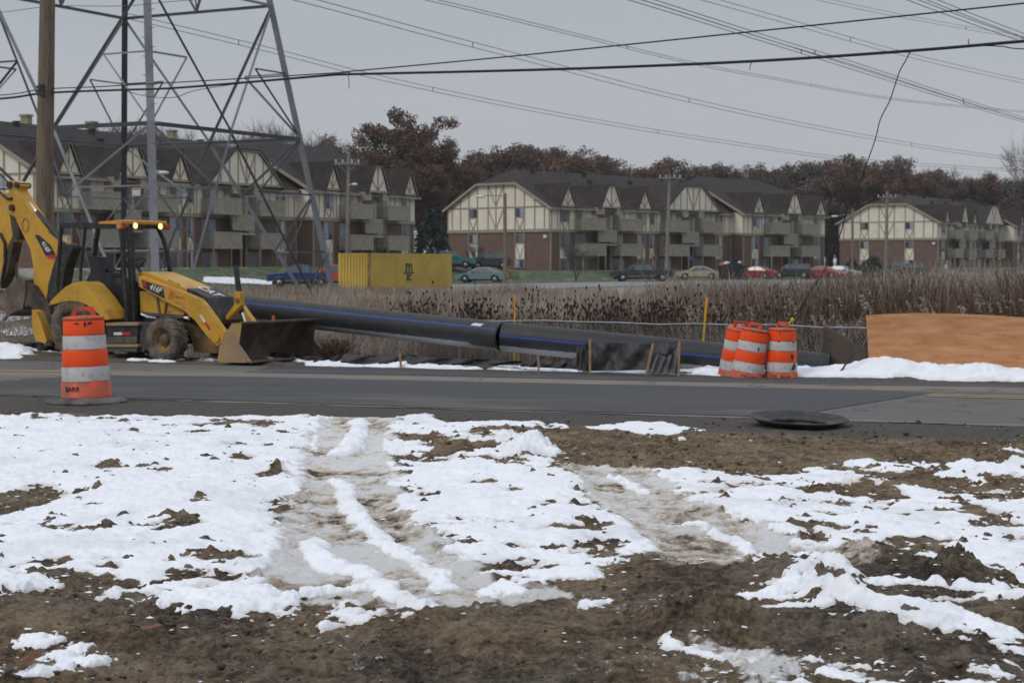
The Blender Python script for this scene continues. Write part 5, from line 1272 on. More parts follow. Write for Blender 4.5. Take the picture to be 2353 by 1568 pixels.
# =================================================================== WOODEN POLE
m_pole, t, b = node_mat('brown_pole_wood')
tc = t.nodes.new('ShaderNodeTexCoord'); vec = tc.outputs['Object']
c = nramp(t, nnoise(t, vec, 3, 8, 0.7, (6, 6, 0.35)), [(0.3, (0.075, 0.055, 0.038)), (0.5, (0.15, 0.115, 0.08)), (0.72, (0.25, 0.20, 0.15))])
t.links.new(c, b.inputs['Base Color']); b.inputs['Roughness'].default_value = 0.9; nbump(t, b, nnoise(t, vec, 5, 6, 0.7, (8, 8, 0.4)), 0.6, 0.03)
pt = P(109, 0, 40); pb = P(107, 800, 40)
up_ = thing('wooden_pole', (pb.x, pb.y, -.5), 0, 'thick brown wooden utility pole behind the backhoe arm', 'utility pole', 'utility poles')
MB().tube([(pb.x, pb.y, -.6), (pb.x+.005, pb.y, 3.5), (pt.x, pt.y, pt.z), (pt.x+.01, pt.y, 11)], [.222, .205, .175, .155], 24).build('pole_shaft', m_pole, up_)
mb = MB(); c_ = P(105, 209, 40)
for z in (-.08, 0, .09): mb.lathe([(.19, -.02), (.20, -.01), (.20, .01), (.19, .02)], 24, Matrix.Translation((pb.x+.03, pb.y, c_.z+z)))
mb.box((pb.x-.03, pb.y-.24, c_.z-.13), (pb.x+.09, pb.y-.18, c_.z+.13)); mb.build('cable_bracket', m_blk, up_)

# =================================================================== STEEL LATTICE TOWER
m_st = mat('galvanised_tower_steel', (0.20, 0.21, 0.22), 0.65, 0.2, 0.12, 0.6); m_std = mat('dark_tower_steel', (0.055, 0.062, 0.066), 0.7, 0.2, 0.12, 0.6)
Tc = P(316, 600, 87.3); TR0 = 10.35; SL = 0.215; rot0 = R(17)
def leg(k, z):
    r_ = TR0 - SL*(z+.4); a = rot0 + k*math.pi/2          # k=0 right, 1 back, 2 left, 3 near
    return Vector((Tc.x + r_*math.cos(a), Tc.y + r_*math.sin(a), z))
tw = thing('lattice_tower', (Tc.x, Tc.y, -.4), 0, 'grey steel lattice power tower rising out of the picture behind the backhoe', 'transmission tower', 'lattice towers')
def angle_bar(a, b_, w_, name='brace', dm=None):
    """an L section member"""
    a = Vector(a); b_ = Vector(b_); ax_ = (b_-a).normalized(); inw = Vector((Tc.x, Tc.y, (a.z+b_.z)/2)) - (a+b_)/2; inw = (inw - ax_*inw.dot(ax_)).normalized(); sd_ = ax_.cross(inw).normalized()
    t_ = .015 if w_ < .2 else .03
    mb = MB(); mb.bar(a, b_, w_, t_, up=inw); mb.bar(a+inw*w_/2+sd_*(w_/2-t_/2), b_+inw*w_/2+sd_*(w_/2-t_/2), t_, w_, up=inw)
    return mb.build(name, dm or m_st, tw)
ZT = 30.0
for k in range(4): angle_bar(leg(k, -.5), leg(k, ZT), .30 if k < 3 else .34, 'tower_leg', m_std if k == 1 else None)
def fp(k, u, z): return leg(k, z).lerp(leg((k+1) % 4, z), u)
for k in range(4):
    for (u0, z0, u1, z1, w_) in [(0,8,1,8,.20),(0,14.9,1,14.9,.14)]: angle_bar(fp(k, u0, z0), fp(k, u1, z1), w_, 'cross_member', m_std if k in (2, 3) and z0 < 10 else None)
    for mir in (0, 1):
        for (u0, z0, u1, z1, w_) in [(0,14.9,.5,8,.16),(.5,8,.87,-.45,.17),(.75,11.4,1,11.4,.11),(.75,11.4,1,8,.12),(.63,5.1,1,5.1,.10),(1,8,.63,5.1,.14),(.76,2.1,1,2.1,.10),(1,5.1,.76,2.1,.12),(1,2.1,.87,-.45,.11),(0,22,.5,14.9,.15),(.5,14.9,1,22,.0)]:
            if w_ <= 0: continue
            if mir: u0, u1 = 1-u0, 1-u1
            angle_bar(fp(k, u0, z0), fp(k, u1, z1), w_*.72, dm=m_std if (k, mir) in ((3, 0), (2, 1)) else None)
    angle_bar(fp(k, 0, 22), fp(k, 1, 22), .13, 'cross_member')
    angle_bar(fp(k, .5, 14.9), fp(k, .5, 16.0), .09)
    angle_bar(fp(k, 0, 22), fp(k, 1, ZT), .12); angle_bar(fp(k, 1, 22), fp(k, 0, ZT), .12)
a = P(313, 441, 81.5)
mb = MB(); mb.box((a.x-.20, a.y-.02, a.z-.19), (a.x+.20, a.y, a.z+.19)); wsn = mb.build('warning_sign', m_wht, tw)
mb = MB(); mb.box((a.x-.16, a.y-.026, a.z+.10), (a.x+.16, a.y-.020, a.z+.16)); mb.build('red_heading', m_red, wsn)
for z in np.arange(2.6, 15, .45):
    p = leg(3, z); s_ = 1 if int(z/.45) % 2 else -1; MB().bar(p, p+Vector((.32*s_, -.05, 0)), .03, .03).build('climbing_peg', m_st, tw)
# =================================================================== APARTMENT BUILDINGS
m_brick, t, b = node_mat('red_brown_brick')
tc = t.nodes.new('ShaderNodeTexCoord'); vec = tc.outputs['Object']
bt = t.nodes.new('ShaderNodeTexBrick'); bt.inputs['Scale'].default_value = 1.0; bt.inputs['Brick Width'].default_value = 0.24; bt.inputs['Row Height'].default_value = 0.08; bt.inputs['Mortar Size'].default_value = 0.008
bt.inputs['Color1'].default_value = (0.165, 0.078, 0.052, 1); bt.inputs['Color2'].default_value = (0.085, 0.050, 0.040, 1); bt.inputs['Mortar'].default_value = (0.20, 0.17, 0.14, 1); bt.inputs['Bias'].default_value = -0.1
sp = t.nodes.new('ShaderNodeSeparateXYZ'); t.links.new(vec, sp.inputs[0])
cb_ = t.nodes.new('ShaderNodeCombineXYZ'); t.links.new(nmath(t, 'ADD', sp.outputs['X'], sp.outputs['Y']), cb_.inputs[0]); t.links.new(sp.outputs['Z'], cb_.inputs[1])
t.links.new(cb_.outputs[0], bt.inputs['Vector'])
c = nmix(t, nmath(t, 'MULTIPLY', nramp(t, nnoise(t, vec, 0.9, 6, 0.7), [(0.4, (0, 0, 0)), (0.7, (1, 1, 1))]), 0.5), bt.outputs['Color'], (0.075, 0.045, 0.038))
t.links.new(c, b.inputs['Base Color']); b.inputs['Roughness'].default_value = 0.9
m_crm = mat('cream_siding', (0.70, 0.64, 0.53), 0.8, 0, 0.05, 0.6)
m_tim = mat('taupe_trim', (0.30, 0.255, 0.185), 0.8, 0, 0.08, 2)
m_bal = mat('taupe_balcony_board', (0.35, 0.315, 0.255), 0.85, 0, 0.1, 3)
m_roof = mat('dark_brown_shingle', (0.034, 0.025, 0.023), 0.95, 0, 0.22, 1.2, 0.5, 14)
m_glass = mat('dark_window_glass', (0.035, 0.045, 0.06), 0.12, 0, 0.2, 1, spec=0.7)
m_curt = mat('pale_curtain_behind_glass', (0.26, 0.30, 0.36), 0.35, 0, 0.15, 3)
m_curt2 = mat('white_curtain_behind_glass', (0.42, 0.44, 0.46), 0.35, 0, 0.15, 3); m_blind = mat('grey_blind_behind_glass', (0.13, 0.15, 0.17), 0.3, 0, 0.1, 3)
m_dark = mat('dark_recess_paint', (0.05, 0.042, 0.038), 0.9, 0, 0.2, 2)
m_vent = mat('black_roof_vent', (0.02, 0.02, 0.022), 0.8, 0, 0.2, 3)
LB, DB = 52.6, 15.2
ZE, ZB = 7.1, 4.35           # eaves, top of the brick
YO = -1.6                    # the far section stands forward
def make_building(label):
    bd = thing('apartment_building', (0, 0, 0), 0, label, 'apartment building', 'timber framed apartment buildings')
    rnd = random.Random(3)
    def W(mb, n, m, bev=0): return mb.build(n, m, bd, world=False, bevel=bev)
    stairs = [(8.0, 10.3), (23.6, 25.9), (42.7, 45.0)]
    def foot(dy, grow=0.0):
        pts = [(0-grow, DB+grow), (0-grow, -grow)]
        for i, (a, b_) in enumerate(stairs):
            yo = YO if a > 34 else 0
            if a > 34: pts += [(34.0-grow, -grow), (34.0-grow, YO-grow)]
            pts += [(a, yo-grow), (a, yo+2.2), (b_, yo+2.2), (b_, yo-grow)]
        pts += [(LB+grow, YO-grow), (LB+grow, DB+grow)]
        return pts
    mb = MB(); mb.prism([(x, y, -1.2) for x, y in foot(0)], (0, 0, ZB+1.2)); W(mb, 'brick_wall', m_brick)
    mb = MB(); mb.prism([(x, y, ZB+.002) for x, y in foot(0, .10)], (0, 0, ZE-ZB-.10)); W(mb, 'upper_wall', m_crm)
    # --- gable end wall at x = 0 (clipped top) and its timber pattern
    sl_ = 2.65/4.75
    gz = lambda y: ZE + min(2.65, sl_*min(y, DB-y))
    for gx, y0, y1, nm in ((-.10, -.10, DB+.1, 'gable_wall'), (LB-.1, YO, DB, 'gable_wall')):
        c_ = (y0+y1)/2; hw = (y1-y0)/2
        mb = MB(); mb.prism([(gx, y0, ZE-.09), (gx, y1, ZE-.09), (gx, c_+2.9, ZE+2.6), (gx, c_-2.9, ZE+2.6)], (.2, 0, 0)); W(mb, nm, m_crm)
    mb = MB()
    def gbar(y0, z0, y1, z1, w_=.14): mb.bar((-.125, y0, z0), (-.125, y1, z1), .05, w_, up=(0, 0, 1)) if abs(y1-y0) > abs(z1-z0) else mb.bar((-.125, y0, z0), (-.125, y1, z1), w_, .05, up=(-1, 0, 0))
    def gb(y0, z0, y1, z1, w_=.14):
        mb.bar((-.125, y0, z0), (-.125, y1, z1), w_, .06, up=(-1, 0, 0))
    for y in [0.02, .7, 2.1, 3.6, 4.95, 6.62, 7.8, 8.98, 10.6, 11.9, 13.2, 14.5, 15.18]:
        gb(y, ZB+.1, y, gz(y)-.05)
    for z in (7.0,): gb(0, z, DB, z, .16)
    gb(-.1, ZB+.08, DB+.1, ZB+.08, .34)
    for s_ in (-1, 1):
        gb(7.8+s_*1.18, 6.95, 7.8, 4.6, .12); gb(7.8+s_*1.18, 9.55, 7.8, 7.1, .12)
    for y in (4.27, 11.25):
        for s_ in (-1, 1): gb(y+s_*.6, 5.85, y, 4.6, .1)
    gb(.9, 6.95+.1, 1.9, 7.75, .1); gb(DB-.9, 7.05, DB-1.9, 7.75, .1)
    W(mb, 'gable_timbers', m_tim)
    # --- windows
    def window(x0, z0, x1, z1, yo, side=False, op=0.5, flip=False):
        fr = MB(); pn = MB()
        if side:
            fr.box((-.16, x0-.07, z0-.07), (-.115, x1+.07, z1+.07)); o = W(fr, 'window', m_tim)
            xm = x0+(x1-x0)*op; a, b_ = (1, 0) if flip else (0, 1)
            pn.box((-.175, x0, z0), (-.162, xm, z1), a); pn.box((-.175, xm+.04, z0), (-.162, x1, z1), b_)
        else:
            fr.box((x0-.07, yo-.07, z0-.07), (x1+.07, yo+.03, z1+.07)); o = W(fr, 'window', m_tim)
            xm = x0+(x1-x0)*op; a, b_ = (1, 0) if flip else (0, 1)
            pn.box((x0, yo-.088, z0), (xm, yo-.072, z1), a); pn.box((xm+.04, yo-.088, z0), (x1, yo-.072, z1), b_)
        pn.build('pane', [m_glass, rnd.choice((m_curt, m_curt, m_curt2, m_blind))], o, world=False)
    for y in (4.27, 11.25):
        window(y-.62, 5.95, y+.62, 6.86, 0, True, .45, rnd.random() < .4)
        window(y-.62, 3.14, y+.62, 4.04, 0, True, .5, rnd.random() < .4)
        window(y-.62, .45, y+.62, 1.28, 0, True, .5)
        mb = MB(); mb.box((-.06, y-.68, 1.36), (-.002, y+.68, 3.06)); p_ = W(mb, 'infill_panel', m_crm)
        mb = MB()
        for s_ in (-1, 1): mb.bar((-.075, y+s_*.6, 2.95), (-.075, y, 1.45), .1, .03, up=(-1, 0, 0)); mb.bar((-.075, y+s_*.7, .35), (-.075, y+s_*.7, 4.3), .1, .14, up=(-1, 0, 0))
        mb.build('cross_timber', m_tim, p_, world=False)
    def facade_bay(x, yo, dormer=True, wide=1.25):
        h = wide/2; yc = yo-.10
        window(x-h, 5.42, x+h, 6.95, yc, op=.5, flip=rnd.random() < .3)
        window(x-h, 2.63, x+h, 4.12, yo, op=.5, flip=rnd.random() < .3)
        window(x-h, .1, x+h, 1.36, yo, op=.5)
        mb = MB(); mb.box((x-h-.1, yo-.05, 1.44), (x+h+.1, yo-.002, 2.56)); p_ = W(mb, 'infill_panel', m_crm)
        mb = MB()
        for s_ in (-1, 1):
            mb.bar((x+s_*h*.9, yo-.065, 2.5), (x, yo-.065, 1.5), .09, .03, up=(0, -1, 0))
            mb.bar((x+s_*h*.9, yc-.02, 5.3), (x, yc-.02, 4.6), .09, .04, up=(0, -1, 0))
            mb.bar((x+s_*(h+.16), yo-.05, -.5), (x+s_*(h+.16), yo-.05, ZB-.05), .1, .1, up=(0, -1, 0))
            mb.bar((x+s_*(h+.16), yc-.02, ZB+.1), (x+s_*(h+.16), yc-.02, ZE), .1, .05, up=(0, -1, 0))
        mb.build('cross_timber', m_tim, p_, world=False)
        if dormer: make_dormer(x, yo, 1.25, 0.0, 2.25, 0.3)
    def make_dormer(x, yo, hb, ht, H, out_):
        """hb half base width, ht half top width (0 = pointed), H height above the eaves, out_ how far it stands forward"""
        y0 = yo-.25-out_; zb = ZE-.08
        mb = MB()
        pts = [(x-hb, y0, zb), (x+hb, y0, zb)] + ([(x+ht, y0, zb+H), (x-ht, y0, zb+H)] if ht > 0 else [(x, y0, zb+H)])
        back_ = 3.8
        mb.prism(pts, (0, back_+.0, 0)); d_ = W(mb, 'dormer', m_crm)
        tr = MB(); rf = MB(); e = .22
        prof_ = [(x-hb-.28, zb-.25)] + ([(x-ht-.05, zb+H+.12), (x+ht+.05, zb+H+.12)] if ht > 0 else [(x, zb+H+.25)]) + [(x+hb+.28, zb-.25)]
        for (xa, za), (xb_, zb_) in zip(prof_[:-1], prof_[1:]):
            tr.bar((xa, y0-.20, za), (xb_, y0-.20, zb_), .18, .07, up=(0, -1, 0))
            dx, dz = xb_-xa, zb_-za; L = math.hypot(dx, dz); nx_, nz_ = -dz/L*.09, dx/L*.09
            rf.add([(xa, y0-.28, za+.03), (xb_, y0-.28, zb_+.03), (xb_, y0+back_+2.8, zb_+.03), (xa, y0+back_+2.8, za+.03),
                    (xa+nx_, y0-.28, za+nz_+.03), (xb_+nx_, y0-.28, zb_+nz_+.03), (xb_+nx_, y0+back_+2.8, zb_+nz_+.03), (xa+nx_, y0+back_+2.8, za+nz_+.03)],
                   [(0, 1, 2, 3), (7, 6, 5, 4), (0, 4, 5, 1), (1, 5, 6, 2), (2, 6, 7, 3), (3, 7, 4, 0)])
        n_v = max(1, int(hb*2/1.35)); 
        for k in range(-n_v//2, n_v//2+1):
            xx = x + k*(2*hb/(n_v+1.0)) if n_v > 2 else x + k*.001
            hh = H if abs(xx-x) <= ht else H*(hb-abs(xx-x))/(hb-ht+1e-6)
            if hh > .3: tr.bar((xx, y0-.03, zb+.05), (xx, y0-.03, zb+hh-.08), .11, .05, up=(0, -1, 0))
        for s_ in (-1, 1):
            if hb > 3: tr.bar((x+s_*1.25, y0-.035, zb+H-.1), (x+s_*.02, y0-.035, zb+.15), .13, .04, up=(0, -1, 0))
            else: tr.bar((x, y0-.035, zb+.12), (x+s_*hb*.52, y0-.035, zb+H*.46), .11, .04, up=(0, -1, 0))
        tr.bar((x-hb-.05, y0-.03, zb+.05), (x+hb+.05, y0-.03, zb+.05), .2, .08, up=(0, -1, 0))
        tr.build('dormer_trim', m_tim, d_, world=False); rf.build('dormer_roof', m_roof, d_, world=False)
    for x, yo in ((2.3, 0), (15.9, 0)): facade_bay(x, yo)
    for x, yo in ((36.7, YO), (50.9, YO)): facade_bay(x, yo)
    facade_bay(17.9, 0, False, .6); facade_bay(31.3, 0, False, 1.1)
    def balcony(x0, x1, z, yo):
        mb = MB(); mb.box((x0, yo-1.45, z-.22), (x1, yo-.12, z-.02)); o = W(mb, 'balcony', m_bal)
        r_ = MB()
        n = int((x1-x0)/.155)
        for k in range(n): xx = x0+.03+k*(x1-x0-.06)/n; r_.box((xx, yo-1.47, z-.28), (xx+.115, yo-1.44, z+1.02))
        for xx in (x0, x1-.02):
            for k in range(8): yy = yo-1.42+k*.165; r_.box((xx, yy, z-.28), (xx+.02, yy+.12, z+1.02))
        r_.box((x0-.02, yo-1.50, z+1.02), (x1+.02, yo-1.42, z+1.10)); r_.box((x0, yo-1.439, z+.1), (x1, yo-1.40, z+.2)); r_.box((x0, yo-1.439, z+.85), (x1, yo-1.40, z+.95))
        r_.build('railing', m_bal, o, world=False)
    def bal_set(a, b_, c_, d_, yo):
        for (x0, x1, fl_) in ((a, b_, 0), (c_, d_, 1)):
            for z in (4.75, 1.95): balcony(x0, x1, z, yo)
            w0 = x0+.35 if not fl_ else x0+.25
            window(w0, 4.8, w0+1.75, 6.85, yo-.10, op=.5, flip=rnd.random() < .5)
            window(w0, 2.0, w0+1.75, 4.05, yo, op=.5, flip=rnd.random() < .5)
            window(w0, -.5, w0+1.95, 1.35, yo, op=.5, flip=rnd.random() < .5)
            for xx in (x0+.05, x1-.1): W(MB().bar((xx, yo-1.35, -.6), (xx, yo-1.35, 1.7), .12, .12), 'balcony_post', m_tim)
    for (a, b_, c_, d_, yo) in ((3.9, 7.9, 10.5, 14.6, 0), (19.3, 23.4, 26.1, 30.1, 0), (38.4, 42.5, 45.2, 49.3, YO)):
        bal_set(a, b_, c_, d_, yo)
    # stair wells: landing panel, dark back wall, side soffit boxes
    for (a, b_) in stairs:
        yo = YO if a > 34 else 0; c_ = (a+b_)/2
        mb = MB(); mb.box((a+.02, yo+1.9, -1), (b_-.02, yo+2.1, ZE)); W(mb, 'stair_back_wall', m_bal)
        mb = MB(); mb.box((a-1.0, yo-1.0, 3.25), (b_+.0, yo-.92, 4.55)); n = 16
        for k in range(n): xx = a-1.0+k*(b_-a+1.0)/n; mb.box((xx+.02, yo-1.03, 3.2), (xx+.14, yo-1.005, 4.6))
        mb.box((a-1.1, yo-1.05, 2.85), (b_+.05, yo-.1, 3.0)); W(mb, 'landing_panel', m_bal)
        mb = MB(); mb.box((a+.05, yo+.4, .0), (a+1.0, yo+1.85, 2.4)); W(mb, 'entry_door', m_dark)
        for s_, xx in ((-1, a), (1, b_)): mb = MB(); mb.prism([(xx-.9 if s_ < 0 else xx-.1, yo-.14, 6.25), (xx+.1 if s_ < 0 else xx+.9, yo-.14, 6.25), (xx+.1 if s_ < 0 else xx+1.1, yo-.14, 7.0), (xx-1.1 if s_ < 0 else xx-.1, yo-.14, 7.0)], (0, -.9, 0)); W(mb, 'soffit_bracket', m_bal)
        if b_ < 20 or b_ > 40: make_dormer(c_, yo, 1.85, .62, 2.3, .85)
        else: make_dormer(c_-.2, yo, 5.6, 1.75, 2.75, .85)
    # facade timbers and the belt board
    mb = MB()
    for (x0, x1, yo) in ((0, 34, 0), (34, LB, YO)):
        mb.box((x0-.12, yo-.17, ZB-.12), (x1+.12, yo-.101, ZB+.20)); x = x0+.1
        while x < x1:
            if not any(a-.1 < x < b_+.1 for a, b_ in stairs): mb.box((x-.05, yo-.14, ZB+.21), (x+.05, yo-.101, ZE-.02))
            x += .98
    for (a, b_) in stairs:
        yo = YO if a > 34 else 0
        for xx in (a, b_): mb.box((xx-.08, yo-.16, -.6), (xx+.08, yo-.002, ZB-.13))
    mb.box((34-.16, YO, ZB-.1), (34-.101, 0, ZB+.2))
    for xx, yo in ((.06, 0), (33.8, 0), (34.2, YO), (LB-.06, YO)): mb.box((xx-.08, yo-.10, -.6), (xx+.08, yo-.002, ZB-.13))
    W(mb, 'facade_trim', m_tim)
    # --- main roof: two stretches with clipped gables
    def roof(x0, x1, yf, yb, ov=.5):
        zc = ZE+.02; yc = (yf+yb)/2; tan_ = .545
        zr = zc+(yc-yf+ov)*tan_-ov*0; half = (yb-yf)/2
        clip = 2.9; zt = zc+(half-clip)*tan_ - .0
        zridge = zc+half*tan_; zo = zc-ov*tan_; hip = 2.6
        v = [(x0-ov, yf-ov, zo), (x1+ov, yf-ov, zo), (x1+ov, yb+ov, zo), (x0-ov, yb+ov, zo),
             (x0-ov, yc-clip, zt), (x0-ov, yc+clip, zt), (x0+hip, yc, zridge),
             (x1+ov, yc-clip, zt), (x1+ov, yc+clip, zt), (x1-hip, yc, zridge)]
        f = [(0, 1, 7, 9, 6, 4), (2, 3, 5, 6, 9, 8), (4, 6, 5), (7, 8, 9)]
        lower = [(a, b_, c_-.16) for a, b_, c_ in v]; m_ = MB(); m_.add(v, f); m_.add(lower, [tuple(reversed(q)) for q in f])
        rim = [0, 1, 7, 8, 2, 3, 5, 4]
        n = len(v); allv = v+lower
        m_.add(allv, [(rim[(i+1) % 8], rim[i], rim[i]+n, rim[(i+1) % 8]+n) for i in range(8)])
        return m_, zridge
    m1, zr1 = roof(0, 34.2, -.1, DB)
    m2, zr2 = roof(34.0, LB, YO-.1, DB+.0)
    m1.add(m2.v, m2.f); rf_ = W(m1, 'roof', m_roof)
    # barge boards
    mb = MB()
    for (xx, yf, yb) in ((-.52, -.1, DB), (34.0-.52, YO-.1, DB)):
        yc = (yf+yb)/2; half = (yb-yf)/2; z0_ = ZE-.12-.27; zt = ZE+.02+(half-2.9)*.545-.12
        mb.bar((xx, yf-.5, z0_), (xx, yc-2.9, zt), .08, .26, up=(0, 0, 1)); mb.bar((xx, yb+.5, z0_), (xx, yc+2.9, zt), .08, .26, up=(0, 0, 1)); mb.bar((xx, yc-2.95, zt), (xx, yc+2.95, zt), .08, .24, up=(0, 0, 1))
    for (x0, x1, yf) in ((-.5, 33.5, -.64), (33.5, LB+.5, YO-.64)): mb.box((x0, yf, ZE-.46), (x1, yf+.06, ZE-.24))
    mb.build('barge_board', m_tim, rf_, world=False)
    for x, y in ((5, 6.9), (14, 6.9), (13, 5.2), (21, 5.6), (29, 6.9), (37, 6.6), (41, 5.6), (46, 6.6)):
        mb = MB(); z = ZE+y*.545; mb.box((x-.18, y-.18, z-.3), (x+.18, y+.18, z+.38)); mb.box((x-.25, y-.25, z+.40), (x+.25, y+.25, z+.48)); mb.build('roof_vent', m_vent, rf_, world=False)
    mb = MB(); mb.box((-.25, .35, 3.6), (-.03, .75, 3.95)); W(mb, 'wall_lamp', m_wht)
    return bd
B1 = make_building('middle apartment building with brick lower storeys, cream timbered gable and rows of balconies')
B1.location = (4.1, 183, .50); B1.rotation_euler = (0, 0, R(48))
B2 = dup(B1, loc=(-33.9, 123.0, 0.95), rz=R(62.3)); B2.scale = (.935, 1, 1); B2['label'] = 'left apartment building partly hidden by the steel tower and the backhoe'
B3 = dup(B1, loc=(62.6, 250, .45), rz=R(58)); B3['label'] = 'right apartment building, farthest away, with its gable beside two poles'
# chimney-like roof boxes seen above the left building
m_chim = mat('tan_chimney', (.30, .25, .17), .9, 0, .15, 2)
for k, (x, y) in enumerate(((8.0, 8.6), (16, 8.6), (27, 8.6), (38.5, 8.4), (46, 8.2))):
    mb = MB(); z = ZE+7.0*.545; mb.box((x-.3, y-.35, z-.6), (x+.3, y+.35, z+1.05)); mb.box((x-.38, y-.43, z+1.05), (x+.38, y+.43, z+1.2)); mb.build('chimney', m_chim, B2, world=False)

# =================================================================== VEHICLES
m_gl = mat('car_glass', (0.07, 0.095, 0.10), 0.12, 0, 0.1, 2, spec=0.7)
m_tl = mat('red_tail_lamp', (0.5, 0.02, 0.015), 0.3); m_hl = mat('clear_head_lamp', (0.6, 0.6, 0.58), 0.2); m_hub = mat('alloy_wheel', (0.35, 0.35, 0.36), 0.35, 0.7, .1, 5); m_t2 = mat('car_tyre', (0.025, 0.025, 0.026), 0.9)
def vehicle(name, kind, x, Y, wpx_len, facing, col, label, cat, z=None, rz=0, cap=False):
    """length in metres, nose towards -x when facing = -1"""
    p = P(x, 600, Y); z = Hs(p.x, Y)+.06 if z is None else z
    L = wpx_len; s_ = L/4.8
    t_ = thing(name, (p.x, Y, z), rz, label, cat, 'vehicles in the car park')
    mp_ = mat('paint_'+name+'_'+'_'.join(str(int(c_*100)) for c_ in col), col, 0.28, 0.1, 0.04, 1, spec=0.6)
    W_ = 1.78 if kind != 'pickup' else 1.85
    if kind == 'sedan': body = [(-2.4,.30),(-2.42,.62),(-2.25,.78),(-1.35,.93),(-1.2,.95),(1.45,.98),(2.25,.92),(2.4,.80),(2.42,.40),(2.3,.28)]; cab = [(-1.30,.93),(-.45,1.38),(.1,1.45),(.8,1.42),(1.75,.96)]
    elif kind == 'suv': body = [(-2.35,.35),(-2.4,.75),(-2.3,.95),(-1.3,1.08),(2.2,1.10),(2.35,1.0),(2.38,.45),(2.2,.35)]; cab = [(-1.35,1.06),(-.65,1.65),(-.2,1.72),(1.7,1.70),(2.25,1.08)]
    else: body = [(-2.55,.42),(-2.6,.80),(-2.5,.98),(-1.25,1.08),(2.5,1.10),(2.58,1.05),(2.58,.55),(2.4,.45)]; cab = [(-1.30,1.06),(-.62,1.66),(-.2,1.74),(.72,1.72),(.98,1.08)]
    f = -facing
    def T(a): return -a if facing > 0 else a
    def outline(pts, y, inset=0): return [(T(a)*s_, y, c_) for a, c_ in pts]
    r_ = .34 if kind == 'sedan' else .38
    wx = (-1.48, 1.42) if kind == 'sedan' else ((-1.4, 1.45) if kind == 'suv' else (-1.62, 1.62))
    # body outline with wheel arches cut into the sill
    low = body[0][1]; arch = []
    for cx in reversed(wx):
        arch += [(cx+(r_+.07)*math.cos(a)/s_, r_+(r_+.07)*math.sin(a)) for a in [k*math.pi/8 for k in range(0, 9)] if r_+(r_+.07)*math.sin(a) >= low-.001]
    full = body[:-1] + [body[-1]] + arch
    mb = MB(); mb.prism([(T(a)*s_, -W_/2, c_) for a, c_ in full], (0, W_, 0)); mb.build('body', mp_, t_, world=False, bevel=.06, seg=3)
    mb = MB(); n = len(cab); vs = []
    for y, k in ((-W_/2+.06, 0), (W_/2-.06, 0)):
        for i, (a, c_) in enumerate(cab):
            inn = .0 if i in (0, n-1) else .16
            vs.append((T(a)*s_, y + (inn if y < 0 else -inn), c_))
    mb.add(vs, [tuple(range(n)), tuple(reversed(range(n, 2*n)))] + [(i+n, i+1+n, i+1, i) for i in range(n-1)]); cb2 = mb.build('cabin', mp_, t_, world=False, bevel=.04)
    # glass: side panes and screens
    def lerp(a, b_, q): return a+(b_-a)*q
    cx_ = sum(a for a, _ in cab)/n; cz_ = sum(c_ for _, c_ in cab)/n
    seg_ = [(-.02, 1)] if kind == 'pickup' else [(-.02, 1), (0, 1)]
    for y_s in (-1, 1):
        mb = MB()
        zb_ = cab[0][1]+.05; zt_ = cab[2][1]-.10
        fr_ = cab[0][0]+.28; ft_ = cab[1][0]+.16; bt_ = cab[-2][0]-.10; bb_ = cab[-1][0]-(.30 if kind == 'sedan' else .12)
        mid = lerp(fr_, bb_, .47)
        for (xa, xb_, xc, xd) in (((fr_, mid-.04, mid-.04, ft_), (mid+.04, bb_, bt_, mid+.04)) if kind != 'pickup' else ((fr_, .10, .10, ft_), (.18, bb_-.03, bt_+.0, .18))):
            yb_ = y_s*(W_/2-.055); yt_ = y_s*(W_/2-.055-.145)
            q_ = [(T(xa)*s_, yb_, zb_), (T(xb_)*s_, yb_, zb_), (T(xc)*s_, yt_, zt_), (T(xd)*s_, yt_, zt_)]
            q2 = [(a, b_+y_s*.03, c_) for a, b_, c_ in q_]; mb.add(q2, [(0, 1, 2, 3)])
        mb.build('side_window', m_gl, cb2, world=False)
    for (i0, i1, nm) in ((0, 1, 'windscreen'), (n-1, n-2, 'rear_window')):
        (xa, za), (xb_, zb_) = cab[i0], cab[i1]; mb = MB(); sg = -1 if i0 == 0 else 1
        q_ = []
        for q, y in ((.12, -W_/2+.18), (.12, W_/2-.18), (.92, W_/2-.30), (.92, -W_/2+.30)): q_.append((T(lerp(xa, xb_, q)+sg*.02)*s_, y, lerp(za, zb_, q)+.02))
        mb.add(q_, [(0, 1, 2, 3)]); mb.build(nm, m_gl, cb2, world=False)
    for cx in wx:
        for y in (-1, 1):
            M = Matrix.Translation((T(cx)*s_, y*(W_/2-.10), r_)) @ Matrix.Rotation(R(90), 4, 'X')
            ty = MB().lathe([(.20, -.1), (r_*.9, -.11), (r_, -.07), (r_, .07), (r_*.9, .11), (.20, .1)], 20, M).build('wheel', m_t2, t_, world=False)
            MB().lathe([(.001, -.085), (.21, -.095), (.21, .095), (.001, .085)], 14, M).build('hub', m_hub, ty, world=False)
    for y in (-1, 1):
        zt_ = body[2][1]-.10
        mb = MB(); mb.box((min(T(-2.40)*s_, T(-2.2)*s_), y*(W_/2-.22)-.17, zt_-.09), (max(T(-2.44)*s_, T(-2.2)*s_) if facing > 0 else T(-2.2)*s_, y*(W_/2-.22)+.20, zt_+.07)); mb.build('headlight', m_hl, t_, world=False)
        xr = body[-3][0]
        mb = MB(); x0, x1 = sorted((T(xr-.12)*s_, T(xr+.05)*s_)); mb.box((x0, y*(W_/2-.14)-.13, .68), (x1, y*(W_/2-.14)+.16, .98)); mb.build('tail_light', m_tl, t_, world=False)
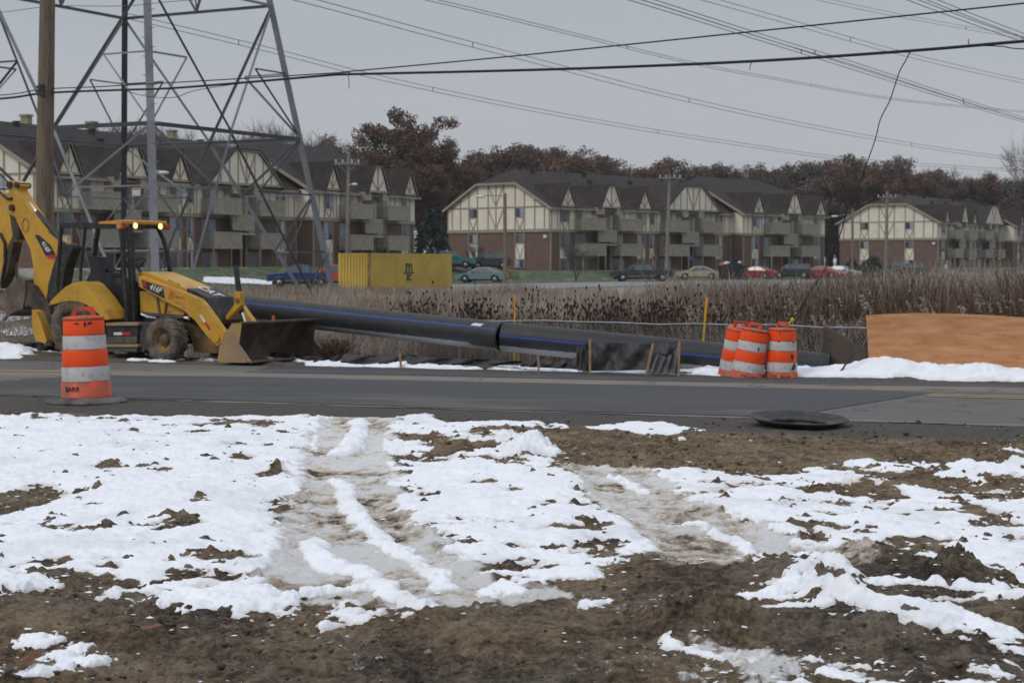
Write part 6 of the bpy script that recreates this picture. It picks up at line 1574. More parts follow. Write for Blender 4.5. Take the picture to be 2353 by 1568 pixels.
    mb = MB(); mb.box((-.10+T(-.78)*s_, -W_/2-.16, 1.0 if kind == 'sedan' else 1.12), (.08+T(-.78)*s_, -W_/2+.02, 1.14 if kind == 'sedan' else 1.28)); mb.build('mirror', mp_, t_, world=False)
    if kind == 'pickup':
        mb = MB(); x0, x1 = sorted((T(1.08)*s_, T(2.48)*s_)); mb.box((x0, -W_/2+.12, 1.08), (x1, W_/2-.12, 1.115)); mb.build('load_bed', m_dark, t_, world=False)
    mb = MB(); x0, x1 = sorted((T(-2.5)*s_, T(2.3)*s_)); mb.box((x0+.3, -W_/2+.25, .22), (x1-.3, W_/2-.25, .45)); mb.build('underbody', m_dark, t_, world=False)
    return t_
vehicle('pickup_truck', 'pickup', 689, 130, 4.6, -1, (.012, .035, .17), 'dark blue pickup truck parked left of the yellow container', 'pickup truck', rz=R(6))
vehicle('pickup_truck', 'suv', 768, 138, 4.9, -1, (.50, .10, .04), 'orange red vehicle showing between the blue pickup and the yellow container', 'car')
vehicle('pickup_truck', 'pickup', 1030, 166, 5.0, 1, (.02, .17, .17), 'teal pickup truck showing at the right end of the yellow container', 'pickup truck')
vehicle('parked_car', 'suv', 1122, 172, 4.4, -1, (.035, .037, .05), 'dark van behind the pale teal car, left of the brown light pole', 'car', rz=R(12))
vehicle('parked_car', 'sedan', 1108, 157, 4.7, -1, (.16, .24, .25), 'pale teal car in front of the dark van', 'car', rz=R(-14))
vehicle('pickup_truck', 'pickup', 1474, 167, 5.75, -1, (.025, .028, .036), 'black pickup truck parked in front of the middle building', 'pickup truck', rz=R(4))
vehicle('parked_car', 'sedan', 1603, 184, 4.7, -1, (.42, .39, .27), 'pale beige car between the black pickup and the black dumpster', 'car')
vehicle('parked_car', 'sedan', 1737, 188, 4.5, -1, (.30, .015, .02), 'dark red car right of the black dumpster', 'car', rz=R(-28))
vehicle('parked_car', 'suv', 1820, 192, 4.7, -1, (.03, .035, .045), 'dark grey estate car between two red cars', 'car', rz=R(-18))
vehicle('parked_car', 'sedan', 1892, 195, 4.4, 1, (.45, .035, .03), 'bright red car at the right end of the middle building, crossed by the hanging cable', 'car', rz=R(-35))
vehicle('parked_car', 'sedan', 1932, 203, 4.5, 1, (.40, .41, .43), 'silver car peeping out right of the bright red car', 'car', rz=R(-30))
vehicle('parked_car', 'suv', 2090, 226, 4.8, -1, (.05, .06, .07), 'dark grey car in front of the right building beside the green shrub', 'car', rz=R(-10))
vehicle('parked_car', 'sedan', 2062, 232, 4.5, -1, (.07, .08, .09), 'low grey car mostly hidden by weeds beside the green shrub', 'car', rz=R(-10))
# dumpster with slanting lids and things on top
p = P(1682, 600, 180); zz = Hs(p.x, 180)
dm = thing('dumpster', (p.x, 180, zz), R(-8), 'black dumpster with a peaked lid and bags on top, right of the beige car', 'dumpster')
m_dump = mat('black_dumpster_steel', (.012, .013, .016), .6, 0, .2, 2)
mb = MB(); mb.prism([(-1.35, -.8, .15), (1.35, -.8, .15), (1.45, -.8, 1.35), (-1.45, -.8, 1.35)], (0, 1.6, 0)); mb.build('bin', m_dump, dm, world=False, bevel=.03)
mb = MB(); mb.prism([(-1.5, -.85, 1.36), (1.5, -.85, 1.36), (1.5, -.85, 1.50), (.1, -.85, 1.92), (-1.5, -.85, 1.46)], (0, 1.7, 0)); mb.build('lid', m_dump, dm, world=False, bevel=.02)
mb = MB()
for x in (-1.0, -.5, 0, .5, 1.0): mb.box((x-.04, -.86, .2), (x+.04, -.80, 1.33))
mb.build('rib', m_dump, dm, world=False)
mb = MB(); mb.box((-1.5, -.5, -.02), (-1.2, .5, .15)); mb.box((1.2, -.5, -.02), (1.5, .5, .15)); mb.build('skid', m_dump, dm, world=False)
for dx, dz, r_, m_, lab in ((-1.15, 1.68, .22, m_lred, 'red bag lying on the left end of the dumpster lid'), (-.62, 1.82, .26, m_wht, 'white bag lying near the left end of the dumpster lid'), (.75, 1.92, .17, m_wht, 'small white box standing right of the peak of the dumpster lid')):
    mb = MB(); c_ = (p.x+dx, 180-.2, zz+dz); mb.ball(c_, (r_*1.3, r_, r_*.8), 0, 10, 6, .12); tag(mb.build('rubbish_bag', m_, origin=c_), lab, 'bag')
# yellow shipping container
m_cont, t, b = node_mat('yellow_container_steel')
tc = t.nodes.new('ShaderNodeTexCoord'); vec = tc.outputs['Object']
c = nramp(t, nnoise(t, vec, 0.7, 6, 0.6), [(0.3, (0.42, 0.28, 0.04)), (0.7, (0.56, 0.39, 0.065))])
rust = nramp(t, nnoise(t, vec, 2.0, 8, 0.75, (3, 3, 0.7)), [(0.62, (0, 0, 0)), (0.74, (1, 1, 1))])
c = nmix(t, nmath(t, 'MULTIPLY', rust, 0.5), c, (0.20, 0.10, 0.03))
t.links.new(c, b.inputs['Base Color']); b.inputs['Roughness'].default_value = 0.6
m_rust = mat('rusty_corner', (0.20, 0.055, 0.02), .8, 0, .3, 4, dirt=(.40, .30, .06), dscale=3, damt=.6)
A = P(848, 600, 116.5)
th_c = R(64.5)       # the long side runs away to the right
ct = thing('shipping_container', (A.x, A.y, Hs(A.x, A.y)), th_c, 'yellow corrugated shipping container standing in the field left of the middle building', 'shipping container')
LC, WC, HC = 12.19, 2.44, 2.59
def corr(p0, p1, n, depth, z0, z1, nrm):
    p0 = Vector(p0); p1 = Vector(p1); pts = []
    for i in range(n):
        for f_, d_ in ((0, 0), (.25, 0), (.42, 1), (.75, 1), (.92, 0)):
            q = p0.lerp(p1, (i+f_)/n); pts.append(q - Vector(nrm)*depth*d_)
    pts.append(p1)
    mb = MB(); vs = [(q.x, q.y, z0) for q in pts]+[(q.x, q.y, z1) for q in pts]; m_ = len(pts)
    mb.add(vs, [(i, i+1, i+1+m_, i+m_) for i in range(m_-1)]); return mb
corr((.14, 0, 0), (LC-.14, 0, 0), 42, .045, .2, HC-.14, (0, -1, 0)).build('side_panel', m_cont, ct, world=False)
corr((0, WC-.14, 0), (0, .14, 0), 9, .07, .2, HC-.14, (-1, 0, 0)).build('end_panel', m_cont, ct, world=False)
corr((LC-.14, WC, 0), (.14, WC, 0), 42, .045, .2, HC-.14, (0, 1, 0)).build('side_panel', m_cont, ct, world=False)
corr((LC, .14, 0), (LC, WC-.14, 0), 9, .045, .2, HC-.14, (1, 0, 0)).build('end_panel', m_cont, ct, world=False)
mb = MB(); mb.box((0, 0, HC-.06), (LC, WC, HC)); mb.box((0, 0, .12), (LC, WC, .2)); mb.build('roof_panel', m_cont, ct, world=False)
mb = MB()
for y in (0, WC-.12): mb.box((.12, y, HC-.14), (LC-.12, y+.12, HC+.012)); mb.box((.12, y, .05), (LC-.12, y+.12, .21))
for x in (0, LC-.12): mb.box((x, .12, HC-.14), (x+.12, WC-.12, HC+.012)); mb.box((x, .12, .05), (x+.12, WC-.12, .21))
mb.build('frame_rail', m_cont, ct, world=False)
for x in (0, LC-.12):
    for y in (0, WC-.12): mb = MB(); mb.box((x-.015, y-.015, 0), (x+.13, y+.13, HC+.02)); mb.build('corner_post', m_rust if (x < 1 and y < 1) else m_cont, ct, world=False)
Mt = Matrix.Translation((LC*.40, -.012, 1.45)) @ Matrix.Rotation(R(90), 4, 'X')
for txt, sz, dz, sq in (('m', 1.45, .36, .95), ('SC', .60, -.42, 1.0)):
    text_mb(txt, sz, Matrix.Translation((LC*.46, -.012, 1.28+dz)) @ Matrix.Rotation(R(90), 4, 'X'), .004, 0, squeeze=sq, bold=.03).build('side_lettering', m_blk, ct, world=False)
mb = MB(); mb.box((LC*.46-.75, -.018, 1.16), (LC*.46+.75, -.01, 1.24)); mb.build('lettering_bar', m_blk, ct, world=False)

# =================================================================== POLES AND LAMPS OF THE CAR PARK
m_gp = mat('grey_weathered_pole', (0.22, 0.20, 0.175), .9, 0, .15, 3); m_bp = mat('tan_light_pole', (0.20, 0.155, 0.105), .85, 0, .12, 3); m_lh = mat('pale_lamp_head', (0.55, 0.60, 0.62), .4, 0, .05, 5)
def upole(xb, xt, ytop, Yd, rr, arm, yarm, label, extra=None):
    a = P(xt, ytop, Yd); b0 = P(xb, 640, Yd); z0 = Hs(b0.x, Yd)-.1
    t_ = thing('utility_pole', (b0.x, Yd, z0), 0, label, 'utility pole', 'utility poles')
    MB().tube([(b0.x, Yd, z0), (a.x, Yd, a.z)], [rr*1.15, rr*.8], 12).build('pole_shaft', m_gp, t_)
    if arm:
        l_ = P(arm[0], yarm, Yd-.25); r_ = P(arm[1], yarm, Yd-.25); o = MB().bar(l_, r_, .14, .16).build('crossarm', m_gp, t_)
        for f_ in (.06, .32, .68, .94): q = l_.lerp(r_, f_); mb = MB(); mb.tube([q+Vector((0, 0, .06)), q+Vector((0, 0, .34))], [.05, .07], 8); mb.build('insulator', m_lh, o)
        mb = MB(); c_ = (l_+r_)/2
        for s_ in (-1, 1): mb.bar(c_+Vector((s_*.9, 0, -.05)), c_+Vector((0, 0, -.75)), .04, .04)
        mb.build('arm_brace', m_gp, t_)
    return t_
u1 = upole(797, 801, 349, 146, .17, (768, 827), 376, 'grey utility pole with a crossarm and small lamp standing behind the yellow container')
c_ = P(800, 425, 145.7); mb = MB(); mb.bar(c_, c_+Vector((.5, -.1, .1)), .05, .05); mb.ball(c_+Vector((.55, -.1, .05)), (.28, .16, .13), 0); mb.build('small_lamp', m_lh, u1)
upole(1530, 1538, 401, 172, .17, (1513, 1565), 409, 'grey utility pole with a crossarm in front of the big gable of the middle building')
upole(2034, 2038, 440, 212, .22, (2015, 2060), 453, 'grey utility pole with a crossarm in front of the gable of the right building')
def lamp_post(x, ytop, Yd, rr, xl, yl, label, ybase=640):
    a = P(x, ytop, Yd); b0 = P(x, ybase, Yd); z0 = Hs(b0.x, Yd)-.1
    t_ = thing('light_pole', (b0.x, Yd, z0), 0, label, 'street lamp', 'street lamps of the car park')
    MB().tube([(b0.x, Yd, z0), (a.x, Yd, a.z)], [rr*1.1, rr*.9], 12).build('pole_shaft', m_bp, t_)
    h = P(xl, yl, Yd-.2); q = P(x, yl-1, Yd)
    mb = MB(); mb.tube([q, q.lerp(h, .5)+Vector((0, 0, .12)), h+Vector((0, 0, .06))], .045, 8); mb.build('lamp_arm', m_galv, t_)
    mb = MB(); mb.ball(h, (.42, .20, .13), 0, 12, 8); mb.build('lamp_head', m_lh, t_)
lamp_post(1160, 444, 152, .16, 1103, 452, 'tan light pole with a lamp arm, in front of the middle building gable')
lamp_post(1958, 478, 205, .16, 1917, 497, 'tan light pole with a lamp arm, beside the right building gable')
lamp_post(348, 400, 112, .10, 374, 397, 'street lamp with a white head showing behind the near leg of the steel tower')
def signpost(x, xt, yt, Yd, col, label, sx):
    a = P(xt, yt, Yd); b0 = P(x, 640, Yd); z0 = Hs(b0.x, Yd)-.05
    t_ = thing('sign_post', (b0.x, Yd, z0), 0, label, 'sign post', 'small sign posts of the car park')
    MB().bar((b0.x, Yd, z0), (a.x, Yd, a.z), .14, .10).build('post', m_bp, t_)
    mb = MB(); c_ = P(xt+sx, yt+12, Yd-.08); mb.box((c_.x-.16, c_.y-.015, c_.z-.24), (c_.x+.16, c_.y+.015, c_.z+.24)); mb.build('sign_plate', col, t_)
signpost(1503, 1507, 582, 176, mat('dull_red_sign', (.16, .03, .03), .6), 'leaning tan post with a small dull red sign behind the black pickup', -5)
signpost(1581, 1584, 581, 190, mat('blue_sign', (.04, .07, .22), .6), 'tan post with a small blue sign behind the beige car', 2)
signpost(2172, 2173, 600, 205, m_wht, 'thin post with a pale plate in the weeds right of the grey car', 0)

# =================================================================== TREES
m_bark = mat('grey_brown_bark', (0.055, 0.045, 0.040), .95, 0, .2, 3)
m_twig = mat('twig_grey', (0.095, 0.080, 0.075), .95, 0, .25, .5)
def leaf_mat(name, a, b_, c_):
    m, t, b = node_mat(name)
    at_ = nattr(t, 'tint'); c = nramp(t, at_, [(0.0, a), (0.5, b_), (1.0, c_)])
    t.links.new(c, b.inputs['Base Color']); b.inputs['Roughness'].default_value = .9; b.inputs['Specular IOR Level'].default_value = .15
    return m
lm_red = leaf_mat('russet_oak_leaves', (.045, .030, .025), (.128, .075, .055), (.21, .135, .10))
lm_brn = leaf_mat('brown_leaves', (.052, .040, .035), (.120, .088, .072), (.19, .150, .125))
lm_gry = leaf_mat('grey_purple_twig_haze', (.060, .051, .047), (.118, .098, .088), (.18, .155, .14))
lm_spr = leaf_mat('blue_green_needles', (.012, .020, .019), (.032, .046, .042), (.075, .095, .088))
lm_grn = leaf_mat('dull_green_leaves', (.018, .026, .016), (.050, .062, .040), (.11, .13, .095))
def limbs(rs, H, spread, nl, depth_, start=.3, up=.75):
    """tapered trunk and branching limbs, returned as segments (a, b, ra, rb) and twig tips"""
    segs = []; tips = []
    def grow(p, d, L, r_, lv):
        n = 3
        for k in range(n):
            d = (d + Vector((rs.uniform(-.18, .18), rs.uniform(-.18, .18), rs.uniform(-.02, .10)))).normalized()
            q = p + d*(L/n); segs.append((p, q, r_, r_*.82)); p = q; r_ *= .82
        if lv <= 0: tips.append((p, d)); return
        for k in range(rs.choice((2, 3, 3))):
            dd = (d*up + Vector((rs.uniform(-1, 1), rs.uniform(-1, 1), rs.uniform(-.25, .6)))*spread).normalized()
            grow(p, dd, L*rs.uniform(.58, .82), r_*.72, lv-1)
    base = Vector((0, 0, 0)); top_ = Vector((rs.uniform(-.2, .2), rs.uniform(-.2, .2), H*start)); segs.append((base, top_, H*.024, H*.018))
    for k in range(nl):
        a = 2*math.pi*k/nl+rs.uniform(-.4, .4); d = Vector((math.cos(a)*spread, math.sin(a)*spread, 1.0)).normalized(); grow(top_ - Vector((0, 0, rs.uniform(0, H*.10))), d, H*rs.uniform(.20, .30), H*.011, depth_)
    d = Vector((rs.uniform(-.1, .1), rs.uniform(-.1, .1), 1)).normalized(); grow(top_, d, H*.28, H*.014, depth_)
    zm = max(q.z for _, q, _, _ in segs); k_ = H/zm
    segs = [(a*k_, b_*k_, r1*1, r2*1) for a, b_, r1, r2 in segs]; tips = [(p*k_, d) for p, d in tips]
    return segs, tips
def seg_mesh(segs, n=4):
    mb = MB()
    for a, b_, r1, r2 in segs: mb.tube([a, b_], [r1, r2], n if r1 < .08 else 7, cap=False)
    return mb
def leaf_cloud(name, pts, rad, per, size, m, seed, flat=.75):
    g = np.random.default_rng(seed); P0 = np.array([tuple(p) for p in pts]); n = len(P0)*per
    bd_ = g.normal(size=(n, 3)); bd_ /= np.linalg.norm(bd_, axis=1)[:, None]; bd_ *= g.uniform(0, 1, (n, 1))**.45
    c_ = np.repeat(P0, per, 0) + bd_*np.array([rad, rad, rad*flat])*.62
    tint_c = np.repeat(g.uniform(.15, .85, len(P0)), per)
    a = g.normal(size=(n, 3)); a /= np.linalg.norm(a, axis=1)[:, None]; b_ = np.cross(a, g.normal(size=(n, 3))); b_ /= np.linalg.norm(b_, axis=1)[:, None]
    s_ = size*g.uniform(.5, 1.3, n)[:, None]
    V = np.stack([c_-a*s_*.5, c_+b_*s_*.35, c_+a*s_*.5, c_-b_*s_*.35], 1).reshape(-1, 3); Q = np.arange(n*4).reshape(-1, 4)
    me = raw_mesh(name, V, Q); me.materials.append(m)
    A_ = me.attributes.new('tint', 'FLOAT', 'POINT'); A_.data.foreach_set('value', np.repeat(np.clip(tint_c+g.normal(size=n)*.16, 0, 1), 4).astype(np.float32))
    return me
def tree_proto(seed, H, spread, nl, dp, leaf, rad, per, size, start=.28, fill=0, bare=False):
    rs = random.Random(seed); segs, tips = limbs(rs, H, spread, nl, dp, start)
    tm = seg_mesh(segs).build('trunk', m_bark if not bare else m_twig)
    me_t = tm.data; bpy.data.objects.remove(tm)
    pts = [p for p, d in tips]
    for a, b_, r1, r2 in segs:
        if r1 < H*.008 and rs.random() < .45: pts.append((a+b_)/2)
    for k in range(fill):
        q = rs.choice(pts); pts.append(q*rs.uniform(.62, .95)+Vector((0, 0, rs.uniform(-1, .3))))
    if bare:
        g = np.random.default_rng(seed); P0 = np.array([tuple(p) for p in pts]); D = np.array([tuple((p-Vector((0, 0, p.z*.6))).normalized()) for p in pts]); n = len(P0)*per
        o_ = np.repeat(P0, per, 0)+g.normal(size=(n, 3))*.35; d_ = np.repeat(D, per, 0)*.5+g.normal(size=(n, 3))*.5+np.array([0, 0, .55]); d_ /= np.linalg.norm(d_, axis=1)[:, None]
        L_ = size*g.uniform(.5, 1.4, n)[:, None]; s_ = np.cross(d_, g.normal(size=(n, 3))); s_ /= np.linalg.norm(s_, axis=1)[:, None]; s_ *= .022
        V = np.stack([o_-s_, o_+s_, o_+d_*L_+s_*.4, o_+d_*L_-s_*.4], 1).reshape(-1, 3); me = raw_mesh('crown', V, np.arange(n*4).reshape(-1, 4)); me.materials.append(leaf)
        A_ = me.attributes.new('tint', 'FLOAT', 'POINT'); A_.data.foreach_set('value', np.repeat(g.uniform(.2, .9, n), 4).astype(np.float32))
    else: me = leaf_cloud('crown', pts, rad, per, size, leaf, seed, .75)
    zz_ = max(v.co.z for v in me.vertices); return me_t, me, zz_
PR = {
 'oak': [tree_proto(11, 18, .62, 5, 3, lm_red, 1.71, 62, .30, .30, 60), tree_proto(12, 18, .75, 6, 3, lm_red, 1.53, 62, .30, .26, 60)],
 'brown': [tree_proto(21, 16, .50, 5, 3, lm_brn, 1.62, 62, .30, .22, 90), tree_proto(22, 17, .55, 4, 3, lm_brn, 1.80, 62, .30, .26, 60), tree_proto(23, 16, .45, 5, 3, lm_red, 1.53, 62, .30, .2, 60)],
 'haze': [tree_proto(31, 16, .5, 5, 3, lm_gry, 2.0, 56, .26, .2, 80), tree_proto(32, 15, .6, 5, 3, lm_gry, 1.9, 56, .26, .2, 80)],
 'bare': [tree_proto(41, 16, .42, 5, 3, lm_gry, 1, 9, 1.5, .2, 0, True), tree_proto(42, 16, .5, 6, 3, lm_gry, 1, 9, 1.5, .18, 0, True)],
}
def plant(kind, x, ytop, Yd, label, group, wid=1.0, name=None, cat='tree', i=None):
    p = P(x, ytop, Yd); z0 = Hs(p.x, Yd)-.3; H_ = p.z - z0
    k = random.randrange(len(PR[kind])) if i is None else i
    mt, mc, zt = PR[kind][k]; s_ = H_/zt
    t_ = thing(name or {'oak': 'oak_tree', 'brown': 'broadleaf_tree', 'haze': 'leafless_tree', 'bare': 'leafless_tree'}[kind], (p.x, Yd, z0), random.uniform(0, 6.28), label, cat, group)
    t_.scale = (s_*wid, s_*wid, s_)
    link('trunk', mt, t_); link('crown', mc, t_)
    return t_
GB = 'trees of the wood behind the buildings'
plant('oak', 845, 246, 215, 'tallest russet oak, rising above the right end of the left building', None, 1.0, i=1)
plant('oak', 962, 296, 222, 'russet oak just right of the tallest one, half as broad', None, .8, i=0)
plant('oak', 1015, 345, 215, 'dark russet oak between the left and the middle building', None, .95, i=0)
plant('oak', 925, 372, 210, 'low dark russet oak behind the right end of the left building', None, 1.2, i=1)
plant('oak', 1062, 362, 224, 'dark russet oak behind the left end of the middle building roof', None, 1.0, i=1)
WOOD = [('haze',1090,352,300),('brown',1118,345,305),('brown',1150,338,300),('brown',1185,327,300),('brown',1222,328,305),('brown',1262,334,300),('haze',1285,340,310),('brown',1305,336,300),('brown',1342,352,300),('haze',1372,352,305),('haze',1405,360,300),('oak',1445,354,290),('oak',1480,360,300),('haze',1515,372,300),('brown',1550,378,300),('brown',1590,374,300),('haze',1618,382,305),('brown',1655,371,295),('bare',1690,372,300),('haze',1712,384,310),('bare',1735,372,300),('brown',1765,370,300),('bare',1795,378,305),('brown',1830,372,300),('haze',1860,366,300),('brown',1890,364,300),('brown',1935,362,300),('oak',1985,352,290),('oak',2030,356,285),('oak',2068,366,290),('bare',2100,372,300),('haze',2120,390,300),('haze',2160,392,300),('bare',2190,374,300),('oak',2205,382,290),('haze',2235,402,310),('brown',2262,410,300),('brown',2300,404,300),('haze',2330,408,300),('brown',2365,400,295),('brown',2410,402,300),('haze',2460,400,300),
 ('bare',262,262,190),('bare',305,270,195),('bare',395,262,190),('bare',430,275,195),('bare',585,275,200),('bare',630,268,200),('bare',672,282,205),('haze',720,318,210),('oak',748,325,215),('haze',690,330,215),('bare',150,300,190),('oak',800,345,208)]
kindlab = {'oak': 'russet oak standing in the wood behind the buildings', 'brown': 'brown leaved tree standing in the wood behind the buildings', 'haze': 'grey twiggy tree standing in the wood behind the buildings', 'bare': 'bare leafless tree standing behind the buildings'}
for i, (k, x, y, d) in enumerate(WOOD):
    plant(k, x, y, d+random.uniform(-6, 6), kindlab[k], GB, random.uniform(1.0, 1.35))
for i in range(34):
    x = 990+i*44+random.uniform(-15, 15); plant(random.choice(('haze', 'brown', 'haze', 'brown', 'oak')), x, 430+random.uniform(-12, 14) if x < 1900 else 445, 262+random.uniform(-8, 10) if x < 1835 else 318, 'low tree filling the edge of the wood behind the buildings', 'low trees at the edge of the wood', 1.7)
for i in range(30):
    x = 1050+i*50+random.uniform(-15, 15); plant(random.choice(('haze', 'brown', 'brown')), x, 392+random.uniform(-8, 16) + max(0, (x-2050)*.08), 335+random.uniform(-10, 10), 'tree in the far depth of the wood', 'trees in the far depth of the wood', 1.6)
for x, d, yt_ in ((1900, 288, 470), (1925, 292, 480), (1885, 275, 490), (1912, 300, 530), (1898, 305, 515), (1935, 310, 510)): plant('haze' if yt_ < 500 else 'brown', x, yt_, d, 'twiggy tree in the gap between the middle and the right building', 'trees in the gap between two buildings', 1.2)
plant('bare', 2425, 225, 120, 'tall bare tree cut by the right edge of the picture', None, .62)
plant('bare', 1322, 552, 168, 'small bare tree on the lawn in front of the middle building facade', None, 1.2, cat='small tree')
plant('bare', 1092, 556, 170, 'small bare tree in front of the brick gable of the middle building', None, .9, cat='small tree')
# conifers
def conifer(x, ytop, Yd, w_, m, label, seed, name='spruce_tree', n=5200, size=.34, shape=1.0, base=.0):
    g = np.random.default_rng(seed); p = P(x, ytop, Yd); z0 = Hs(p.x, Yd)-.2; H_ = p.z-z0
    u = g.uniform(0, 1, n)**.8; u = np.clip(u, base, 1); rr = (1-u)**shape*w_/2
    lay = .78+.22*np.abs(np.sin(u*H_*2.4)); a = g.uniform(0, 6.28, n); rad = rr*lay*np.sqrt(g.uniform(.25, 1, n))*(1+.18*np.sin(a*5+u*9))
    c_ = np.stack([rad*np.cos(a), rad*np.sin(a), u*H_-.12*rad], 1)
    d_ = np.stack([np.cos(a), np.sin(a), -.25+0*a], 1)+g.normal(size=(n, 3))*.45; d_ /= np.linalg.norm(d_, axis=1)[:, None]; b_ = np.cross(d_, g.normal(size=(n, 3))); b_ /= np.linalg.norm(b_, axis=1)[:, None]; s_ = size*g.uniform(.5, 1.3, n)[:, None]
    V = np.stack([c_-d_*s_*.6, c_+b_*s_*.25, c_+d_*s_*.6, c_-b_*s_*.25], 1).reshape(-1, 3); me = raw_mesh('crown', V, np.arange(n*4).reshape(-1, 4)); me.materials.append(m)
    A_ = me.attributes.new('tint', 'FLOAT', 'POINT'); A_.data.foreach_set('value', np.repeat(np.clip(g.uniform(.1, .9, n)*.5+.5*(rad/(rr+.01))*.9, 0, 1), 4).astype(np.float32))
    t_ = thing(name, (p.x, Yd, z0), 0, label, 'tree' if H_ > 4 else 'shrub'); MB().tube([(p.x, Yd, z0), (p.x, Yd, z0+H_*.9)], [.2*H_/9, .02], 8).build('trunk', m_bark, t_); link('crown', me, t_)
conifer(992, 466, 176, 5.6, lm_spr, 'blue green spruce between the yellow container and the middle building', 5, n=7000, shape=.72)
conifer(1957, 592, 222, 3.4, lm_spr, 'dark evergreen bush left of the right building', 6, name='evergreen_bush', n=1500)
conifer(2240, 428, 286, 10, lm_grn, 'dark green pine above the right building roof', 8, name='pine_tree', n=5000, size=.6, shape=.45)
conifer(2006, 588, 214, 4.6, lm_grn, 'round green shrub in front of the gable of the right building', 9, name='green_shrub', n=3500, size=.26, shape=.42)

# =================================================================== WEEDS
m_weed, t, b = node_mat('dry_weed_stems')
oi = nattr(t, 'tint'); c = nramp(t, oi, [(0.0, (0.030, 0.018, 0.012)), (0.35, (0.100, 0.062, 0.043)), (0.62, (0.20, 0.142, 0.105)), (0.85, (0.33, 0.262, 0.195)), (1.0, (0.44, 0.40, 0.365))])
t.links.new(c, b.inputs['Base Color']); b.inputs['Roughness'].default_value = .95; b.inputs['Specular IOR Level'].default_value = .1
m_head = mat('dark_teasel_head', (0.025, 0.016, 0.012), .95, 0, .3, 10)
def ribbons(base, tip, w0, w1, bend, tint, g):
    """each stem: three short quads bending over"""
    n = len(base); d = tip-base; side = np.stack([np.cos(bend[:, 2]), np.sin(bend[:, 2]), 0*bend[:, 2]], 1)
    pts = []; off = np.stack([bend[:, 0], bend[:, 1], 0*bend[:, 0]], 1)
    for f in (0, .4, .75, 1.0):
        c_ = base + d*f + off*(f**2); w_ = (w0*(1-f)+w1*f)[:, None]; pts += [c_-side*w_, c_+side*w_]
    V = np.stack(pts, 1).reshape(-1, 3); b0 = np.arange(n)[:, None]*8
    Q = np.concatenate([b0+np.array([[0, 1, 3, 2]]), b0+np.array([[2, 3, 5, 4]]), b0+np.array([[4, 5, 7, 6]])], 0)
    return V, Q, np.repeat(tint, 8)
def weeds(name, n, xr, dr, hf, seed, label, tint_mu, tint_sd, w_=.006, lean=.25, branch=0.5, clump=None, thick=1.0, group=None):
    g = np.random.default_rng(seed); px = g.uniform(xr[0], xr[1], n); fenceY = np.interp(px, [60, 733, 1246, 1600, 1985, 2600], [40.0, 36.4, 33.9, 32.4, 30.7, 28.6]); dd = dr[0]+(dr[1]-dr[0])*g.uniform(0, 1, n)**1.3
    Y = fenceY+dd; X = (px-1176)/3900*Y
    if clump is not None:
        k = clump(X, Y, px); keep = g.uniform(0, 1, n) < k; X, Y, px, dd = X[keep], Y[keep], px[keep], dd[keep]
    n = len(X); Z = Hfar(X, Y)-.05; h = hf(X, Y, px, dd)*g.uniform(.55, 1.12, n)
    base = np.stack([X, Y, Z], 1); ln = g.normal(size=(n, 2))*lean*.5; tip = base+np.stack([ln[:, 0]*h, ln[:, 1]*h, h], 1)
    tint = np.clip(tint_mu(X, Y, px)+g.normal(size=n)*tint_sd, 0, 1); bend = np.stack([g.normal(size=n)*.12*h, g.normal(size=n)*.12*h, g.uniform(-.6, .6, n)], 1)
    parts_ = [ribbons(base, tip, np.full(n, w_*thick), np.full(n, w_*.5), bend, tint, g)]
    nb = int(branch*n)
    if nb:
        i = g.integers(0, n, nb); f = g.uniform(.25, .95, nb)[:, None]; bb = base[i]+(tip-base)[i]*f+np.concatenate([bend[i, :2]*f**2, np.zeros((nb, 1))], 1); L_ = h[i]*g.uniform(.12, .35, nb)*(1.15-f[:, 0]); a = g.uniform(0, 6.28, nb); bt_ = bb+np.stack([np.cos(a)*L_, np.sin(a)*L_, L_*g.uniform(.2, 1.2, nb)], 1)
        parts_.append(ribbons(bb, bt_, np.full(nb, w_*.7), np.full(nb, w_*.5), np.stack([0*a, 0*a, g.uniform(-.6, .6, nb)], 1), np.clip(tint[i]+g.normal(size=nb)*.1, 0, 1), g))
    V = []; Q = []; T_ = []; o_ = 0
    for v, q, t_ in parts_: V.append(v); Q.append(q+o_); T_.append(t_); o_ += len(v)
    me = raw_mesh(name, np.concatenate(V), np.concatenate(Q)); me.materials.append(m_weed)
    A_ = me.attributes.new('tint', 'FLOAT', 'POINT'); A_.data.foreach_set('value', np.concatenate(T_).astype(np.float32))
    o = link(name, me); tag(o, label, 'weeds', kind='stuff'); return o
nz_ = lambda X, Y, s_, k: fbm(X, Y, s_, 3, k)
weeds('dry_weeds', 52000, (1380, 2560), (.8, 26), lambda X, Y, px, dd: np.interp(px, [1380, 1500, 1650, 1900, 2352], [.85, 1.15, 1.25, 1.42, 1.6])*(1+.6*nz_(X, Y, 1.3, 501))+.10*np.clip(dd/20, 0, 1), 61, 'tall dense brown weeds filling the right half behind the chain link fence', lambda X, Y, px: .38+.48*nz_(X, Y, 1.1, 503)+.36*sstep(3, 14, Y-np.interp(px, [1246, 2600], [33.9, 28.6])), .20, .0065, .38, 1.8, clump=lambda X, Y, px: np.interp(px, [1380, 1560], [.35, 1.0])*(0.6+.8*sstep(-.3, .3, nz_(X, Y, 1.2, 505))))
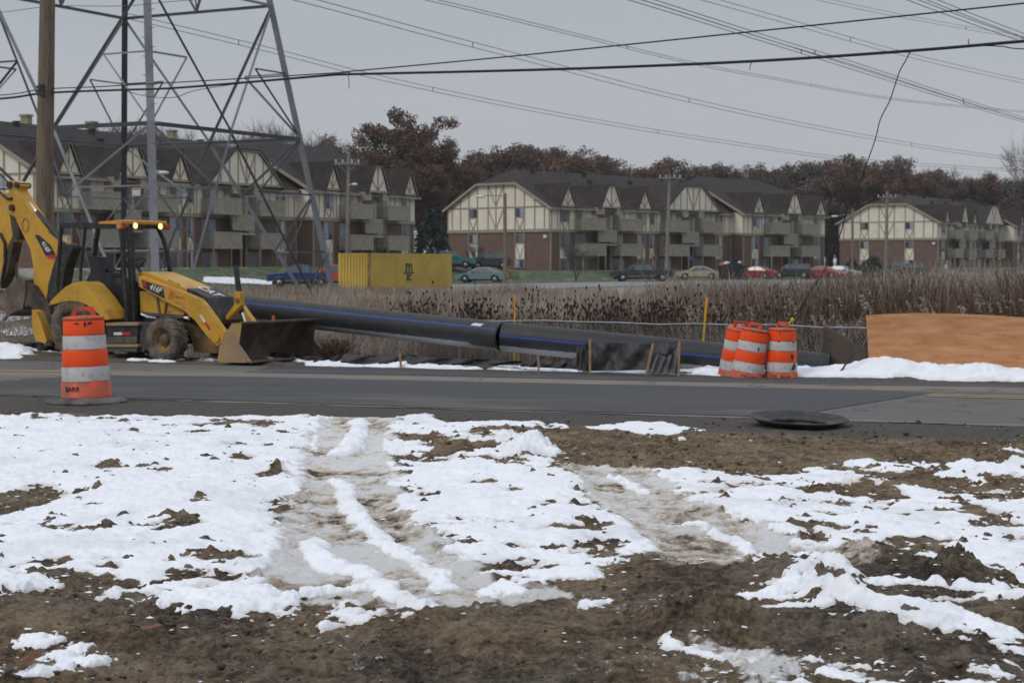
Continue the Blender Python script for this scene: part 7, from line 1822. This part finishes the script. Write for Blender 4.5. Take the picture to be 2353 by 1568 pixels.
weeds('weeds', 40000, (690, 1500), (.5, 17), lambda X, Y, px, dd: (.75+.35*sstep(-.2, .4, nz_(X, Y, 1.8, 511)))*np.interp(dd, [0, 16], [1, .6])*np.interp(px, [690, 860, 920, 1180, 1240, 1420, 1500], [.5, .6, 1.0, 1.0, .72, .72, 1.1]), 62, 'thin grey brown weeds in the middle behind the fence', lambda X, Y, px: .62+.35*nz_(X, Y, 1.5, 513), .18, .0055, .30, 1.3, clump=lambda X, Y, px: .35+.65*sstep(-.25, .25, nz_(X, Y, 1.3, 515)))
weeds('frosted_weeds', 60000, (480, 1420), (8, 66), lambda X, Y, px, dd: .55+.35*sstep(-.2, .5, nz_(X, Y, 4, 521)), 63, 'pale frosted weeds on the field in front of the container', lambda X, Y, px: .76+.3*nz_(X, Y, 3, 523), .14, .009, .35, 1.2, clump=lambda X, Y, px: .25+.75*sstep(-.2, .3, nz_(X, Y, 4, 525)))
weeds('low_weeds', 22000, (640, 1590), (-1.9, 1.2), lambda X, Y, px, dd: np.interp(px, [640, 760, 800, 1300, 1900], [.35, .45, .35, .45, .6])*(1+.5*nz_(X, Y, .9, 531)), 64, 'short red brown weeds at the foot of the chain link fence', lambda X, Y, px: .40+.30*nz_(X, Y, 1, 533), .16, .0055, .35, 1.5, clump=lambda X, Y, px: .2+.8*sstep(-.2, .25, nz_(X, Y, .8, 535)))
weeds('tan_reeds', 1500, (1560, 2500), (.6, 4), lambda X, Y, px, dd: 1.15+.3*nz_(X, Y, 1.5, 541), 65, 'scattered pale tan bent grass stalks among the dense weeds', lambda X, Y, px: .84+0*X, .08, .008, .7, .6)
weeds('field_grass', 30000, (-60, 700), (2, 40), lambda X, Y, px, dd: .28+0*X, 66, 'short dead grass on the field behind the backhoe', lambda X, Y, px: .66+.3*nz_(X, Y, 3, 543), .16, .008, .5, .8)
# teasels: separate plants with dark seed heads
def teasel_mesh(seed, n=9):
    rs = random.Random(seed); st = MB()
    for k in range(n):
        a = rs.uniform(0, 6.28); r_ = rs.uniform(.02, .30); H_ = rs.uniform(1.05, 1.75); p0 = Vector((math.cos(a)*r_*.4, math.sin(a)*r_*.4, 0)); p1 = Vector((math.cos(a)*r_*1.3, math.sin(a)*r_*1.3, H_))
        st.tube([p0, p0.lerp(p1, .5)+Vector((rs.uniform(-.04, .04), 0, 0)), p1], [.008, .006, .004], 3, 0, False); ends = [p1]
        for j in range(rs.choice((1, 2, 3))):
            f = rs.uniform(.45, .95); q = p0.lerp(p1, f); aa = rs.uniform(0, 6.28); l_ = rs.uniform(.12, .30); e_ = q+Vector((math.cos(aa)*l_, math.sin(aa)*l_, l_*rs.uniform(.7, 1.4))); st.tube([q, e_], [.004, .003], 3, 0, False); ends.append(e_)
        for e_ in ends: st.ball(e_+Vector((0, 0, .03)), (.020, .020, .036), 1, 6, 4)
    o = st.build('teasel', [m_weed2, m_head]); me = o.data; bpy.data.objects.remove(o); return me
m_weed2 = mat('brown_teasel_stem', (.085, .058, .045), .95, 0, .3, 6)
TM = [teasel_mesh(s_, n_) for s_, n_ in ((1, 3), (2, 4), (3, 2), (4, 4))]
g_ = random.Random(5)
spots = []
for c0, w_, n_ in ((955, 40, 9), (1025, 30, 5), (1075, 55, 16), (1130, 30, 5), (1195, 20, 4), (1245, 25, 4), (1290, 25, 6), (1352, 22, 12), (1400, 30, 8), (1445, 18, 4), (1500, 22, 14), (1535, 25, 9), (1575, 30, 6), (1640, 50, 8), (1760, 80, 7)):
    for k in range(n_): spots.append((c0+g_.gauss(0, w_*.4), g_.uniform(.8, 5.0)))
for x, d in spots:
    fy = float(np.interp(x, [60, 733, 1246, 1600, 1985, 2600], [40.0, 36.4, 33.9, 32.4, 30.7, 28.6]))+d; p = P(x, 700, fy)
    o = link('teasel_plant', g_.choice(TM)); o.location = (p.x, fy, Hs(p.x, fy)-.03); k = g_.uniform(.85, 1.12); o.scale = (k, k, k); o.rotation_euler = (0, 0, g_.uniform(0, 6.28))
    tag(o, 'dead teasel plant with dark seed heads behind the chain link fence', 'dead plant', 'teasel plants behind the fence')

# feathery pale heads on the tan reeds, and a low russet shrub by the fence
g = np.random.default_rng(91); pts = []
for k in range(110):
    x = g.uniform(1520, 2500); fy = float(np.interp(x, [60, 733, 1246, 1600, 1985, 2600], [40.0, 36.4, 33.9, 32.4, 30.7, 28.6]))+g.uniform(.8, 5); q = P(x, 700, fy); z = Hs(q.x, fy)+g.uniform(.9, 1.75)
    for j in range(6): pts.append(Vector((q.x+j*.018, fy, z-.018*j*j*.5)))
me = leaf_cloud('reed_plumes', pts, .05, 10, .05, m_weed, 92); A_ = me.attributes['tint']; A_.data.foreach_set('value', np.full(len(me.vertices), .93, np.float32))
tag(link('reed_plumes', me), 'pale feathery plumes drooping over the dense weeds', 'weeds', kind='stuff')
g = np.random.default_rng(93); q = P(772, 820, 33.6); z0 = Hs(q.x, 33.6); n = 500
V_, Q_, T_ = ribbons(np.stack([q.x+g.normal(size=n)*.12, 33.6+g.normal(size=n)*.15, np.full(n, z0)], 1), np.stack([q.x+g.normal(size=n)*.15, 33.6+g.normal(size=n)*.2, z0+g.uniform(.15, .62, n)], 1), np.full(n, .006), np.full(n, .007), np.stack([g.normal(size=n)*.1, g.normal(size=n)*.1, g.uniform(-.6, .6, n)], 1), np.clip(.30+g.normal(size=n)*.15, 0, 1), g)
me = raw_mesh('russet_shrub', V_ - np.array([q.x, 33.6, z0]), Q_); me.materials.append(lm_red); A_ = me.attributes.new('tint', 'FLOAT', 'POINT'); A_.data.foreach_set('value', (T_*1.6).astype(np.float32))
tag(link('russet_shrub', me, loc=(q.x, 33.6, z0)), 'small russet shrub under the pipe right of the loader bucket', 'shrub')

# =================================================================== AIR
mh_, t, b = node_mat('pale_haze')
t.nodes.remove(b); pv = t.nodes.new('ShaderNodeVolumePrincipled'); pv.inputs['Color'].default_value = (0.90, 0.92, 0.95, 1); pv.inputs['Density'].default_value = 0.00018; pv.inputs['Anisotropy'].default_value = 0.0
t.links.new(pv.outputs[0], [n for n in t.nodes if n.type == 'OUTPUT_MATERIAL'][0].inputs['Volume'])
mb = MB(); mb.box((-960, -110, -3.0), (960, 1860, 34)); hz = mb.build('haze', mh_); tag(hz, kind='stuff', label='thin pale winter haze over the whole place', cat='haze')
